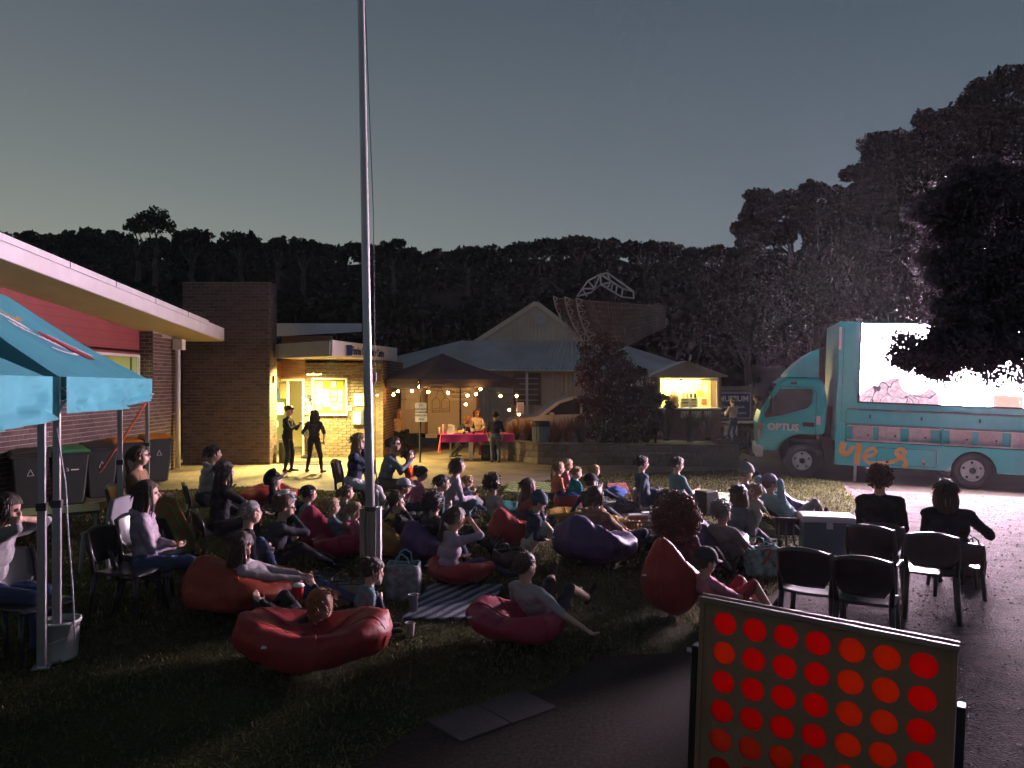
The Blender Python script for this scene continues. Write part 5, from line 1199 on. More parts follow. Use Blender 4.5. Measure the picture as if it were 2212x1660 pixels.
aw = MB(); aw.prism([(-.35, 2.42), (.9, 2.95), (KW + .25, 2.42), (KW + .25, 2.36), (-.35, 2.36)], (0, -.35, 0), (1, 0, 0), (0, 0, 1), .03); aw.build("awning_front", M("dull_awning_sheet", (.22, .19, .14), .7, .15, 2), ks)
MB().prism([(-.35, 2.40), (.9, 2.95), (KW + .25, 2.40)], (0, 1.3, 0), (1, 0, 0), (0, 0, 1), 1.63).build("roof", m_corr, ks)
mb_ = MB().box((1.12, .15, 1.42), (.62, .03, .36)).build("menu_board", m_paper, ks)
for k in range(3):
    for j in range(2): MB().box((.98 + j * .32, .13, 1.54 - k * .11), (.24 if j == 0 else .18, .006, .045)).build("menu_line", (m_rust, m_dark, m_yel)[(k + j) % 3], mb_)
for k, (x, mt_) in enumerate(((.92, m_yel), (1.07, m_rust), (1.20, m_bott), (1.34, m_bott))):
    MB().lathe([(0, 0), (.04, 0), (.045, .02), (.045, .13), (.02, .17), (.02, .22), (0, .22)], (x, .14, 1.61), 12).build("sauce_bottle", mt_, ks, smooth=True)
MB().lathe([(0, 0), (.19, 0), (.19, .42), (.1, .5), (.08, .62), (0, .65)], (.58, .2, 1.26), 16).build("coffee_urn", M("brown_urn", (.14, .07, .03), .4, .2, 6), ks, smooth=True)
for x, z, w, h, mt_ in ((1.75, 1.75, .25, .22, m_yel), (1.95, 1.95, .16, .3, m_paper), (1.6, 1.5, .2, .2, m_pblue), (.2, 1.6, .26, .5, m_pgrey), (1.9, 1.45, .2, .22, m_rust)): poster(ks, (x, 1.05, z), w, h, mt_)
for x, w, h in ((.92, .28, .26), (1.35, .36, .26), (1.75, .26, .34)): poster(ks, (x, -.06, 1.14 - h / 2), w, h, m_pgrey, "taped_sheet")
sg = thing("museum_sign", "timber-framed sign with white museum lettering on dark blue", "sign", (8.35, 29.0, 0.0))
for k in range(9): MB().box((0, .05, .55 + k * .175), (1.42, .04, .16)).build("slat", M("grey_brown_slat", (.17, .14, .12), .8, .2, 4, stretch=(.3, 3, 3)), sg)
for x in (-.68, .68): MB().box((x, .10, 1.05), (.1, .06, 2.1)).build("post", MATS["grey_brown_slat"], sg)
MB().box((0, .0, 1.30), (1.24, .03, .92)).build("sign_panel", M("museum_navy", (.03, .05, .12), .5, .08), sg)
fr = MB()
for x in (-.63, .63): fr.box((x, -.004, 1.30), (.02, .03, .96))
for z in (.83, 1.77): fr.box((0, -.004, z), (1.24, .029, .02))
fr.build("sign_border", m_alu, sg)
text("MUSEUM", .29, m_paper, sg, (0, -.02, 1.55), (R(90), 0, 0), bold=.008); text("Gateway South", .14, m_paper, sg, (0, -.02, 1.25), (R(90), 0, 0)); text("Information Centre", .14, m_paper, sg, (0, -.02, 1.02), (R(90), 0, 0), sx=.85)
for x, zz in ((8.3, 1.05), (9.6, 1.05)): pass
pt = thing("picnic_table", "dark picnic table before the museum sign", "table", (8.6, 27.7, 0)); MB().box((0, 0, .74), (1.9, .7, .05)).build("table_top", m_alu, pt, bevel=.01); MB().box((.1, 0, .4), (1.3, .08, .62)).build("base_panel", m_black, pt); MB().box((-.75, -.1, .32), (.35, .5, .64)).build("cabinet", m_paper, pt, bevel=.01); MB().box((.2, -.55, .42), (1.6, .28, .05)).build("bench", m_dark, pt); MB().box((.2, -.55, .2), (1.2, .08, .4)).build("bench_support", m_dark, pt)
# ------------------------------------------------------------------ planting in the bed
def tuft(u, v, d, label, n, h, spread, mat, name="grass_tuft", z0=.5):
    q = W(u, v, d); t = thing(name, label, "ornamental grass", (q.x, q.y, z0), 0, "ornamental grasses in the raised bed")
    a = RNG.uniform(0, 6.28, n); L = h * RNG.uniform(.55, 1.1, n); r = spread * RNG.uniform(.1, 1, n) ** .7; ph = RNG.uniform(.3, 1.0, n)
    V = []
    for k in range(3):
        def at(f): 
            rr = r * (.12 + .9 * f ** 1.6); z = L * f * (1 - .28 * ph * f); return np.c_[np.cos(a) * rr, np.sin(a) * rr, z]
        p, q_ = at(k / 3), at((k + 1) / 3); w0, w1 = .010 * (1 - k / 3.4), .010 * (1 - (k + 1) / 3.2); s = np.c_[-np.sin(a), np.cos(a), np.zeros(n)]
        V.append(np.stack([p - s * w0, p + s * w0, q_ + s * w1, q_ - s * w1], axis=1))
    quads("blades", np.concatenate(V), mat, t); MB().lathe([(0, 0), (.10, 0), (.07, .12), (0, .14)], n=10).build("crown_base", m_dirt, t, smooth=True)
    return t
m_straw = M("straw_grass", (.26, .155, .06), .8, .25, 2, trans=.25, island=.35); m_olive = M("olive_grass", (.10, .085, .04), .8, .25, 2, trans=.2, island=.35)
tuft(1112, 930, 21.9, "straw-coloured grass tuft beside the right canopy pole", 420, .72, .50, m_straw); tuft(1140, 930, 22.3, "tall straw grass tuft left of the ribbed bin", 420, .80, .55, m_straw); tuft(1200, 930, 21.3, "wide straw grass tuft right of the ribbed bin", 520, .80, .6, m_straw); tuft(1228, 930, 22.2, "taller straw grass tuft in front of the white car", 450, .85, .6, m_straw)
tuft(1255, 935, 21.0, "dry brown grass tuft at the foot of the red shrub", 380, .9, .5, m_olive); tuft(1395, 930, 21.5, "olive grass tuft right of the red shrub", 420, .95, .55, m_olive); tuft(1440, 930, 22.3, "tall olive grass tuft below the kiosk window", 480, 1.2, .6, m_olive); tuft(1490, 930, 21.6, "brown grass tuft near the kiosk's taped sheets", 450, 1.1, .55, m_olive); tuft(1530, 930, 22.5, "last grass tuft at the bed's right end", 420, 1.0, .5, m_olive)
def shrub(label, u0, u1, v0, v1, d, n, leaf, mat, name="shrub", z0=.5, clumps=9):
    q = W((u0 + u1) / 2, 900, d); base = Vector((q.x, q.y, z0)); cl = []
    for k in range(clumps):
        cu, cv = random.uniform(u0, u1), random.uniform(v0, v1); rr = (u1 - u0) * .40 / FPX * d; cl.append((W(cu, cv, d + random.uniform(-.4, .4)), (rr, rr, rr * .9)))
    return tree(label, base, cl, n // clumps, leaf, mat, m_bark_dark, .05, "shrub", None, sub=7, name=name)
m_redl = M("dark_red_leaves", (.085, .035, .032), .8, .3, 2, trans=.2, island=.3); m_grl = M("dull_green_leaves", (.07, .065, .035), .8, .3, 2, trans=.2, island=.3)
shrub("tall dark red shrub under the radar antenna", 1265, 1345, 760, 930, 22.0, 15000, .085, m_redl, clumps=16); shrub("rounded dark red shrub left of the kiosk window", 1330, 1400, 805, 930, 22.4, 11000, .085, m_redl, clumps=12)
shrub("dull green shrub in front of the kiosk", 1395, 1440, 855, 940, 22.0, 7000, .08, m_grl, clumps=8); shrub("low green shrub at the end of the retaining wall by the truck", 1560, 1625, 945, 975, 20.6, 5000, .06, m_grl, clumps=8, z0=.1); shrub("low dark shrub at the foot of the red shrubs", 1290, 1370, 915, 950, 21.2, 5000, .07, m_grl, clumps=8)
rb = thing("ribbed_bin", "blue-grey ribbed litter bin with a black liner on the raised bed", "bin", (*W(1168, 940, 20.75).xy, .5)); rbm = MB()
prof = [(0, 0), (.21, 0), (.215, .02), (.25, .58), (.26, .60)]
rbo = MB(); N = 32
for r, z in prof:
    for k in range(N): a = 2 * math.pi * k / N; rr = r * (1 + (.03 if k % 2 else -.02)); rbo.v.append((rr * math.cos(a), rr * math.sin(a), z))
for i in range(len(prof) - 1):
    for k in range(N): a, b_ = i * N + k, i * N + (k + 1) % N; rbo.f.append((a, b_, b_ + N, a + N))
rbo.build("drum", M("blue_grey_plastic", (.14, .18, .19), .5, .1, 4), rb)
MB().lathe([(.265, .50), (.275, .60), (.255, .635), (.23, .60), (.2, .4)], n=26).build("liner", M("bin_liner", (.03, .03, .03), .35, .2, 12, .6, 20), rb, smooth=True)

# ------------------------------------------------------------------ giant disc-drop game in the foreground
m_brd = M("brown_board", (.27, .155, .085), .6, .12, 3, .1, 60); m_rail = M("worn_wood_rail", (.22, .15, .12), .5, .3, 8, .3, 40, stretch=(.5, 6, 6))
A = Vector((.953, 3.95, 0)); Bq = Vector((1.94, 3.32, 0)); e = (Bq - A).normalized(); BW_ = 1.095; ztop = 1.085
gm = thing("disc_drop_game", "giant upright disc-drop game with rows of red and orange discs in the foreground", "game", (A.x, A.y, 0), math.atan2(e.y, e.x))
gm.rotation_euler = (0, R(2.2), math.atan2(e.y, e.x))
S_ = .1475; Rr = .0585; x_0 = .105; z_0 = ztop - .10
def plate_holes():
    bb = MB(); n = 32
    xs_ = [0.0] + [x_0 + S_ * (i + .5) for i in range(6)] + [BW_]; zs_ = [ztop] + [z_0 - S_ * (j + .5) for j in range(5)] + [ztop - .10 - 5 * S_ - .125]
    for i in range(7):
        for j in range(6):
            cx, cz = x_0 + S_ * i, z_0 - S_ * j; x0_, x1_, z1_, z0_ = xs_[i], xs_[i + 1], zs_[j], zs_[j + 1]
            o = len(bb.v)
            for k in range(n):
                a = 2 * math.pi * k / n; ca, sa_ = math.cos(a), math.sin(a); bb.v.append((cx + Rr * ca, 0, cz + Rr * sa_))
                tx = ((x1_ - cx) if ca > 0 else (cx - x0_)) / max(abs(ca), 1e-6); tz = ((z1_ - cz) if sa_ > 0 else (cz - z0_)) / max(abs(sa_), 1e-6); tt = min(tx, tz); bb.v.append((cx + tt * ca, 0, cz + tt * sa_))
            for k in range(n): k2 = (k + 1) % n; bb.f.append((o + 2 * k, o + 2 * k + 1, o + 2 * k2 + 1, o + 2 * k2))
            for (qx, qz) in ((x1_, z1_), (x0_, z1_), (x0_, z0_), (x1_, z0_)):      # square off the corners
                ang = math.atan2(qz - cz, qx - cx) % (2 * math.pi); k = int(ang / (2 * math.pi) * n); k2 = (k + 1) % n
                bb.v.append((qx, 0, qz)); bb.f.append((o + 2 * k + 1, len(bb.v) - 1, o + 2 * k2 + 1))
    return bb
pf = plate_holes().build("front_board", m_brd, gm, solid=.012); pbk = plate_holes().build("back_board", m_brd, gm, solid=.012); pbk.location = (0, .036, 0)
zb = ztop - .10 - 5 * S_ - .125
for x in (-.012, BW_ + .012): MB().box((x, .018, (ztop + zb) / 2), (.024, .06, ztop - zb)).build("side_board", m_brd, gm)
for y in (-.014, .050): MB().box((BW_ / 2, y, ztop + .006), (BW_ + .06, .022, .03)).build("top_rail", m_rail, gm, bevel=.004)
for x in (-.045, BW_ + .045): 
    lg = MB().box((x, .03, .42), (.035, .07, .84)).build("leg", m_black, gm, bevel=.004); MB().box((x, .03, .02), (.05, .5, .04)).build("foot", m_black, lg, bevel=.006)
    MB().cyl((x + .03 * (1 if x > 0 else -1), .03, .80), (x + .05 * (1 if x > 0 else -1), .03, .80), .014, n=8).build("bolt", m_steel, lg)
MB().box((BW_ / 2, .018, zb - .012), (BW_, .02, .02)).build("release_bar", m_brd, gm)
m_dr = M("red_plastic_disc", (1.0, .012, .006), .4, .03, trans=.95); m_do = M("orange_plastic_disc", (1.0, .17, .006), .4, .05, 30, trans=.92)
pat = ["RRRROOR", "ORRROOR", "RRRROOR", "RRRROOR", "OOOROOR", "ROOOORR"]
dm = {}
for mt_ in (m_dr, m_do): me = MB().lathe([(0, -.006), (Rr + .006, -.006), (Rr + .008, 0), (Rr + .006, .006), (0, .006)], n=32, ax=Matrix.Rotation(R(90), 3, 'X')); dm[mt_] = me
proto = {k: v.build("disc", k, gm) for k, v in dm.items()}; used = set()
for j, row in enumerate(pat):
    for i, ch in enumerate(row):
        mt_ = m_dr if ch == "R" else m_do
        if mt_ in used: o = proto[mt_].copy(); COL.objects.link(o)
        else: o = proto[mt_]; used.add(mt_)
        o.location = (x_0 + S_ * i, .018, z_0 - S_ * j)
# ------------------------------------------------------------------ seats: plastic chairs and bean bags
SCREEN_AT = Vector((9.0, 15.9, 0))
m_chair = M("glossy_black_resin", (0.012, 0.012, 0.014), 0.28, 0.15, 6, spec=0.6)
def chair_proto(label, mat=m_chair, name="plastic_chair", grp="black plastic chairs"):
    t = thing(name, label, "chair", (0, 0, 0), 0, grp)          # faces local +x
    def seat(a, c): x = -.21 + .43 * a; y = (c - .5) * (.42 + .03 * a); return (x, y, .435 - .02 * math.sin(math.pi * a) - .012 * math.sin(math.pi * c) - (.03 * max(0, a - .85) / .15))
    MB().grid(seat, 12, 12).build("seat", mat, t, smooth=True, solid=.02)
    def back(a, c):
        y = (a - .5) * (.30 + .16 * min(1, c * 2.6) - .04 * c); z = .50 + .335 * c - .04 * c * (2 * a - 1) ** 2; x = -.23 - .07 * c - .03 * math.cos((a - .5) * math.pi) * 1.0; return (x, y, z)
    MB().grid(back, 14, 8).build("backrest", mat, t, smooth=True, solid=.022)
    for s in (-1, 1):
        MB().tube([(-.225, s * .20, .43), (-.24, s * .215, .62), (-.285, s * .205, .80)], [.022, .018, .014], 8).build("back_post", mat, t, smooth=True)
        MB().tube([(.19, s * .20, .425), (.22, s * .225, .0)], [.026, .019], 8).build("leg", mat, t, smooth=True)
        MB().tube([(-.20, s * .20, .43), (-.27, s * .22, .0)], [.026, .019], 8).build("leg", mat, t, smooth=True)
    return t
CH0 = chair_proto("first")
ch_used = []
def chair(x, y, yaw, label):
    o = CH0 if not ch_used else copy_tree(CH0); ch_used.append(1)
    o.location = (x, y, 0.006); o.rotation_euler = (0, 0, yaw); o["label"] = label; return o
BEANM = {}
def bean_mat(name, col): return M("beanbag_" + name, col, 0.55, 0.16, 3, 0.5, 13, spec=0.35)
m_bred = bean_mat("red", (.32, .022, .020)); m_bcrim = bean_mat("crimson", (.30, .012, .045)); m_borg = bean_mat("orange_red", (.36, .045, .018)); m_bpur = bean_mat("purple", (.055, .035, .12)); m_bmus = bean_mat("mustard", (.36, .19, .03)); m_bteal = bean_mat("teal", (.015, .12, .11))
def bean(u, vb, wpx, hpx, mat, label, yaw=None, kind=0, depth=1.0, seed=0, hk=.80):
    """a bean bag whose front foot is seen at row vb; kind 0 pear with a raised back, 1 flat lounger"""
    d0 = CAM_H * FPX / (vb - HZ); w = wpx / FPX * d0 / 2 * 1.04; d = d0 + w * depth * .8
    w = wpx / FPX * d / 2; h = hpx * hk / FPX * d
    x = (u - CX) / FPX * d
    if yaw is None: yaw = math.atan2(SCREEN_AT.y - d, SCREEN_AT.x - x)
    t = thing("bean_bag", label, "bean bag", (x, d, 0.0), yaw, "bean bags on the lawn")
    def fn(a, c):
        th = 2 * math.pi * a; ph = math.pi * c
        cx, cy, cz = math.sin(ph) * math.cos(th), math.sin(ph) * math.sin(th), math.cos(ph)
        rx, ry = w * depth, w
        z = (cz * .5 + .5)
        sq = abs(cz) ** .7 * (1 if cz > 0 else -1)
        X, Y = cx * rx, cy * ry
        kb = 1 - (.24 if kind == 0 else .42) * max(0, -cz + .1) ** 1.4; X *= kb; Y *= kb; up = max(0, cz + .15)
        if kind == 0:
            Z = h * (.44 + .42 * sq); pk = math.exp(-((cx + .5) ** 2 * 2.6 + cy * cy * 2.2)) * up; Z += h * .36 * pk; X -= w * .16 * pk
            Z -= h * .30 * max(0, cz) * math.exp(-((cx - .3) ** 2 * 2.4 + cy * cy * 1.6))
        else:
            Z = h * (.44 + .40 * sq) + h * .30 * cy * cy * min(1, up * 1.3) + h * .10 * max(0, -cx) * up; Z -= h * .34 * max(0, cz) ** 1.3 * math.exp(-(cx * cx * 1.4 + cy * cy * 2.0))
        q = Vector((X, Y, Z)); g = abs(math.sin(th * 3 + .4)); q *= 1 - .035 * (1 - g) ** 6
        nz = mnoise.noise(Vector((X * 3.2 + seed * 7, Y * 3.2, Z * 3.2))) * .05 + mnoise.noise(Vector((X * 9 + seed, Y * 9 + Z * 5, Z * 7))) * .016
        rd = abs(mnoise.noise(Vector((X * 6 + seed * 3, Y * 2.2, Z * 6)))) * -.05 + abs(mnoise.noise(Vector((X * 2.5, Y * 11 + seed, Z * 4)))) * -.03
        q += Vector((cx, cy, cz)) * (nz + rd) * (w / .55)
        q.z = max(q.z, .006); return q
    MB().grid(fn, 56, 36).build("bag", mat, t, smooth=True)
    for a_ in (.02, .19, .35, .52, .69, .85): MB().tube([fn(a_, .06 + .6 * c_ / 14) * 1.0 + Vector((0, 0, .001)) for c_ in range(15)], .006, 4).build("seam", mat, t, smooth=True)
    zc = max(fn(a / 12, .12).z for a in range(12)); p = fn(.5, .18)
    MB().box((0, 0, 0), (.05, .035, .006)).build("maker_tag", m_white, t).location = fn(.42, .45) + Vector((-.01, 0, .01))
    return t, Vector((x, d, 0)), yaw

# ------------------------------------------------------------------ people
JOBS = []
SKIN = {}
def skin(name, c): return M("skin_" + name, c, .55, .08, 6, spec=.35)
sk_a, sk_b, sk_c = skin("fair", (.62, .36, .27)), skin("pink", (.66, .40, .33)), skin("tan", (.42, .23, .15))
m_eye = M("eye_dark", (.03, .022, .02), .3, .1); m_lip = M("lips", (.42, .14, .12), .5, .08)
def cloth(name, c, rough=.85, b=.25): return M("cloth_" + name, c, rough, .14, 5, b, 22, spec=.2, stretch=(1, 1, 1.6))
def hairm(name, c): return M("hair_" + name, c, .45, .35, 30, .6, 90, spec=.4, stretch=(3, 3, .5))
h_dark, h_brown, h_blond, h_red, h_grey, h_ginger = hairm("black_brown", (.018, .013, .011)), hairm("brown", (.06, .034, .022)), hairm("blond", (.38, .24, .11)), hairm("auburn", (.11, .04, .022)), hairm("grey", (.30, .27, .25)), hairm("ginger", (.26, .10, .035))
def ik(a, c, l1, l2, pole):
    d = c - a; L = min(d.length, (l1 + l2) * .995); L = max(L, abs(l1 - l2) * 1.02 + 1e-4); dn = d.normalized(); c = a + dn * L
    x = (l1 * l1 - l2 * l2 + L * L) / (2 * L); h = math.sqrt(max(l1 * l1 - x * x, 0)); p = pole - dn * pole.dot(dn); p = p.normalized() if p.length > 1e-5 else frame_of(dn)[1]
    return a + dn * x + p * h, c
def person(label, u, v, d, pose="ground", s=1.0, turn=0.0, top=None, pants=None, sk=sk_a, hair=("short", None), sleeve="long", lean=None, hands=None, feet=None, head=(0, 0), bulk=1.10, face_screen=True, shoes=None, yaw=None, extra=None, group="people", legskin=False, z0=0.0, lift=None, lying=0.0):
    """u, v, d: where the centre of the head is seen and how far away; the seat height follows from it"""
    H = W(u, v, d); jr = random.Random(int(u * 7 + v * 13))
    if head == (0, 0): head = (jr.uniform(-16, 16), jr.uniform(-6, 10))
    if yaw is None: yaw = math.atan2(SCREEN_AT.y - H.y, SCREEN_AT.x - H.x)
    yaw += R(turn)
    hs = 1.07 * s ** .36
    LT = {"stand": 3, "chair": -6, "ground": 12, "bean": -24, "recline": -48, "bend": 62}[pose] if lean is None else lean
    if pose not in ("stand", "bend"): LT += jr.uniform(-4, 7)
    cl, sl = math.cos(R(LT)), math.sin(R(LT)); roll = 0.0 if pose in ("stand", "bend") else math.sin(R(jr.uniform(-9, 9))); upv = Vector((sl, roll, cl)).normalized(); fw = Vector((cl, 0, -sl)); Lf = Vector((0, 1, 0))
    tor = .50 * s; nk = .10 * s; hl = LT * .35
    pel0 = Vector((0, 0, 0)); chest = upv * (tor * .62); nb = upv * tor
    ck, sk2 = math.cos(R(LT * .4)), math.sin(R(LT * .4)); nupv = Vector((sk2, roll * .5, ck)); hc = nb + nupv * nk + Vector((.025 * s, 0, .085 * hs))
    pz = H.z - z0 - hc.z
    nat = {"stand": .90, "chair": .54, "ground": .12, "bean": .30, "recline": .26, "bend": .88}[pose] * (s if pose in ("stand", "bend") else 1)
    pel = Vector((0, 0, max(pz, .11)))
    chest, nb, hc = chest + pel, nb + pel, hc + pel
    Rz = Matrix.Rotation(yaw, 3, 'Z'); root = Vector((H.x, H.y, z0)) - Rz @ Vector((hc.x, hc.y, 0))
    FF = {"stand": ((.06, .11, .06), (-.03, -.11, .06)), "bend": ((.05, .12, .06), (-.05, -.12, .06)), "chair": ((.46, .10, .06), (.42, -.10, .06)), "ground": ((.46, .10, .06), (.42, -.12, .06)), "bean": ((.74, .10, .08), (.66, -.12, .08)), "recline": ((.85, .12, .09), (.78, -.12, .09))}[pose] if feet is None else feet
    HH = {"stand": ((.10, .22, -.06), (.06, -.22, -.06)), "bend": ((.62, .16, .02), (.60, -.16, .02)), "chair": ((.32, .08, .16), (.30, -.06, .15)), "ground": ((.34, .07, .22), (.33, -.08, .20)), "bean": ((.28, .07, .14), (.26, -.07, .13)), "recline": ((.22, .10, .16), (.20, -.10, .15))}[pose] if hands is None else hands
    knee_out = .12
    if feet is None and pose in ("ground", "bean"):
        o_ = jr.random(); kx = .12 if pose == "bean" else 0
        if o_ < .3: FF = ((.30 + kx, -.10, .07), (.26 + kx, .12, .07)); knee_out = 1.3
        elif o_ < .5: FF = ((.80, .12, .07), (.74, -.10, .07))
        elif o_ < .7: FF = ((.44 + kx, .12, .07), (.78, -.12, .07))
    if hands is None and pose == "ground" and lean is None and jr.random() < .3: HH = ((-.26, .28, -.06), (.28, -.10, .16)); LT -= 0
    HH = tuple((h_[0] + jr.uniform(-.05, .05), h_[1] + jr.uniform(-.04, .04), h_[2] + jr.uniform(-.04, .05)) if len(h_) == 3 else h_ for h_ in HH) if pose not in ("stand", "bend") else HH
    segs = []          # (a, b, ra, rb, zone)   zones: 0 skin 1 top 2 pants 3 shoes 4 eye 5 lip
    b = MB(); bk = bulk; ts = s * bk
    sh_z = 0 if sleeve == "none" else 1
    def cap(a, c, ra, rb, zone, n=10, flat=None, m=3):
        a, c = Vector(a), Vector(c); dn = (c - a); L = dn.length; dn = dn / max(L, 1e-6)
        P = [a - dn * ra * .98, a - dn * ra * .7]; Q = [ra * .15, ra * .72]
        for i in range(m + 1): f = i / m; P.append(a.lerp(c, f)); Q.append(ra + (rb - ra) * f)
        P += [c + dn * rb * .7, c + dn * rb * .98]; Q += [rb * .72, rb * .15]
        b.tube(P, Q, n, True, flat); segs.append((a, c, ra, rb, zone))
    def oval(c, r, rot, zone, n=14):
        b.ball(c, r, n, 10, rot); segs.append((Vector(c), Vector(c), min(r), min(r), zone))
    TM = Matrix((fw, Lf, upv)).transposed()
    # trunk
    oval(pel + upv * .02 * s, (.125 * ts, .165 * ts, .115 * s), TM, 2)
    oval(pel + upv * .15 * s + fw * .01, (.108 * ts, .145 * ts, .14 * s), TM, 1)
    oval(pel + upv * .30 * s, (.118 * ts, .158 * ts, .15 * s), TM, 1)
    oval(pel + upv * .40 * s - fw * .01, (.105 * ts, .165 * ts, .115 * s), TM, 1)
    cap(nb - upv * .03 * s, hc - nupv * .04 * hs - Vector((.02 * hs, 0, 0)), .056 * s, .05 * hs, 0)
    sw = .175 * s * (.6 + .4 * bk)
    for side, hand, foot in ((1, HH[0], FF[0]), (-1, HH[1], FF[1])):
        sp = nb + Lf * side * sw - upv * .055 * s; hp = pel + Lf * side * .09 * s
        cap(nb - upv * .03 * s, sp, .062 * ts, .062 * ts, 1)
        tg = Vector(hand) * s + pel if not (len(hand) > 3) else Vector(hand[:3])
        if len(hand) > 3 and hand[3] == 'h': tg = hc + Vector(hand[:3])
        el, wr = ik(sp, tg, .285 * s, .255 * s, Vector((-.5, side * .7, -.6)))
        cap(sp, el, .056 * ts, .044 * ts, 1 if sleeve != "none" else 0); cap(el, wr, .044 * ts if sleeve == "long" else .038 * s, .034 * s if sleeve == "long" else .027 * s, 1 if sleeve == "long" else 0)
        # hand: palm, four unequal curled fingers, thumb from the side of the palm
        hd = (wr - el).normalized(); inw = (Vector((0, -side, 0)) - hd * hd.dot(Vector((0, -side, 0)))); inw = inw.normalized() if inw.length > .1 else frame_of(hd)[1]; nrm = hd.cross(inw).normalized() * (1 if side > 0 else -1)
        hk = s * (1.0 if s > .9 else 1.08); pc = wr + hd * .05 * hk
        cap(wr, wr + hd * .075 * hk, .026 * hk, .036 * hk, 0, 8, .55)
        for k, (ln, off_) in enumerate(((.070, -.030), (.080, -.010), (.074, .010), (.058, .029))):
            r0 = wr + hd * .085 * hk + inw * (-off_) * hk; r1 = r0 + (hd * .72 + nrm * -.35).normalized() * ln * .5 * hk; r2 = r1 + (hd * .35 - nrm * .75).normalized() * ln * .5 * hk
            cap(r0, r1, .0095 * hk, .009 * hk, 0, 6, None, 1); cap(r1, r2, .009 * hk, .0075 * hk, 0, 6, None, 1)
        t0 = wr + hd * .03 * hk + inw * .028 * hk; t1 = t0 + (hd * .6 + inw * .7 - nrm * .3).normalized() * .045 * hk; cap(t0, t1, .012 * hk, .010 * hk, 0, 6, None, 1); cap(t1, t1 + (hd * .8 - nrm * .4).normalized() * .03 * hk, .010 * hk, .008 * hk, 0, 6, None, 1)
        # leg
        ft = Vector((foot[0] * s, foot[1] * s, foot[2])) if len(foot) == 3 else Vector(foot[:3])
        kn, an = ik(hp, ft, .43 * s, .42 * s, Vector((.55, side * knee_out, .9)) if pose != "stand" else Vector((1, side * .1, 0)))
        lz = 0 if legskin else 2
        cap(hp, kn, .088 * ts, .060 * s, 2); cap(kn, kn.lerp(an, .45), .060 * s, .055 * s, lz); cap(kn.lerp(an, .4), an, .056 * s, .038 * s, lz)
        fd = Vector((1, side * .15, 0)) if pose in ("stand", "chair", "bend", "ground") else Vector((.55, side * .2, .8)); fd.normalize()
        cap(an + Vector((-.03 * s, 0, -.03 * s)), an + fd * .17 * s + Vector((0, 0, -.035 * s if fd.z < .2 else 0)), .042 * s, .034 * s, 3, 10, .9)
    # head, turned towards what the person looks at
    HM = Matrix.Rotation(R(head[0]), 3, 'Z') @ Matrix.Rotation(R(head[1]), 3, 'Y')
    def hp_(x, y, z): return hc + HM @ (Vector((x, y, z)) * hs)
    oval(hp_(-.008, 0, .022), (.098 * hs, .078 * hs, .094 * hs), HM, 0, 18); oval(hp_(.022, 0, -.045), (.066 * hs, .058 * hs, .070 * hs), HM, 0, 14)
    oval(hp_(.030, 0, -.088), (.040 * hs, .036 * hs, .026 * hs), HM, 0, 10); cap(hp_(.082, 0, .012), hp_(.104, 0, -.026), .010 * hs, .0145 * hs, 0, 8)
    oval(hp_(.078, 0, -.058), (.020 * hs, .028 * hs, .013 * hs), HM, 5, 10)
    for sd in (-1, 1):
        oval(hp_(-.005, sd * .080, -.012), (.020 * hs, .012 * hs, .032 * hs), HM, 0, 10)
        cap(hp_(.070, sd * .018, .030), hp_(.055, sd * .052, .026), .012 * hs, .010 * hs, 0, 6); segs.append((hp_(.084, sd * .028, .004), hp_(.080, sd * .040, .004), .0065 * hs, .006 * hs, 4))
        oval(hp_(.052, sd * .036, -.030), (.022 * hs, .020 * hs, .022 * hs), HM, 0, 8)
    t = thing("person", label, "person", root, yaw, group)
    me = bpy.data.meshes.new("body"); me.from_pydata(b.v, [], b.f); o = bpy.data.objects.new("body", me); COL.objects.link(o)
    rm = o.modifiers.new("skin", 'REMESH'); rm.mode = 'VOXEL'; rm.voxel_size = .0095 if d < 8.2 else (.0115 if d < 12 else .016); rm.use_smooth_shade = True
    smm = o.modifiers.new("soft", 'SMOOTH'); smm.factor = .5; smm.iterations = 3
    mats = [sk, top, pants, shoes or MATS["cloth_shoe_black"], m_eye, m_lip]
    JOBS.append((o, segs, mats, t))
    ctx = dict(t=t, hp=hp_, HM=HM, hs=hs, s=s, pel=pel, nb=nb, hc=hc, upv=upv, fw=fw, ts=ts, root=root, yaw=yaw)
    add_hair(ctx, *hair)
    for ex in (extra or []): ex(ctx)
    return ctx
cloth("shoe_black", (.02, .02, .022))
def hair_shell(ctx, mat, thick, brow=.052, nape=-.075, rough=.006, side=-.02, seed=0):
    """a shell round the skull, open at the face"""
    hs, hp_ = ctx["hs"], ctx["hp"]; nu, nv = 44, 20; bb = MB(); keep = {}
    for j in range(nv + 1):
        ph = math.pi * .5 - (math.pi * .5 + 1.0) * (j / nv)         # from the crown down below the ears
        for i in range(nu):
            th = 2 * math.pi * i / nu; x, y, z = math.cos(ph) * math.cos(th), math.cos(ph) * math.sin(th), math.sin(ph)
            k = 1 + thick + rough * 2.2 * mnoise.noise(Vector((th * 5 + seed, ph * 1.5, 1))) + rough * math.sin(th * 17 + seed) * .5
            p = Vector((-.008 + x * .100 * k, y * .081 * k, .022 + z * .097 * k)); front = x
            low = brow if front > .75 else (brow + (side - brow) * (.75 - front) / .6 if front > .15 else side + (nape - side) * min(1, (.15 - front) / .7))
            if p.z < low: p.z = low; p.x *= .97; p.y *= .97
            bb.v.append(tuple(hp_(*p)))
    for j in range(nv):
        for i in range(nu):
            a, c = j * nu + i, j * nu + (i + 1) % nu; bb.f.append((a, c, c + nu, a + nu))
    return bb
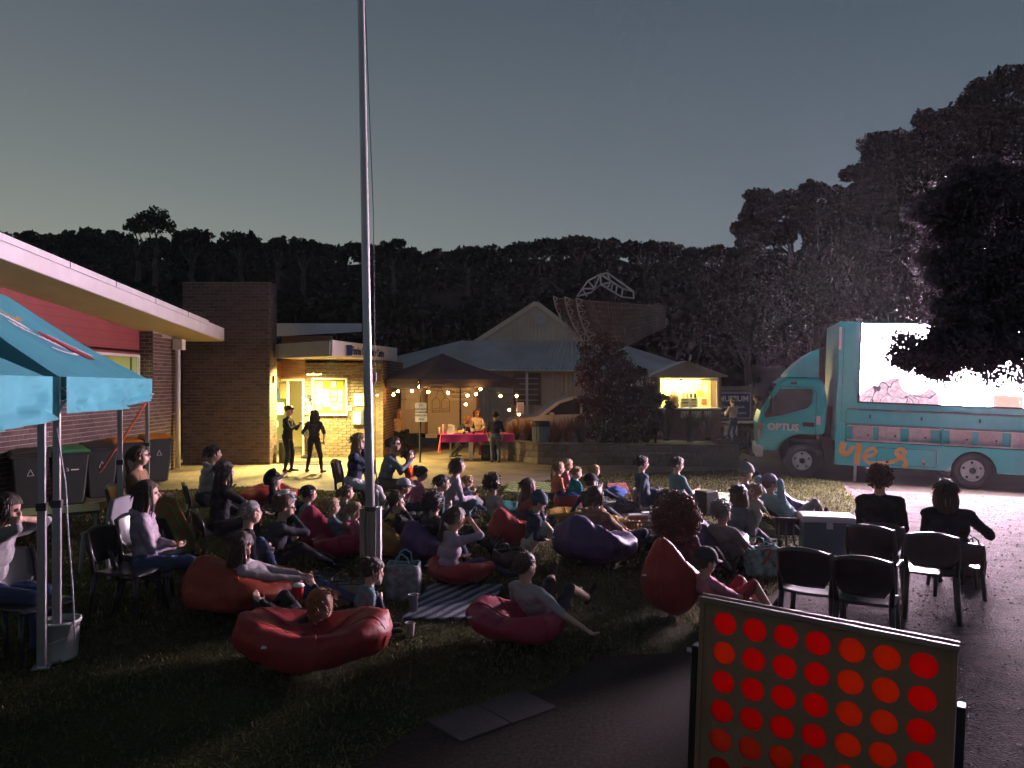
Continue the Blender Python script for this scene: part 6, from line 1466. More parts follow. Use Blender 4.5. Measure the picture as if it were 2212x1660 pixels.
def strands(bb, ctx, n, ln, rs, out=.35, z_low=-.05):
    if ctx["root"].y > 15: n = n // 3
    hp_, hs = ctx["hp"], ctx["hs"]
    for k in range(n):
        a, e = rs.uniform(0, 6.28), math.asin(rs.uniform(-.35, 1)); x, y, z = math.cos(e) * math.cos(a), math.cos(e) * math.sin(a), math.sin(e)
        if x > .45 and z < .62: continue
        p = Vector((-.008 + x * .108, y * .088, .022 + z * .104)); dn = Vector((x * .5 - .25, y * .6, -.9 + .3 * z)).normalized(); o = Vector((x, y, z)); w = Vector((rs.uniform(-1, 1), rs.uniform(-1, 1), rs.uniform(-.6, .6))) * .25; L_ = ln * rs.uniform(.6, 1.3)
        pts = [p - o * .006]
        for i in range(1, 4): f = i / 3; q = p + (dn + w * f) * L_ * f; q += o * (.006 + out * L_ * math.sin(f * 2.2) * .5); pts.append(q)
        bb.tube([hp_(*q) for q in pts], [.0055 * hs, .0055 * hs, .004 * hs, .001 * hs], 4)
def lock(bb, pts, r, n=6): bb.tube(pts, [r * (.75 if i == 0 else (1 - .75 * (i / (len(pts) - 1)) ** 2)) for i in range(len(pts))], n, True, .7)
def add_hair(ctx, kind, mat, mat2=None):
    hs, hp_, t = ctx["hs"], ctx["hp"], ctx["t"]; rs = random.Random(int(abs(ctx["root"].x * 977 + ctx["root"].y * 131))); mat = mat or h_brown
    fwv = ctx["fw"]; back = -ctx["fw"] if False else Vector((-1, 0, 0))
    if kind == "bald": return
    if kind in ("short", "crop"):
        bb = hair_shell(ctx, mat, .08 if kind == "short" else .04, .058, -.06, .014 if kind == "short" else .006, .012, rs.random() * 9); strands(bb, ctx, 190 if kind == "short" else 120, .05 if kind == "short" else .022, rs, .5)
        bb.build("hair", mat, t, smooth=True); return
    if kind in ("long", "bob", "ponytail", "bun", "curlybun"):
        bb = hair_shell(ctx, mat, .11, .056, -.08, .016, -.01, rs.random() * 9); strands(bb, ctx, 150, .06, rs, .12)
        if kind in ("long", "bob"):
            Ln = .36 if kind == "long" else .14
            for k in range(44):
                a = R(62 + (k / 43) * 236 + rs.uniform(-4, 4)); r0 = Vector((.095 * math.cos(a), .086 * math.sin(a), .02)); ln = Ln * rs.uniform(.8, 1.1)
                p0 = hp_(*r0); w = rs.uniform(-.012, .012); dz = Vector((0, 0, -1)); bo = Vector((-.05, 0, 0)) * hs
                pts = [hp_(r0.x * .9, r0.y * .9, .07), p0, p0 + dz * ln * .35 * hs + Vector((r0.x * .25, r0.y * .25 + w, 0)), p0 + dz * ln * .7 * hs + bo * .5 + Vector((r0.x * .2, r0.y * .1 - w, 0)), p0 + dz * ln * hs + bo + Vector((0, -r0.y * .15 + w * 2, 0))]
                lock(bb, pts, rs.uniform(.008, .020) * hs)
        elif kind == "ponytail":
            c = Vector((-.115, 0, .035))
            for k in range(14):
                a = rs.uniform(0, 6.28); o = Vector((0, math.cos(a), math.sin(a))) * .014; ln = rs.uniform(.24, .34)
                pts = [hp_(-.085, o.y, .03 + o.z), hp_(*(c + o)), hp_(*(c + o * 1.6 + Vector((-.035, 0, -.05)))), hp_(-.14 + rs.uniform(-.02, .02), o.y * 2.2, -.13), hp_(-.125 + rs.uniform(-.02, .02), o.y * 1.8, .03 - ln)]
                lock(bb, pts, .016 * hs)
        else:
            for k in range(40):
                a, e = rs.uniform(0, 6.28), rs.uniform(-1.2, 1.4); q = Vector((-.105 + .045 * math.cos(e) * math.cos(a), .05 * math.cos(e) * math.sin(a), .075 + .045 * math.sin(e))); bb.ball(hp_(*q), .016 * hs, 6, 4)
        bb.build("hair", mat, t, smooth=True); return
    if kind in ("curly", "bigcurly", "fuzzy"):
        big = {"curly": .030, "bigcurly": .095, "fuzzy": .025}[kind]; bb = hair_shell(ctx, mat, .16, .05, -.08, .02, -.01)
        n = 1500 if kind == "bigcurly" else 150
        if kind == "bigcurly": bb.ball(hp_(-.05, 0, -.03), (.155 * hs, .20 * hs, .225 * hs), 20, 14)
        for k in range(n):
            a, e = rs.uniform(0, 6.28), math.asin(rs.uniform(-.75 if kind != "bigcurly" else -1, 1)); x, y, z = math.cos(e) * math.cos(a), math.cos(e) * math.sin(a), math.sin(e)
            if x > .55 and z < .45: continue
            R0 = .10 + big * rs.uniform(.4, 1.0); c = Vector((-.012 + x * R0, y * R0 * .95, .02 + z * R0))
            if kind == "bigcurly": c = Vector((-.045 + x * .19 * rs.uniform(.86, 1.08), y * .235 * rs.uniform(.86, 1.08), -.03 + z * .255 * rs.uniform(.9, 1.06)))
            rr = rs.uniform(.008, .013) * (1.25 if kind == "bigcurly" else 1); ax = Vector((rs.uniform(-1, 1), rs.uniform(-1, 1), rs.uniform(-1.5, -.2))).normalized(); d_, s_, t_ = frame_of(ax)
            pts = [hp_(*(c + d_ * (i * .010 - .02) + (s_ * math.cos(i * 1.5) + t_ * math.sin(i * 1.5)) * rr)) for i in range(6)]
            bb.tube(pts, .0075 * hs if kind != "fuzzy" else .006 * hs, 4)
        bb.build("hair", mat, t, smooth=True); return
    if kind in ("cap", "beanie", "hood"):
        m2 = mat2 or h_brown
        hair_shell(ctx, m2, .05, .05, -.075, .006, -.02).build("hair", m2, t, smooth=True)
        bb = MB(); nu, nv = 40, 16
        if kind == "hood":
            def fn(a, c):
                th = R(70) + R(220) * a; ph = math.pi * .5 - 2.0 * c; k = 1.28 + .03 * mnoise.noise(Vector((th * 3, ph * 3, 0))); x, y, z = math.cos(ph) * math.cos(th), math.cos(ph) * math.sin(th), math.sin(ph)
                return hp_(-.01 + x * .105 * k + .02 * max(0, z), y * .092 * k, .02 + z * .105 * k - .05 * max(0, -z))
            bb.grid(fn, 30, 16); bb.build("hood", mat, t, smooth=True, solid=.012); return
        for j in range(nv + 1):
            ph = math.pi * .5 * (1 - j / nv)
            for i in range(nu):
                th = 2 * math.pi * i / nu; k = 1.13 if kind == "cap" else 1.17 + .012 * math.sin(th * 20); top_ = 1.18 if kind == "beanie" else 1.02
                bb.v.append(tuple(hp_(-.008 + math.cos(ph) * math.cos(th) * .102 * k, math.cos(ph) * math.sin(th) * .084 * k, .035 + math.sin(ph) * .092 * k * top_ - .012 * math.cos(th) * (1 if kind == "beanie" else 0))))
        for j in range(nv):
            for i in range(nu): a, c = j * nu + i, j * nu + (i + 1) % nu; bb.f.append((a, c, c + nu, a + nu))
        ho = bb.build(kind, mat, t, smooth=True, solid=.008)
        if kind == "cap":
            def br(a, c): th = R(-62 + 124 * a); r = .108 + .075 * c * math.cos(th * 1.1); return hp_(-.008 + math.cos(th) * r, math.sin(th) * (.09 + .006 * c), .042 - .022 * c - .012 * c * abs(math.sin(th)))
            MB().grid(br, 16, 6).build("brim", mat, ho, smooth=True, solid=.006)
        else:
            def cu(a, c): th = 2 * math.pi * a; return hp_(-.010 + math.cos(th) * (.123 + .004 * math.sin(th * 24)), math.sin(th) * .104, .012 + .05 * c)
            MB().grid(cu, 48, 3).build("cuff", mat2 if False else mat, ho, smooth=True, solid=.012)
def pompom(mat): 
    def f(ctx):
        rs = random.Random(3); bb = MB()
        for k in range(60): a, e = rs.uniform(0, 6.28), math.asin(rs.uniform(-1, 1)); bb.ball(ctx["hp"](-.02 + .03 * math.cos(e) * math.cos(a), .03 * math.cos(e) * math.sin(a), .165 + .03 * math.sin(e)), .010, 5, 4)
        bb.build("pompom", mat, ctx["t"], smooth=True)
    return f
def glasses(ctx):
    hp_ = ctx["hp"]; bb = MB()
    for sd in (-1, 1):
        bb.tube([hp_(.100 - .012 * (1 - math.cos(R(a))) * 0, sd * .034 + .027 * math.cos(R(a)), .004 + .020 * math.sin(R(a))) for a in range(0, 361, 30)], .0028, 5)
        bb.tube([hp_(.098, sd * .06, .010), hp_(.04, sd * .086, .014), hp_(-.01, sd * .090, .008)], .0032, 5)
    bb.tube([hp_(.102, -.008, .008), hp_(.104, .008, .008)], .003, 5); bb.build("glasses", m_black, ctx["t"])
def collar(mat, r=.105, z=0.0):
    def f(ctx):
        nb, s, uv = ctx["nb"], ctx["s"], ctx["upv"]; M3 = Matrix((ctx["fw"], Vector((0, 1, 0)), uv)).transposed()
        pts = [nb + M3 @ Vector((math.cos(R(a)) * r * .85 * s - .015, math.sin(R(a)) * r * s, -.01 + z - .025 * math.cos(R(a)))) for a in range(0, 360, 20)]; pts.append(pts[0])
        MB().tube(pts, [.030 * s * (1 + .35 * (math.cos(R(a * 20 + 180)) > .2)) for a in range(len(pts))], 8).build("hood_collar", mat, ctx["t"], smooth=True)
    return f
def headband(mat, pts):
    def f(ctx): MB().tube([ctx["hp"](*p) for p in pts], .007, 6).build("headband", mat, ctx["t"], smooth=True)
    return f
def clip(mat, p):
    def f(ctx):
        bb = MB()
        for k in range(6): bb.ball(ctx["hp"](p[0] + .0 , p[1] + .014 * math.cos(R(60 * k)), p[2] + .014 * math.sin(R(60 * k))), .010, 6, 4)
        bb.build("hair_clip", mat, ctx["t"], smooth=True)
    return f
def finish_people():
    bpy.context.view_layer.update(); dg = bpy.context.evaluated_depsgraph_get(); out = []
    for o, segs, mats, t in JOBS: out.append(bpy.data.meshes.new_from_object(o.evaluated_get(dg)))
    for (o, segs, mats, t), me in zip(JOBS, out):
        old = o.data; o.modifiers.clear(); o.data = me; bpy.data.meshes.remove(old); me.name = "body"
        n = len(me.polygons); C = np.empty(n * 3, np.float32); me.polygons.foreach_get("center", C); C = C.reshape(-1, 3)
        best = np.full(n, 1e9, np.float32); zone = np.zeros(n, np.int32)
        for a, c, ra, rb, z in segs:
            a, c = np.array(a, np.float32), np.array(c, np.float32); ab = c - a; L2_ = max(float(ab @ ab), 1e-9); f = np.clip(((C - a) @ ab) / L2_, 0, 1)
            dd = np.linalg.norm(C - (a + f[:, None] * ab), axis=1) - (ra + (rb - ra) * f)
            if z == 4: dd = dd - .0015
            mk = dd < best; best[mk] = dd[mk]; zone[mk] = z
        me.materials.clear()
        for m in mats: me.materials.append(m)
        nv = len(me.vertices); V = np.empty(nv * 3, np.float32); me.vertices.foreach_get("co", V); V = V.reshape(-1, 3); N = np.empty(nv * 3, np.float32); me.vertices.foreach_get("normal", N); N = N.reshape(-1, 3)
        lv = np.empty(len(me.loops), np.int32); me.loops.foreach_get("vertex_index", lv); lt = np.empty(n, np.int32); me.polygons.foreach_get("loop_total", lt); vz = np.zeros(nv, np.float32); vz[lv] = np.repeat(np.isin(zone, (1, 2)).astype(np.float32), lt)
        w = np.zeros(nv, np.float32)                                   # folds in the cloth
        for k in range(5):
            kv = RNG.normal(size=3) * (18 + 12 * k); w += np.sin(V @ kv + 2.2 * np.sin(V @ (RNG.normal(size=3) * 12)) + RNG.uniform(0, 6)) / (1 + .5 * k)
        V = V + N * (np.maximum(w, -.6) * .0042 * vz)[:, None]; me.vertices.foreach_set("co", V.ravel().astype(np.float32))
        me.polygons.foreach_set("material_index", zone); me.polygons.foreach_set("use_smooth", np.ones(n, bool)); me.update()
        o.parent = t
# ------------------------------------------------------------------ bean bags
bean(528, 1355, 255, 150, m_borg, "orange-red bean bag under the brown-haired woman left of the flagpole", seed=1)
bean(682, 1490, 345, 175, m_bred, "largest red bean bag in the front row, with a person in black lying in it", kind=1, depth=.80, seed=2, hk=.86, yaw=R(95))
bean(1120, 1415, 240, 122, m_bcrim, "crimson bean bag under the boy with his arm stretched out", kind=1, depth=.8, seed=3)
bean(995, 1277, 158, 84, m_bred, "flat red bean bag behind the girl with the high ponytail", kind=1, depth=.9, seed=4)
bean(705, 1200, 118, 112, m_bcrim, "upright crimson bean bag left of the flagpole stump, the rear of two", seed=5)
bean(735, 1217, 118, 84, m_bcrim, "lower crimson bean bag touching the flagpole stump", kind=1, seed=6)
bean(856, 1212, 100, 86, m_bmus, "mustard bean bag right of the flagpole stump", seed=7)
bean(922, 1228, 118, 106, m_bpur, "purple bean bag between the mustard bag and the ponytailed girl", seed=8)
bean(1118, 1150, 140, 74, m_bteal, "teal bean bag behind the long-haired girl", kind=1, seed=9)
bean(1113, 1192, 122, 98, m_bred, "red bean bag with a white patch beside the child in the beanie", seed=10)
bean(1285, 1238, 186, 128, m_bpur, "big dark purple bean bag in the middle under the tan-collared woman", seed=11)
bean(1340, 1162, 95, 52, m_bmus, "mustard bean bag in front of the tan-collared woman", kind=1, seed=12)
bean(1225, 1140, 95, 48, m_bmus, "flat mustard bean bag right of the red one", kind=1, seed=13)
bean(1522, 1228, 195, 118, m_bpur, "dark purple bean bag under the person with big auburn curls", seed=14)
bean(1702, 1132, 112, 74, m_bpur, "purple bean bag under the man in the grey cap", seed=15)
bean(1452, 1348, 135, 168, m_bred, "tall upright red bean bag behind the boy in the dark cap", seed=16, depth=.95, hk=.92)
bean(583, 1098, 130, 60, m_bred, "dark red bean bag under the hooded person by the entrance", kind=1, seed=17)
# ------------------------------------------------------------------ people
C = cloth
black, char, grey, pgrey, white, lilac, navy, denim, tealc = C("black", (.014, .014, .017)), C("charcoal", (.035, .037, .045)), C("grey", (.16, .155, .16)), C("pale_grey", (.34, .31, .32)), C("white", (.55, .53, .52)), C("lilac", (.42, .33, .40)), C("navy", (.025, .035, .065)), C("denim", (.05, .075, .15)), C("teal", (.015, .22, .26))
tan, pink, orange, sky_, olive, cream, brown, mteal = C("tan", (.25, .14, .08)), C("pink", (.52, .17, .24)), C("orange_pink", (.55, .18, .10)), C("pale_blue", (.22, .36, .42)), C("olive", (.08, .08, .04)), C("cream", (.5, .44, .34)), C("brown", (.12, .065, .04)), C("muted_teal", (.10, .19, .21))
ppl = {}
def P(key, *a, **k): ppl[key] = person(*a, **k); return ppl[key]
P("edge", "woman at the left edge holding her face in both hands", 15, 1098, 6.3, "chair", .95, -25, pgrey, denim, hair=("bob", h_brown), lean=16, hands=((.10, .04, -.10, 'h'), (.10, -.05, -.09, 'h')), head=(0, 14), sleeve="short")
P("pony", "woman with ponytail and glasses in a brown top, blanket over her knees", 302, 985, 9.4, "chair", .98, -18, tan, char, hair=("ponytail", h_brown), extra=[glasses], feet=((.55, .1, .06), (.5, -.1, .06)))
P("hoodie", "woman with dark hair and pale grey hoodie on a chair under the marquee", 318, 1066, 7.6, "chair", 1.0, -14, lilac, denim, hair=("long", h_brown), lean=-2, bulk=1.12, hands=((.26, -.06, .20), (.24, .06, .18)), feet=((.72, .10, .08), (.62, -.10, .06)), extra=[collar(lilac)])
P("greyman", "man in a grey hooded top seen from behind near the brick pier", 462, 980, 11.5, "chair", .98, 10, pgrey, char, hair=("short", h_dark), bulk=1.15, lean=8, extra=[collar(pgrey)])
P("jacket", "woman in a black jacket with long dark hair beside the man in grey", 486, 1018, 9.6, "chair", .97, 8, black, black, hair=("long", h_dark), bulk=1.12, lean=10, hands=((.45, .2, .05), (.55, -.25, .10)))
P("hood", "person in a black hood with one hand to the forehead", 592, 1036, 11.2, "bean", .9, -10, black, black, hair=("hood", black, h_dark), hands=((.2, .1, .12), (.11, -.06, .05, 'h')))
P("specs", "woman with glasses and curly tied-up hair resting chin on hand", 617, 1120, 8.9, "ground", .98, -8, char, black, hair=("curlybun", h_red), lean=22, hands=((.3, .1, .2), (.085, -.02, -.115, 'h')), extra=[glasses], bulk=1.08)
P("shorthair", "man with short greying hair and a black top sitting on the grass", 543, 1130, 8.3, "ground", 1.0, -5, black, denim, hair=("crop", h_grey), lean=10, bulk=1.12)
P("bagwoman", "brown-haired woman in a pale hoodie lying back on the orange-red bean bag", 519, 1178, 7.2, "recline", .95, -22, pgrey, denim, hair=("long", h_brown), lean=-40, hands=((.28, .02, .18), (.30, -.08, .16)), head=(-10, 30), extra=[collar(pgrey)], bulk=1.1)
P("ginger", "person with ginger hair in a black printed hoodie lying on the largest bean bag", 693, 1306, 6.12, "recline", .85, 0, black, black, hair=("bob", h_ginger), yaw=R(132), lean=-78, hands=((.12, .25, .20), (.05, -.28, .30)), head=(25, 50), feet=((.74, .12, .08), (.7, -.1, .08)))
P("clipgirl", "small child with a yellow flower in dark tied hair, seen from behind", 806, 1272, 6.7, "ground", .66, -20, mteal, navy, hair=("bun", h_brown), lean=20, head=(0, 15), extra=[clip(m_yel, (-.10, .03, .06))])
P("teeboy", "boy in a grey T-shirt lying back with one arm stretched to the side", 1135, 1243, 6.5, "recline", .84, -4, pgrey, char, hair=("crop", h_brown), sleeve="short", lean=-26, hands=((.15, .30, .10), (-.02, -.66, .00)), feet=((.42, .30, .40), (.62, -.05, .25)), legskin=True)
P("phonegirl", "girl with a long high ponytail and white T-shirt raising her hand", 985, 1138, 8.35, "ground", .88, -8, lilac, navy, hair=("ponytail", h_brown), sleeve="short", hands=((.25, .1, .15), (.16, -.10, -.06, 'h')), lean=6)
P("girl1", "small blond girl in a teal top on the crimson bean bags", 718, 1094, 9.7, "bean", .62, -5, mteal, pink, hair=("bun", h_blond))
P("girl2", "small blond girl in pink beside the flagpole", 766, 1103, 9.6, "bean", .62, -8, pink, pink, hair=("ponytail", h_blond))
P("boyl", "dark-haired boy sitting behind the crimson bean bags", 668, 1072, 10.6, "ground", .78, -10, mteal, navy, hair=("short", h_dark))
P("boym", "small brown-haired boy in grey just left of the flagpole", 750, 1066, 11.3, "ground", .66, 0, grey, navy, hair=("short", h_brown))
P("mouthboy", "boy in black with a yellow collar and hands at his mouth", 857, 1086, 9.7, "bean", .76, -12, black, navy, hair=("short", h_brown), hands=((.10, .02, -.12, 'h'), (.11, -.04, -.12, 'h')), extra=[collar(C("yellow", (.5, .36, .05)), .10)])
P("darkman", "man with dark wavy hair and black jacket on the purple bean bag", 938, 1092, 9.3, "bean", .95, -5, black, black, hair=("curly", h_dark), extra=[collar(char)])
P("blondchair", "woman with long fair hair and white trousers on a chair behind the flagpole", 776, 953, 12.2, "chair", .97, -22, navy, white, hair=("long", h_blond), bulk=1.15, lean=6, hands=((.22, .02, .25), (.06, -.03, -.13, 'h')), feet=((.60, .05, .12), (.45, -.1, .06)))
P("vest", "man in a black vest with blue-grey sleeves holding his hands up", 852, 960, 13.0, "chair", 1.0, -15, C("blue_grey", (.13, .18, .20)), olive, hair=("short", h_brown), bulk=1.1, lean=12, hands=((.42, .05, .32), (.46, -.1, .38)), extra=[glasses])
P("orangekid", "child in a bright orange life vest on the man's lap", 883, 984, 13.0, "chair", .62, -15, C("bright_orange", (.75, .12, .02)), olive, hair=("short", h_brown))
P("greycap", "child in a pale grey cap in front of the chairs", 873, 1052, 11.3, "ground", .72, -5, char, navy, hair=("cap", C("cap_grey", (.38, .36, .38)), h_brown))
P("pinkgirl", "dark-haired girl in a pink hooded top with a hairclip", 911, 1024, 12.2, "ground", .78, 0, pink, navy, hair=("bun", h_dark), extra=[collar(pink)])
P("tealhood", "person in a dark teal hooded top with a headband, hunched forward", 957, 1044, 11.3, "ground", .88, -8, C("dark_teal", (.03, .06, .075)), navy, hair=("short", h_dark), lean=24, extra=[headband(pgrey, [(.0, .093, .0), (-.01, .085, .08), (-.01, 0, .128), (-.01, -.085, .08), (.0, -.093, .0)])])
P("lilacw", "woman in a lilac jumper with shoulder-length dark hair sitting on the lawn", 990, 1007, 12.3, "ground", .98, -10, lilac, mteal, hair=("bob", h_brown), bulk=1.12, lean=14)
P("bluekid", "toddler in bright blue in front of the woman in lilac", 1012, 1040, 12.6, "ground", .52, 0, C("bright_blue", (.03, .16, .36)), denim, hair=("short", h_blond))
P("greytop", "man with dark hair in a grey printed top left of the teal bean bag", 1065, 1058, 10.9, "bean", .98, -10, pgrey, char, hair=("curly", h_dark), lean=-14)
P("longhair", "girl with long straight brown hair behind the teal bean bag", 1142, 1060, 11.0, "ground", .85, -10, brown, navy, hair=("long", h_brown))
P("beanie", "child in a navy striped beanie and dark hooded top, slumped forward", 1163, 1108, 9.9, "bean", .78, -25, navy, cream, hair=("beanie", C("beanie_navy", (.06, .08, .11)), h_brown), lean=14, head=(0, 22), feet=((.55, .1, .1), (.5, -.1, .1)), extra=[collar(navy)])
P("orangegirl", "girl with a blond ponytail in an orange tie-dye hoodie on the rug", 1208, 1016, 14.0, "ground", .74, 5, orange, navy, hair=("ponytail", h_blond), bulk=1.15)
P("pinkgirl2", "fair-haired girl in pink half hidden by the orange hoodie", 1226, 1007, 14.5, "ground", .74, -5, pink, navy, hair=("ponytail", h_blond))
P("tealkid", "small child with short blond hair in a bright turquoise hoodie", 1246, 1022, 13.6, "ground", .68, 10, tealc, navy, hair=("crop", h_blond), extra=[collar(tealc)])
P("blondkid", "blond child in a pale blue top right of the turquoise hoodie", 1285, 1022, 14.2, "ground", .64, 0, sky_, navy, hair=("bob", h_blond))
P("darkcap", "person in a black cap behind the turquoise hoodie child", 1276, 1050, 11.8, "ground", .80, 0, navy, navy, hair=("cap", black, h_dark))
P("blueshirt", "man with black hair and glasses in a dark blue shirt on the far lawn", 1388, 1012, 13.5, "ground", .96, -10, C("slate_blue", (.05, .075, .11)), navy, hair=("short", h_dark), lean=0, extra=[glasses], hands=((.30, .1, .2), (-.22, -.34, .0)))
P("tealtee", "man with glasses in a grey-green T-shirt on the far lawn", 1464, 1014, 13.3, "ground", .96, -5, mteal, navy, hair=("short", h_brown), sleeve="short", lean=2, extra=[glasses], hands=((.35, .1, .2), (.3, -.12, .2)))
P("tanhood", "woman with brown hair and thick tan collar in the middle of the crowd", 1287, 1086, 9.8, "bean", .97, -6, tan, navy, hair=("bob", h_brown), extra=[collar(tan, .135), collar(tan, .12, .03)])
P("bigcurls", "person with a huge mass of auburn curls seen from behind", 1466, 1112, 8.2, "bean", 1.0, -8, C("plum", (.07, .035, .045)), black, hair=("bigcurly", h_red), lean=-8)
P("fuzzy", "person with fuzzy grey hair lying low behind the purple bean bag", 1560, 1132, 8.9, "recline", .92, -18, grey, black, hair=("fuzzy", h_grey), lean=-30)
P("pombeanie", "person in a black and white bobble beanie near the truck", 1612, 1026, 12.0, "ground", .98, -12, grey, navy, hair=("beanie", C("beanie_stripe", (.20, .19, .21)), h_brown), extra=[pompom(black)])
P("bentwoman", "woman with long brown hair leaning forward in a grey top", 1597, 1070, 10.2, "ground", .96, 0, grey, navy, hair=("long", h_brown), lean=30, head=(0, 22))
P("baby", "baby with a pale fluffy head held at the woman's shoulder", 1630, 1062, 10.0, "ground", .40, 150, cream, cream, hair=("fuzzy", h_blond))
P("flatcap", "man in a grey flat cap lying back on a purple bean bag, hands at face", 1662, 1045, 11.2, "recline", .98, -14, sky_, grey, hair=("cap", C("cap_wool", (.17, .16, .18)), h_brown), hands=((.14, .03, -.04, 'h'), (.14, -.05, -.05, 'h')), feet=((.9, .1, .1), (.62, -.12, .10)))
P("capboy", "boy in a dark cap and pink shirt lying with bare knees up", 1524, 1238, 6.9, "recline", .80, -30, pink, C("maroon", (.20, .02, .03)), hair=("cap", char, h_brown), lean=-38, feet=((.60, .10, .08), (.55, -.14, .08)), legskin=True, sleeve="short")
P("blacktop", "woman with short curly hair in a black top on the right-hand chairs", 1900, 1034, 8.3, "chair", 1.0, 6, black, black, hair=("curly", h_brown), bulk=1.12, lean=2)
P("blacklong", "woman with long straight hair in a black coat on the right-hand chairs", 2043, 1062, 8.1, "chair", .96, 8, black, black, hair=("long", h_brown), bulk=1.2, lean=4, hands=((.3, .1, .15), (.25, -.32, .18)))
P("doorman", "man in dark clothes standing by the brick pier looking at his phone", 625, 887, 18.8, "stand", .94, 0, black, black, hair=("short", h_brown), yaw=R(-5), hands=((.30, .05, .32), (.32, -.06, .30)), head=(0, 22), bulk=1.1, group="people standing")
P("doorwoman", "woman with a long dark ponytail in leggings standing at the entrance", 680, 896, 18.7, "stand", .88, 0, char, black, hair=("long", h_dark), yaw=R(78), sleeve="short", hands=((.12, .26, .0), (.05, -.27, -.02)), feet=((.05, .24, .06), (-.05, -.26, .06)), bulk=1.12, group="people standing")
P("inside", "person in a pale top stepping out of the lit doorway", 664, 863, 21.9, "stand", 1.04, 0, cream, char, hair=("short", h_dark), yaw=R(205), group="people standing")
P("beardman", "balding man in a dark vest seated cross-legged by the trailer, hand at mouth", 862, 892, 24.3, "chair", 1.0, 0, C("peach", (.52, .36, .25)), black, hair=("crop", h_grey), yaw=R(-35), hands=((.25, .05, .18), (.09, -.02, -.11, 'h')), feet=((.55, -.12, .30), (.40, -.05, .06)), bulk=1.1)
P("bendwoman", "woman in a navy jacket bending over the pink stall table", 1012, 908, 22.4, "bend", .92, 0, navy, black, hair=("bob", h_ginger), yaw=R(-8), lean=58, extra=[collar(tan, .13)], bulk=1.12, hands=((.48, .1, .22), (.46, -.12, .22)), group="people standing")
P("redhair", "red-haired woman in a spotted white blouse behind the stall table", 1030, 892, 23.0, "stand", .84, 0, M("spotted_blouse", (.62, .50, .42), .8, .35, 38), C("rust_red", (.30, .04, .03)), hair=("bob", h_red), yaw=R(-75), lean=8, extra=[glasses], hands=((.30, .12, .10), (.25, -.2, .05)), group="people standing")
P("tableboy", "boy in a dark grey T-shirt and jeans standing at the stall, back turned", 1070, 897, 20.9, "stand", .82, 0, char, C("light_denim", (.10, .13, .17)), hair=("short", h_dark), yaw=R(92), sleeve="short", bulk=1.1, group="people standing")
P("kioskman", "man in a pale shirt and jeans waiting at the kiosk", 1582, 868, 27.0, "stand", .95, 0, C("pale_shirt", (.45, .36, .28)), denim, hair=("short", h_dark), yaw=R(120), hands=((.28, .12, .26), (.30, -.08, .28)), bulk=1.1, group="people standing")
P("hatman", "man in a broad hat and dark coat beside the truck's front", 1633, 860, 27.5, "stand", 1.0, 0, black, black, hair=("cap", brown, h_dark), yaw=R(175), bulk=1.15, group="people standing")

finish_people()
# chairs under the seated, and the empty ones
def seat_under(key, label, back=.02):
    c = ppl[key]; q = Matrix.Rotation(c["yaw"], 3, 'Z') @ Vector((-back + .04, 0, 0)); o = chair(c["root"].x + q.x, c["root"].y + q.y, c["yaw"], label)
    o.scale = (1, 1, max(.7, min(1.15, (c["pel"].z - .09) / .43))); return o
for k, lb in (("edge", "chair under the woman at the left edge"), ("pony", "chair under the woman with ponytail and blanket"), ("hoodie", "black chair under the woman in the pale grey hoodie"), ("greyman", "chair under the man in grey by the pier"), ("jacket", "chair under the woman in the black jacket"), ("blondchair", "chair under the woman in white trousers"), ("vest", "chair under the man in the black vest"), ("blacktop", "black chair under the curly-haired woman in black"), ("blacklong", "black chair under the long-haired woman in black"), ("beardman", "chair under the balding man by the trailer")): seat_under(k, lb)
for u, v, d, dy, lb in ((1737, 1190, 6.37, 0, "empty black chair nearest the game board, left of the front pair"), (1864, 1208, 6.07, 2, "empty black chair nearest the game board, right of the front pair"), (1880, 1140, 7.38, -2, "empty black chair in the second row beside the cool box"), (2013, 1157, 7.0, 3, "empty black chair in the second row at the gravel side"), (222, 1145, 7.3, -40, "empty black chair nearest the marquee leg on the left"), (285, 1118, 8.0, -44, "empty black chair behind the left one under the marquee"), (20, 1190, 6.3, -60, "dark chair cut by the left edge")):
    q = W(u, v, d); yw = math.atan2(SCREEN_AT.y - q.y, SCREEN_AT.x - q.x) + R(dy); o = Matrix.Rotation(yw, 3, 'Z') @ Vector((.27, 0, 0)); chair(q.x + o.x, q.y + o.y, yw, lb)
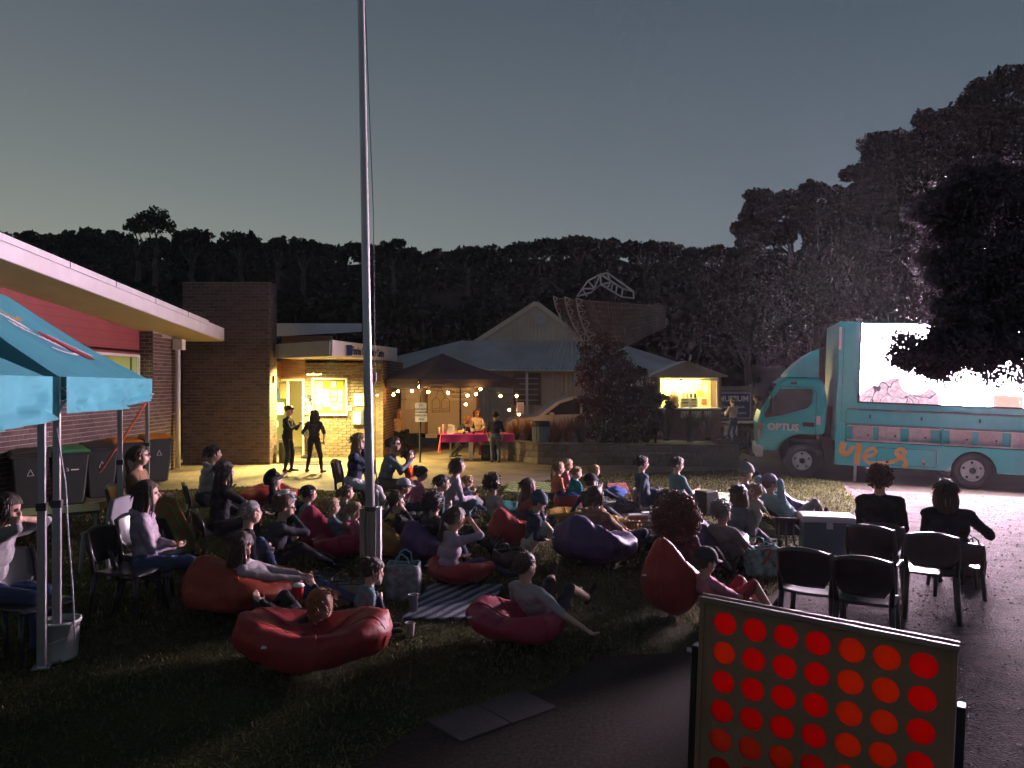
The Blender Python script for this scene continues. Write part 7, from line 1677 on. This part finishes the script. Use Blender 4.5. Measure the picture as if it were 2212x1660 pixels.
# ------------------------------------------------------------------ rugs, bags, boxes and other small things among the crowd
def rug(label, pts, mat, name="picnic_rug", z=.02, cat="rug"):
    q = [G(u, v) for u, v in pts]
    def fn(a, c):
        p = q[0].lerp(q[1], a).lerp(q[3].lerp(q[2], a), c); p.z = z + .012 * mnoise.noise(Vector((p.x * 3, p.y * 3, 0))) + .006; return p
    return tag(MB().grid(fn, 30, 20).build(name, mat, None, smooth=True, solid=.008), label, cat)
def stripe_mat(name, ca, cb, scale, ang, check=False):
    m = bpy.data.materials.new(name); m.use_nodes = True; n, l = m.node_tree.nodes, m.node_tree.links; b = n["Principled BSDF"]; b.inputs["Roughness"].default_value = .9
    tc = n.new("ShaderNodeTexCoord"); mp = n.new("ShaderNodeMapping"); mp.inputs["Rotation"].default_value = (0, 0, ang); l.new(tc.outputs["Object"], mp.inputs[0])
    if check: w = n.new("ShaderNodeTexChecker"); w.inputs["Scale"].default_value = scale; l.new(mp.outputs[0], w.inputs[0]); f = w.outputs["Fac"]
    else: w = n.new("ShaderNodeTexWave"); w.inputs["Scale"].default_value = scale; w.inputs["Distortion"].default_value = 1.2; w.inputs["Detail Scale"].default_value = .6; l.new(mp.outputs[0], w.inputs[0]); f = w.outputs["Fac"]
    r = n.new("ShaderNodeValToRGB"); r.color_ramp.interpolation = 'CONSTANT'; r.color_ramp.elements[1].position = .5; r.color_ramp.elements[0].color = (*ca, 1); r.color_ramp.elements[1].color = (*cb, 1); l.new(f, r.inputs[0]); l.new(r.outputs[0], b.inputs["Base Color"])
    return m
rug("navy and pale striped rug crumpled in front of the flat red bean bag", [(868, 1342), (1050, 1345), (1085, 1268), (930, 1268)], stripe_mat("navy_stripes", (.03, .045, .09), (.30, .31, .33), 2.6, .5))
rug("green checked rug on the lawn beside the girls in orange and pink", [(1085, 1066), (1200, 1068), (1195, 1044), (1100, 1044)], stripe_mat("green_check", (.09, .14, .03), (.30, .36, .12), 7, .1, True))
rug("red checked rug on the lawn right of the blond child", [(1310, 1070), (1362, 1070), (1352, 1046), (1312, 1046)], stripe_mat("red_check", (.18, .03, .03), (.45, .12, .13), 8, .1, True))
rug("pale green rug beside the long-haired woman near the truck", [(1555, 1090), (1615, 1090), (1600, 1068), (1550, 1068)], stripe_mat("pale_green_check", (.16, .22, .10), (.36, .40, .28), 6, .3, True))
rug("dark patterned rug under the middle of the crowd", [(1180, 1130), (1420, 1130), (1400, 1085), (1200, 1085)], stripe_mat("dark_check", (.05, .05, .055), (.14, .11, .10), 6, .3, True))
# blanket over knees
c = ppl["pony"]; m_bl = stripe_mat("bright_patch_blanket", (.32, .10, .03), (.12, .19, .03), 9, .4, True)
bl = thing("knee_blanket", "bright patchwork blanket in orange, green and red over a seated woman's knees", "blanket", c["root"], c["yaw"])
def fn(a, q):
    x = .06 + .62 * q; y = (a - .5) * .62; z = c["pel"].z + .11 if x < .42 else c["pel"].z + .11 - (x - .42) * 2.2; z -= .30 * max(0, abs(y) - .16) * 3; z += .02 * math.sin(y * 22) ; return (x, y, max(z, .05))
MB().grid(fn, 30, 24).build("cloth", m_bl, bl, smooth=True, solid=.012)
# white plastic garden chair behind the marquee legs
wc = chair_proto("pale plastic garden chair standing empty behind the marquee leg", M("pale_resin", (.50, .46, .52), .4, .05), "garden_chair", None); q = W(245, 1015, 8.9); wc.location = (q.x, q.y, .006); wc.rotation_euler = (0, 0, R(150)); wc.scale = (1.1, 1.1, 1.1)
if "group" in wc: del wc["group"]
# little table with clutter under the marquee
tt = thing("folding_table", "small dark folding table under the marquee with bright cutlery on it", "table", (*G(120, 1235).xy, 0.0), R(30)); MB().box((0, 0, .70), (.9, .6, .03)).build("table_top", m_dark, tt, bevel=.005)
for x in (-.4, .4):
    for y in (-.25, .25): MB().cyl((x, y, .69), (x * 1.05, y * 1.05, .01), .013).build("leg", m_steel, tt)
# cooler boxes, bags, cups
def cooler(name, label, u, vb, w, dp, h, body, lid, rz=0.0, d=None):
    q = G(u, vb) if d is None else Vector((*W(u, vb, d).xy, 0)); t = thing(name, label, "cool box", (q.x, q.y + dp / 2, .006), rz)
    MB().box((0, 0, h * .42), (w, dp, h * .84)).build("tub", body, t, bevel=.03); l = MB().box((0, 0, h * .92), (w * 1.05, dp * 1.06, h * .16)).build("lid", lid, t, bevel=.025)
    for s in (-1, 1): MB().tube([(s * w * .53, -dp * .2, h * .62), (s * w * .58, -dp * .2, h * .66), (s * w * .58, dp * .2, h * .66), (s * w * .53, dp * .2, h * .62)], .012, 6).build("handle", lid, t)
    MB().box((0, -dp * .52, h * .78), (w * .12, .02, h * .16)).build("latch", lid, t, bevel=.005)
    return t
m_esb = M("esky_blue", (.05, .09, .12), .5, .08); m_esw = M("esky_white", (.62, .58, .62), .45, .05)
es = cooler("cool_box", "large dark cool box with a white lid beside the empty chairs", 1800, 1205, .62, .42, .50, m_esb, m_esw, R(-12)); 
cb = cooler("cool_box", "small blue and white cool box with drink cans on top beside the woman in black", 605, 1112, .36, .28, .34, M("cool_blue", (.08, .17, .25), .5, .1), M("pale_cool_lid", (.40, .42, .45), .4, .05))
def can(label, x, y, z, mat):
    t = thing("drink_can", label, "can", (x, y, z), 0, "cans on the small cool box"); MB().lathe([(0, 0), (.026, 0), (.033, .012), (.033, .11), (.026, .122), (0, .12)], n=16).build("shell", mat, t, smooth=True); MB().lathe([(0, .1215), (.025, .1225)], n=14).build("can_end", m_alu, t)
cq = cb.location
can("red drink can on the small blue cool box", cq.x - .06, cq.y - .05, .35, MATS["red_tin"]); can("green drink can on the small blue cool box", cq.x - .13, cq.y + .04, .35, M("green_tin", (.03, .22, .08), .4, .1))
t = thing("pie_box", "white lid-like tub on the small blue cool box", "tub", (cq.x + .04, cq.y, .345)); MB().lathe([(0, 0), (.07, 0), (.085, .04), (.08, .05), (0, .05)], n=18).build("shell", m_paper, t, smooth=True); MB().lathe([(.088, .035), (.09, .045), (.085, .05)], n=18).build("rim", m_frame, t)
def tote(label, u, vb, w, h, dp, mat, rim, rz=0.0, name="tote_bag"):
    q = G(u, vb); t = thing(name, label, "bag", (q.x, q.y + dp / 2, .01), rz)
    def fn(a, c): th = 2 * math.pi * a; k = 1 + .10 * math.sin(math.pi * c) + .05 * mnoise.noise(Vector((th * 2, c * 4, u))); sx = abs(math.cos(th)) ** .5 * math.copysign(1, math.cos(th)); sy = abs(math.sin(th)) ** .5 * math.copysign(1, math.sin(th)); return (sx * w / 2 * k, sy * dp / 2 * k, h * c + .01 * math.sin(th * 3) * c)
    MB().grid(fn, 36, 10).build("sack", mat, t, smooth=True, solid=.008)
    MB().tube([fn(k / 24, 1) for k in range(25)], .010, 6).build("rim", rim, t, smooth=True)
    for s in (-1, 1): MB().tube([(-w * .22, s * dp * .5, h), (-w * .18, s * dp * .55, h * 1.25), (0, s * dp * .5, h * 1.36), (w * .18, s * dp * .55, h * 1.25), (w * .22, s * dp * .5, h)], .008, 6).build("strap", rim, t, smooth=True)
    return t
m_flor = M("floral_print_teal", (.20, .32, .30), .7, .9, 13); m_flor2 = M("floral_print_grey", (.26, .23, .25), .7, .6, 15); m_tealr = M("teal_binding", (.20, .42, .45), .6, .1)
tote("pale floral tote with a teal rim beside the flagpole stump", 868, 1300, .32, .34, .24, m_flor2, m_tealr)
fb = tote("aqua floral shopping bag with a red ribbon between crowd and chairs", 1655, 1248, .36, .30, .22, m_flor, m_tealr, R(10))
MB().tube([(-.05, -.12, .30), (.0, -.16, .33), (.03, -.14, .30), (-.02, -.14, .22), (-.08, -.13, .14)], .012, 6).build("ribbon", MATS["red_webbing"], fb, smooth=True)
tote("dark red rucksack on the gravel beside the last chair", 2108, 1252, .26, .34, .2, M("maroon_nylon", (.10, .02, .025), .6, .15), m_dark, R(-15), "rucksack")
tote("red and blue picnic bag behind the turquoise hoodie child", 1228, 1098, .44, .20, .3, M("red_nylon", (.34, .03, .03), .6, .15), M("royal_blue_trim", (.04, .09, .40), .6, .1), R(8), "picnic_bag")
tote("brown paper bag standing among the picnic things", 1395, 1092, .40, .26, .24, M("kraft_paper", (.30, .19, .13), .8, .12), MATS["kraft_paper"], R(-12), "paper_bag")
tote("black shoulder bag dropped beside the girl with the ponytail", 1100, 1230, .34, .18, .26, m_black, m_dark, R(30), "shoulder_bag")
tote("pale bag slumped left of the flagpole stump", 735, 1312, .34, .20, .22, M("beige_canvas", (.30, .25, .19), .8, .15), m_dark, R(20), "canvas_bag")
tote("grey soft bag behind the striped rug's left end", 690, 1285, .30, .16, .22, grey, m_dark, R(-20), "soft_bag")
# black speaker on the lawn
q = G(1525, 1112); sp = thing("loudspeaker", "black loudspeaker tilted on the lawn beside the auburn curls", "speaker", (q.x, q.y, .006), R(35)); MB().box((0, 0, .2), (.28, .26, .40)).build("cabinet", m_black, sp, bevel=.02); MB().box((0.143, 0, .2), (.008, .2, .34)).build("grille", M("pale_grille", (.22, .22, .25), .5, .2, 60), sp); MB().lathe([(0, .0), (.07, 0), (.075, .01)], (.15, 0, .13), 18, Matrix.Rotation(R(90), 3, 'Y')).build("cone", m_dark, sp)
# shopping basket with food
q = G(1390, 1168); bs = thing("plastic_basket", "grey-brown plastic basket with food boxes on top", "basket", (q.x, q.y + .15, .01), R(-5)); m_bas = M("taupe_plastic", (.16, .12, .12), .5, .1)
for s in (-1, 1):
    sd = MB(); sd2 = MB()
    for k in range(9): sd.box((-.18 + k * .045, s * .15, .13), (.014, .012, .22))
    for z in (.02, .13, .24): sd.box((0, s * .15, z), (.40, .0119, .025))
    sd.build("long_side", m_bas, bs)
    for k in range(6): sd2.box((s * .20, -.12 + k * .048, .13), (.012, .014, .22))
    for z in (.02, .13, .24): sd2.box((s * .20, 0, z), (.0119, .29, .025))
    sd2.build("short_side", m_bas, bs)
MB().box((0, 0, .012), (.40, .30, .012)).build("base", m_bas, bs)
t = thing("food_container", "clear-lidded food box on the plastic basket", "food box", (q.x - .05, q.y + .15, .265)); MB().box((0, 0, .03), (.26, .16, .06)).build("box_base", M("orange_food", (.45, .14, .05), .6, .3, 20), t, bevel=.01); MB().box((0, 0, .065), (.27, .17, .015)).build("lid", m_esw, t, bevel=.004)
t = thing("food_container", "pale food tub beside the clear-lidded box on the basket", "food box", (q.x + .10, q.y + .22, .265)); MB().box((0, 0, .04), (.16, .12, .08)).build("box_base", m_esw, t, bevel=.01); MB().box((0, 0, .085), (.17, .13, .012)).build("lid", m_paper, t, bevel=.004)
# dark striped carry crate near the cool box
q = G(1715, 1190); ck = thing("folding_crate", "dark folded camp chair lying between bag and cool box", "camp chair", (q.x, q.y, .01), R(-10))
for k in range(5): MB().tube([(-.2 + k * .1, -.02, .02), (-.18 + k * .09, .02, .40)], .012, 6).build("tube_leg", m_dark, ck)
MB().box((0, .03, .30), (.45, .05, .22)).build("canvas_back", black, ck, bevel=.01)
# cups
m_clear = M("translucent_cup", (.42, .38, .42), .3, .1, trans=.3)
q = G(886, 1376); cup("paper_cup", "white paper cup on the dark grass right of the largest bean bag", (q.x, q.y, .006), M("white_cup", (.50, .46, .46), .6, .05), .042, .115)
q = G(893, 1326); cup("plastic_cup", "tall clear plastic cup at the corner of the striped rug", (q.x, q.y, .03), m_clear, .048, .15)
c = ppl["ginger"]; q = W(645, 1278, 6.05); cup("coffee_cup", "red takeaway cup with a white lid held above the largest bean bag", (q.x, q.y, q.z - .06), MATS["red_tin"], .042, .11, None, MATS["red_tin"]); t = bpy.data.objects[[o.name for o in COL.objects if o.name.startswith("coffee_cup")][-1]]; MB().lathe([(0, .122), (.036, .122), (.046, .108), (.046, .103)], n=18).build("lid", m_paper, t, smooth=True)
q = G(686, 1300); t = thing("drink_bottle", "dark drink bottle standing behind the red cup", "bottle", (q.x, q.y, .01)); MB().lathe([(0, 0), (.035, 0), (.037, .16), (.018, .21), (.018, .23), (0, .23)], n=16).build("flask", M("steel_flask", (.12, .13, .14), .3, .1, metal=.5), t, smooth=True); MB().lathe([(.021, .215), (.022, .25), (0, .255)], n=14).build("cap", m_black, t)
# black rubbish bag heap left
for k, (u, v, lb) in enumerate(((640, 1115, "blue and grey rolled sleeping bag by the small cool box"), (1330, 1078, "crumpled blue blanket among the picnic things"), (1350, 1110, "dark bundled coat in front of the plastic basket"), (1420, 1195, "black fleece heap under the auburn curls"), (1640, 1165, "olive rolled mat behind the floral bag"), (1010, 1100, "grey fleece heap beside the man in the printed top"), (800, 1085, "black bag under the white trousers"))):
    q = G(u, v); t = thing("bundle", lb, "bundle", (q.x, q.y + .12, .0), R(k * 37)); col = (navy, C("royal_blue", (.03, .07, .22)), char, black, olive, pgrey, black)[k]; rs = k * 3.1
    def fn(a, c2): th = 2 * math.pi * a; ph = math.pi * c2; v_ = Vector((math.sin(ph) * math.cos(th), math.sin(ph) * math.sin(th), math.cos(ph))); kf = 1 + .22 * mnoise.noise(v_ * 2.2 + Vector((rs, 0, 0))) + .10 * mnoise.noise(v_ * 6 + Vector((0, rs, 0))); return (v_.x * .26 * kf, v_.y * .17 * kf, max(0, .10 + v_.z * .12 * kf))
    MB().grid(fn, 30, 20).build("folded_cloth", col, t, smooth=True); MB().tube([(-.08, -.17, .05), (-.09, -.1, .2), (-.09, .1, .2), (-.08, .17, .05)], .012, 5).build("tie", m_dark, t)
# cable and bits by the feet
tag(MB().tube([W(560, 1200, 9.3) * 1, G(620, 1200), G(700, 1180), G(760, 1150)], .008, 5).build("ground_cable", m_wire), "thin black cable on the lawn between the sitters", "cable") if False else None
# ------------------------------------------------------------------ thin evening haze that glows round the screen and the lamps
hz_m = bpy.data.materials.new("evening_haze"); hz_m.use_nodes = True
hn, hl = hz_m.node_tree.nodes, hz_m.node_tree.links; hn.remove(hn["Principled BSDF"])
pv = hn.new("ShaderNodeVolumePrincipled"); pv.inputs["Color"].default_value = (0.9, 0.9, 0.92, 1); pv.inputs["Density"].default_value = 0.0005; pv.inputs["Anisotropy"].default_value = 0.35
hl.new(pv.outputs[0], hn["Material Output"].inputs["Volume"])
hb = MB().box((0, 55, 17.0), (800, 150, 40)).build("haze", hz_m)
tag(hb, "thin evening haze hanging over the whole lawn and crowd", "haze", kind="stuff")
texts_to_mesh()
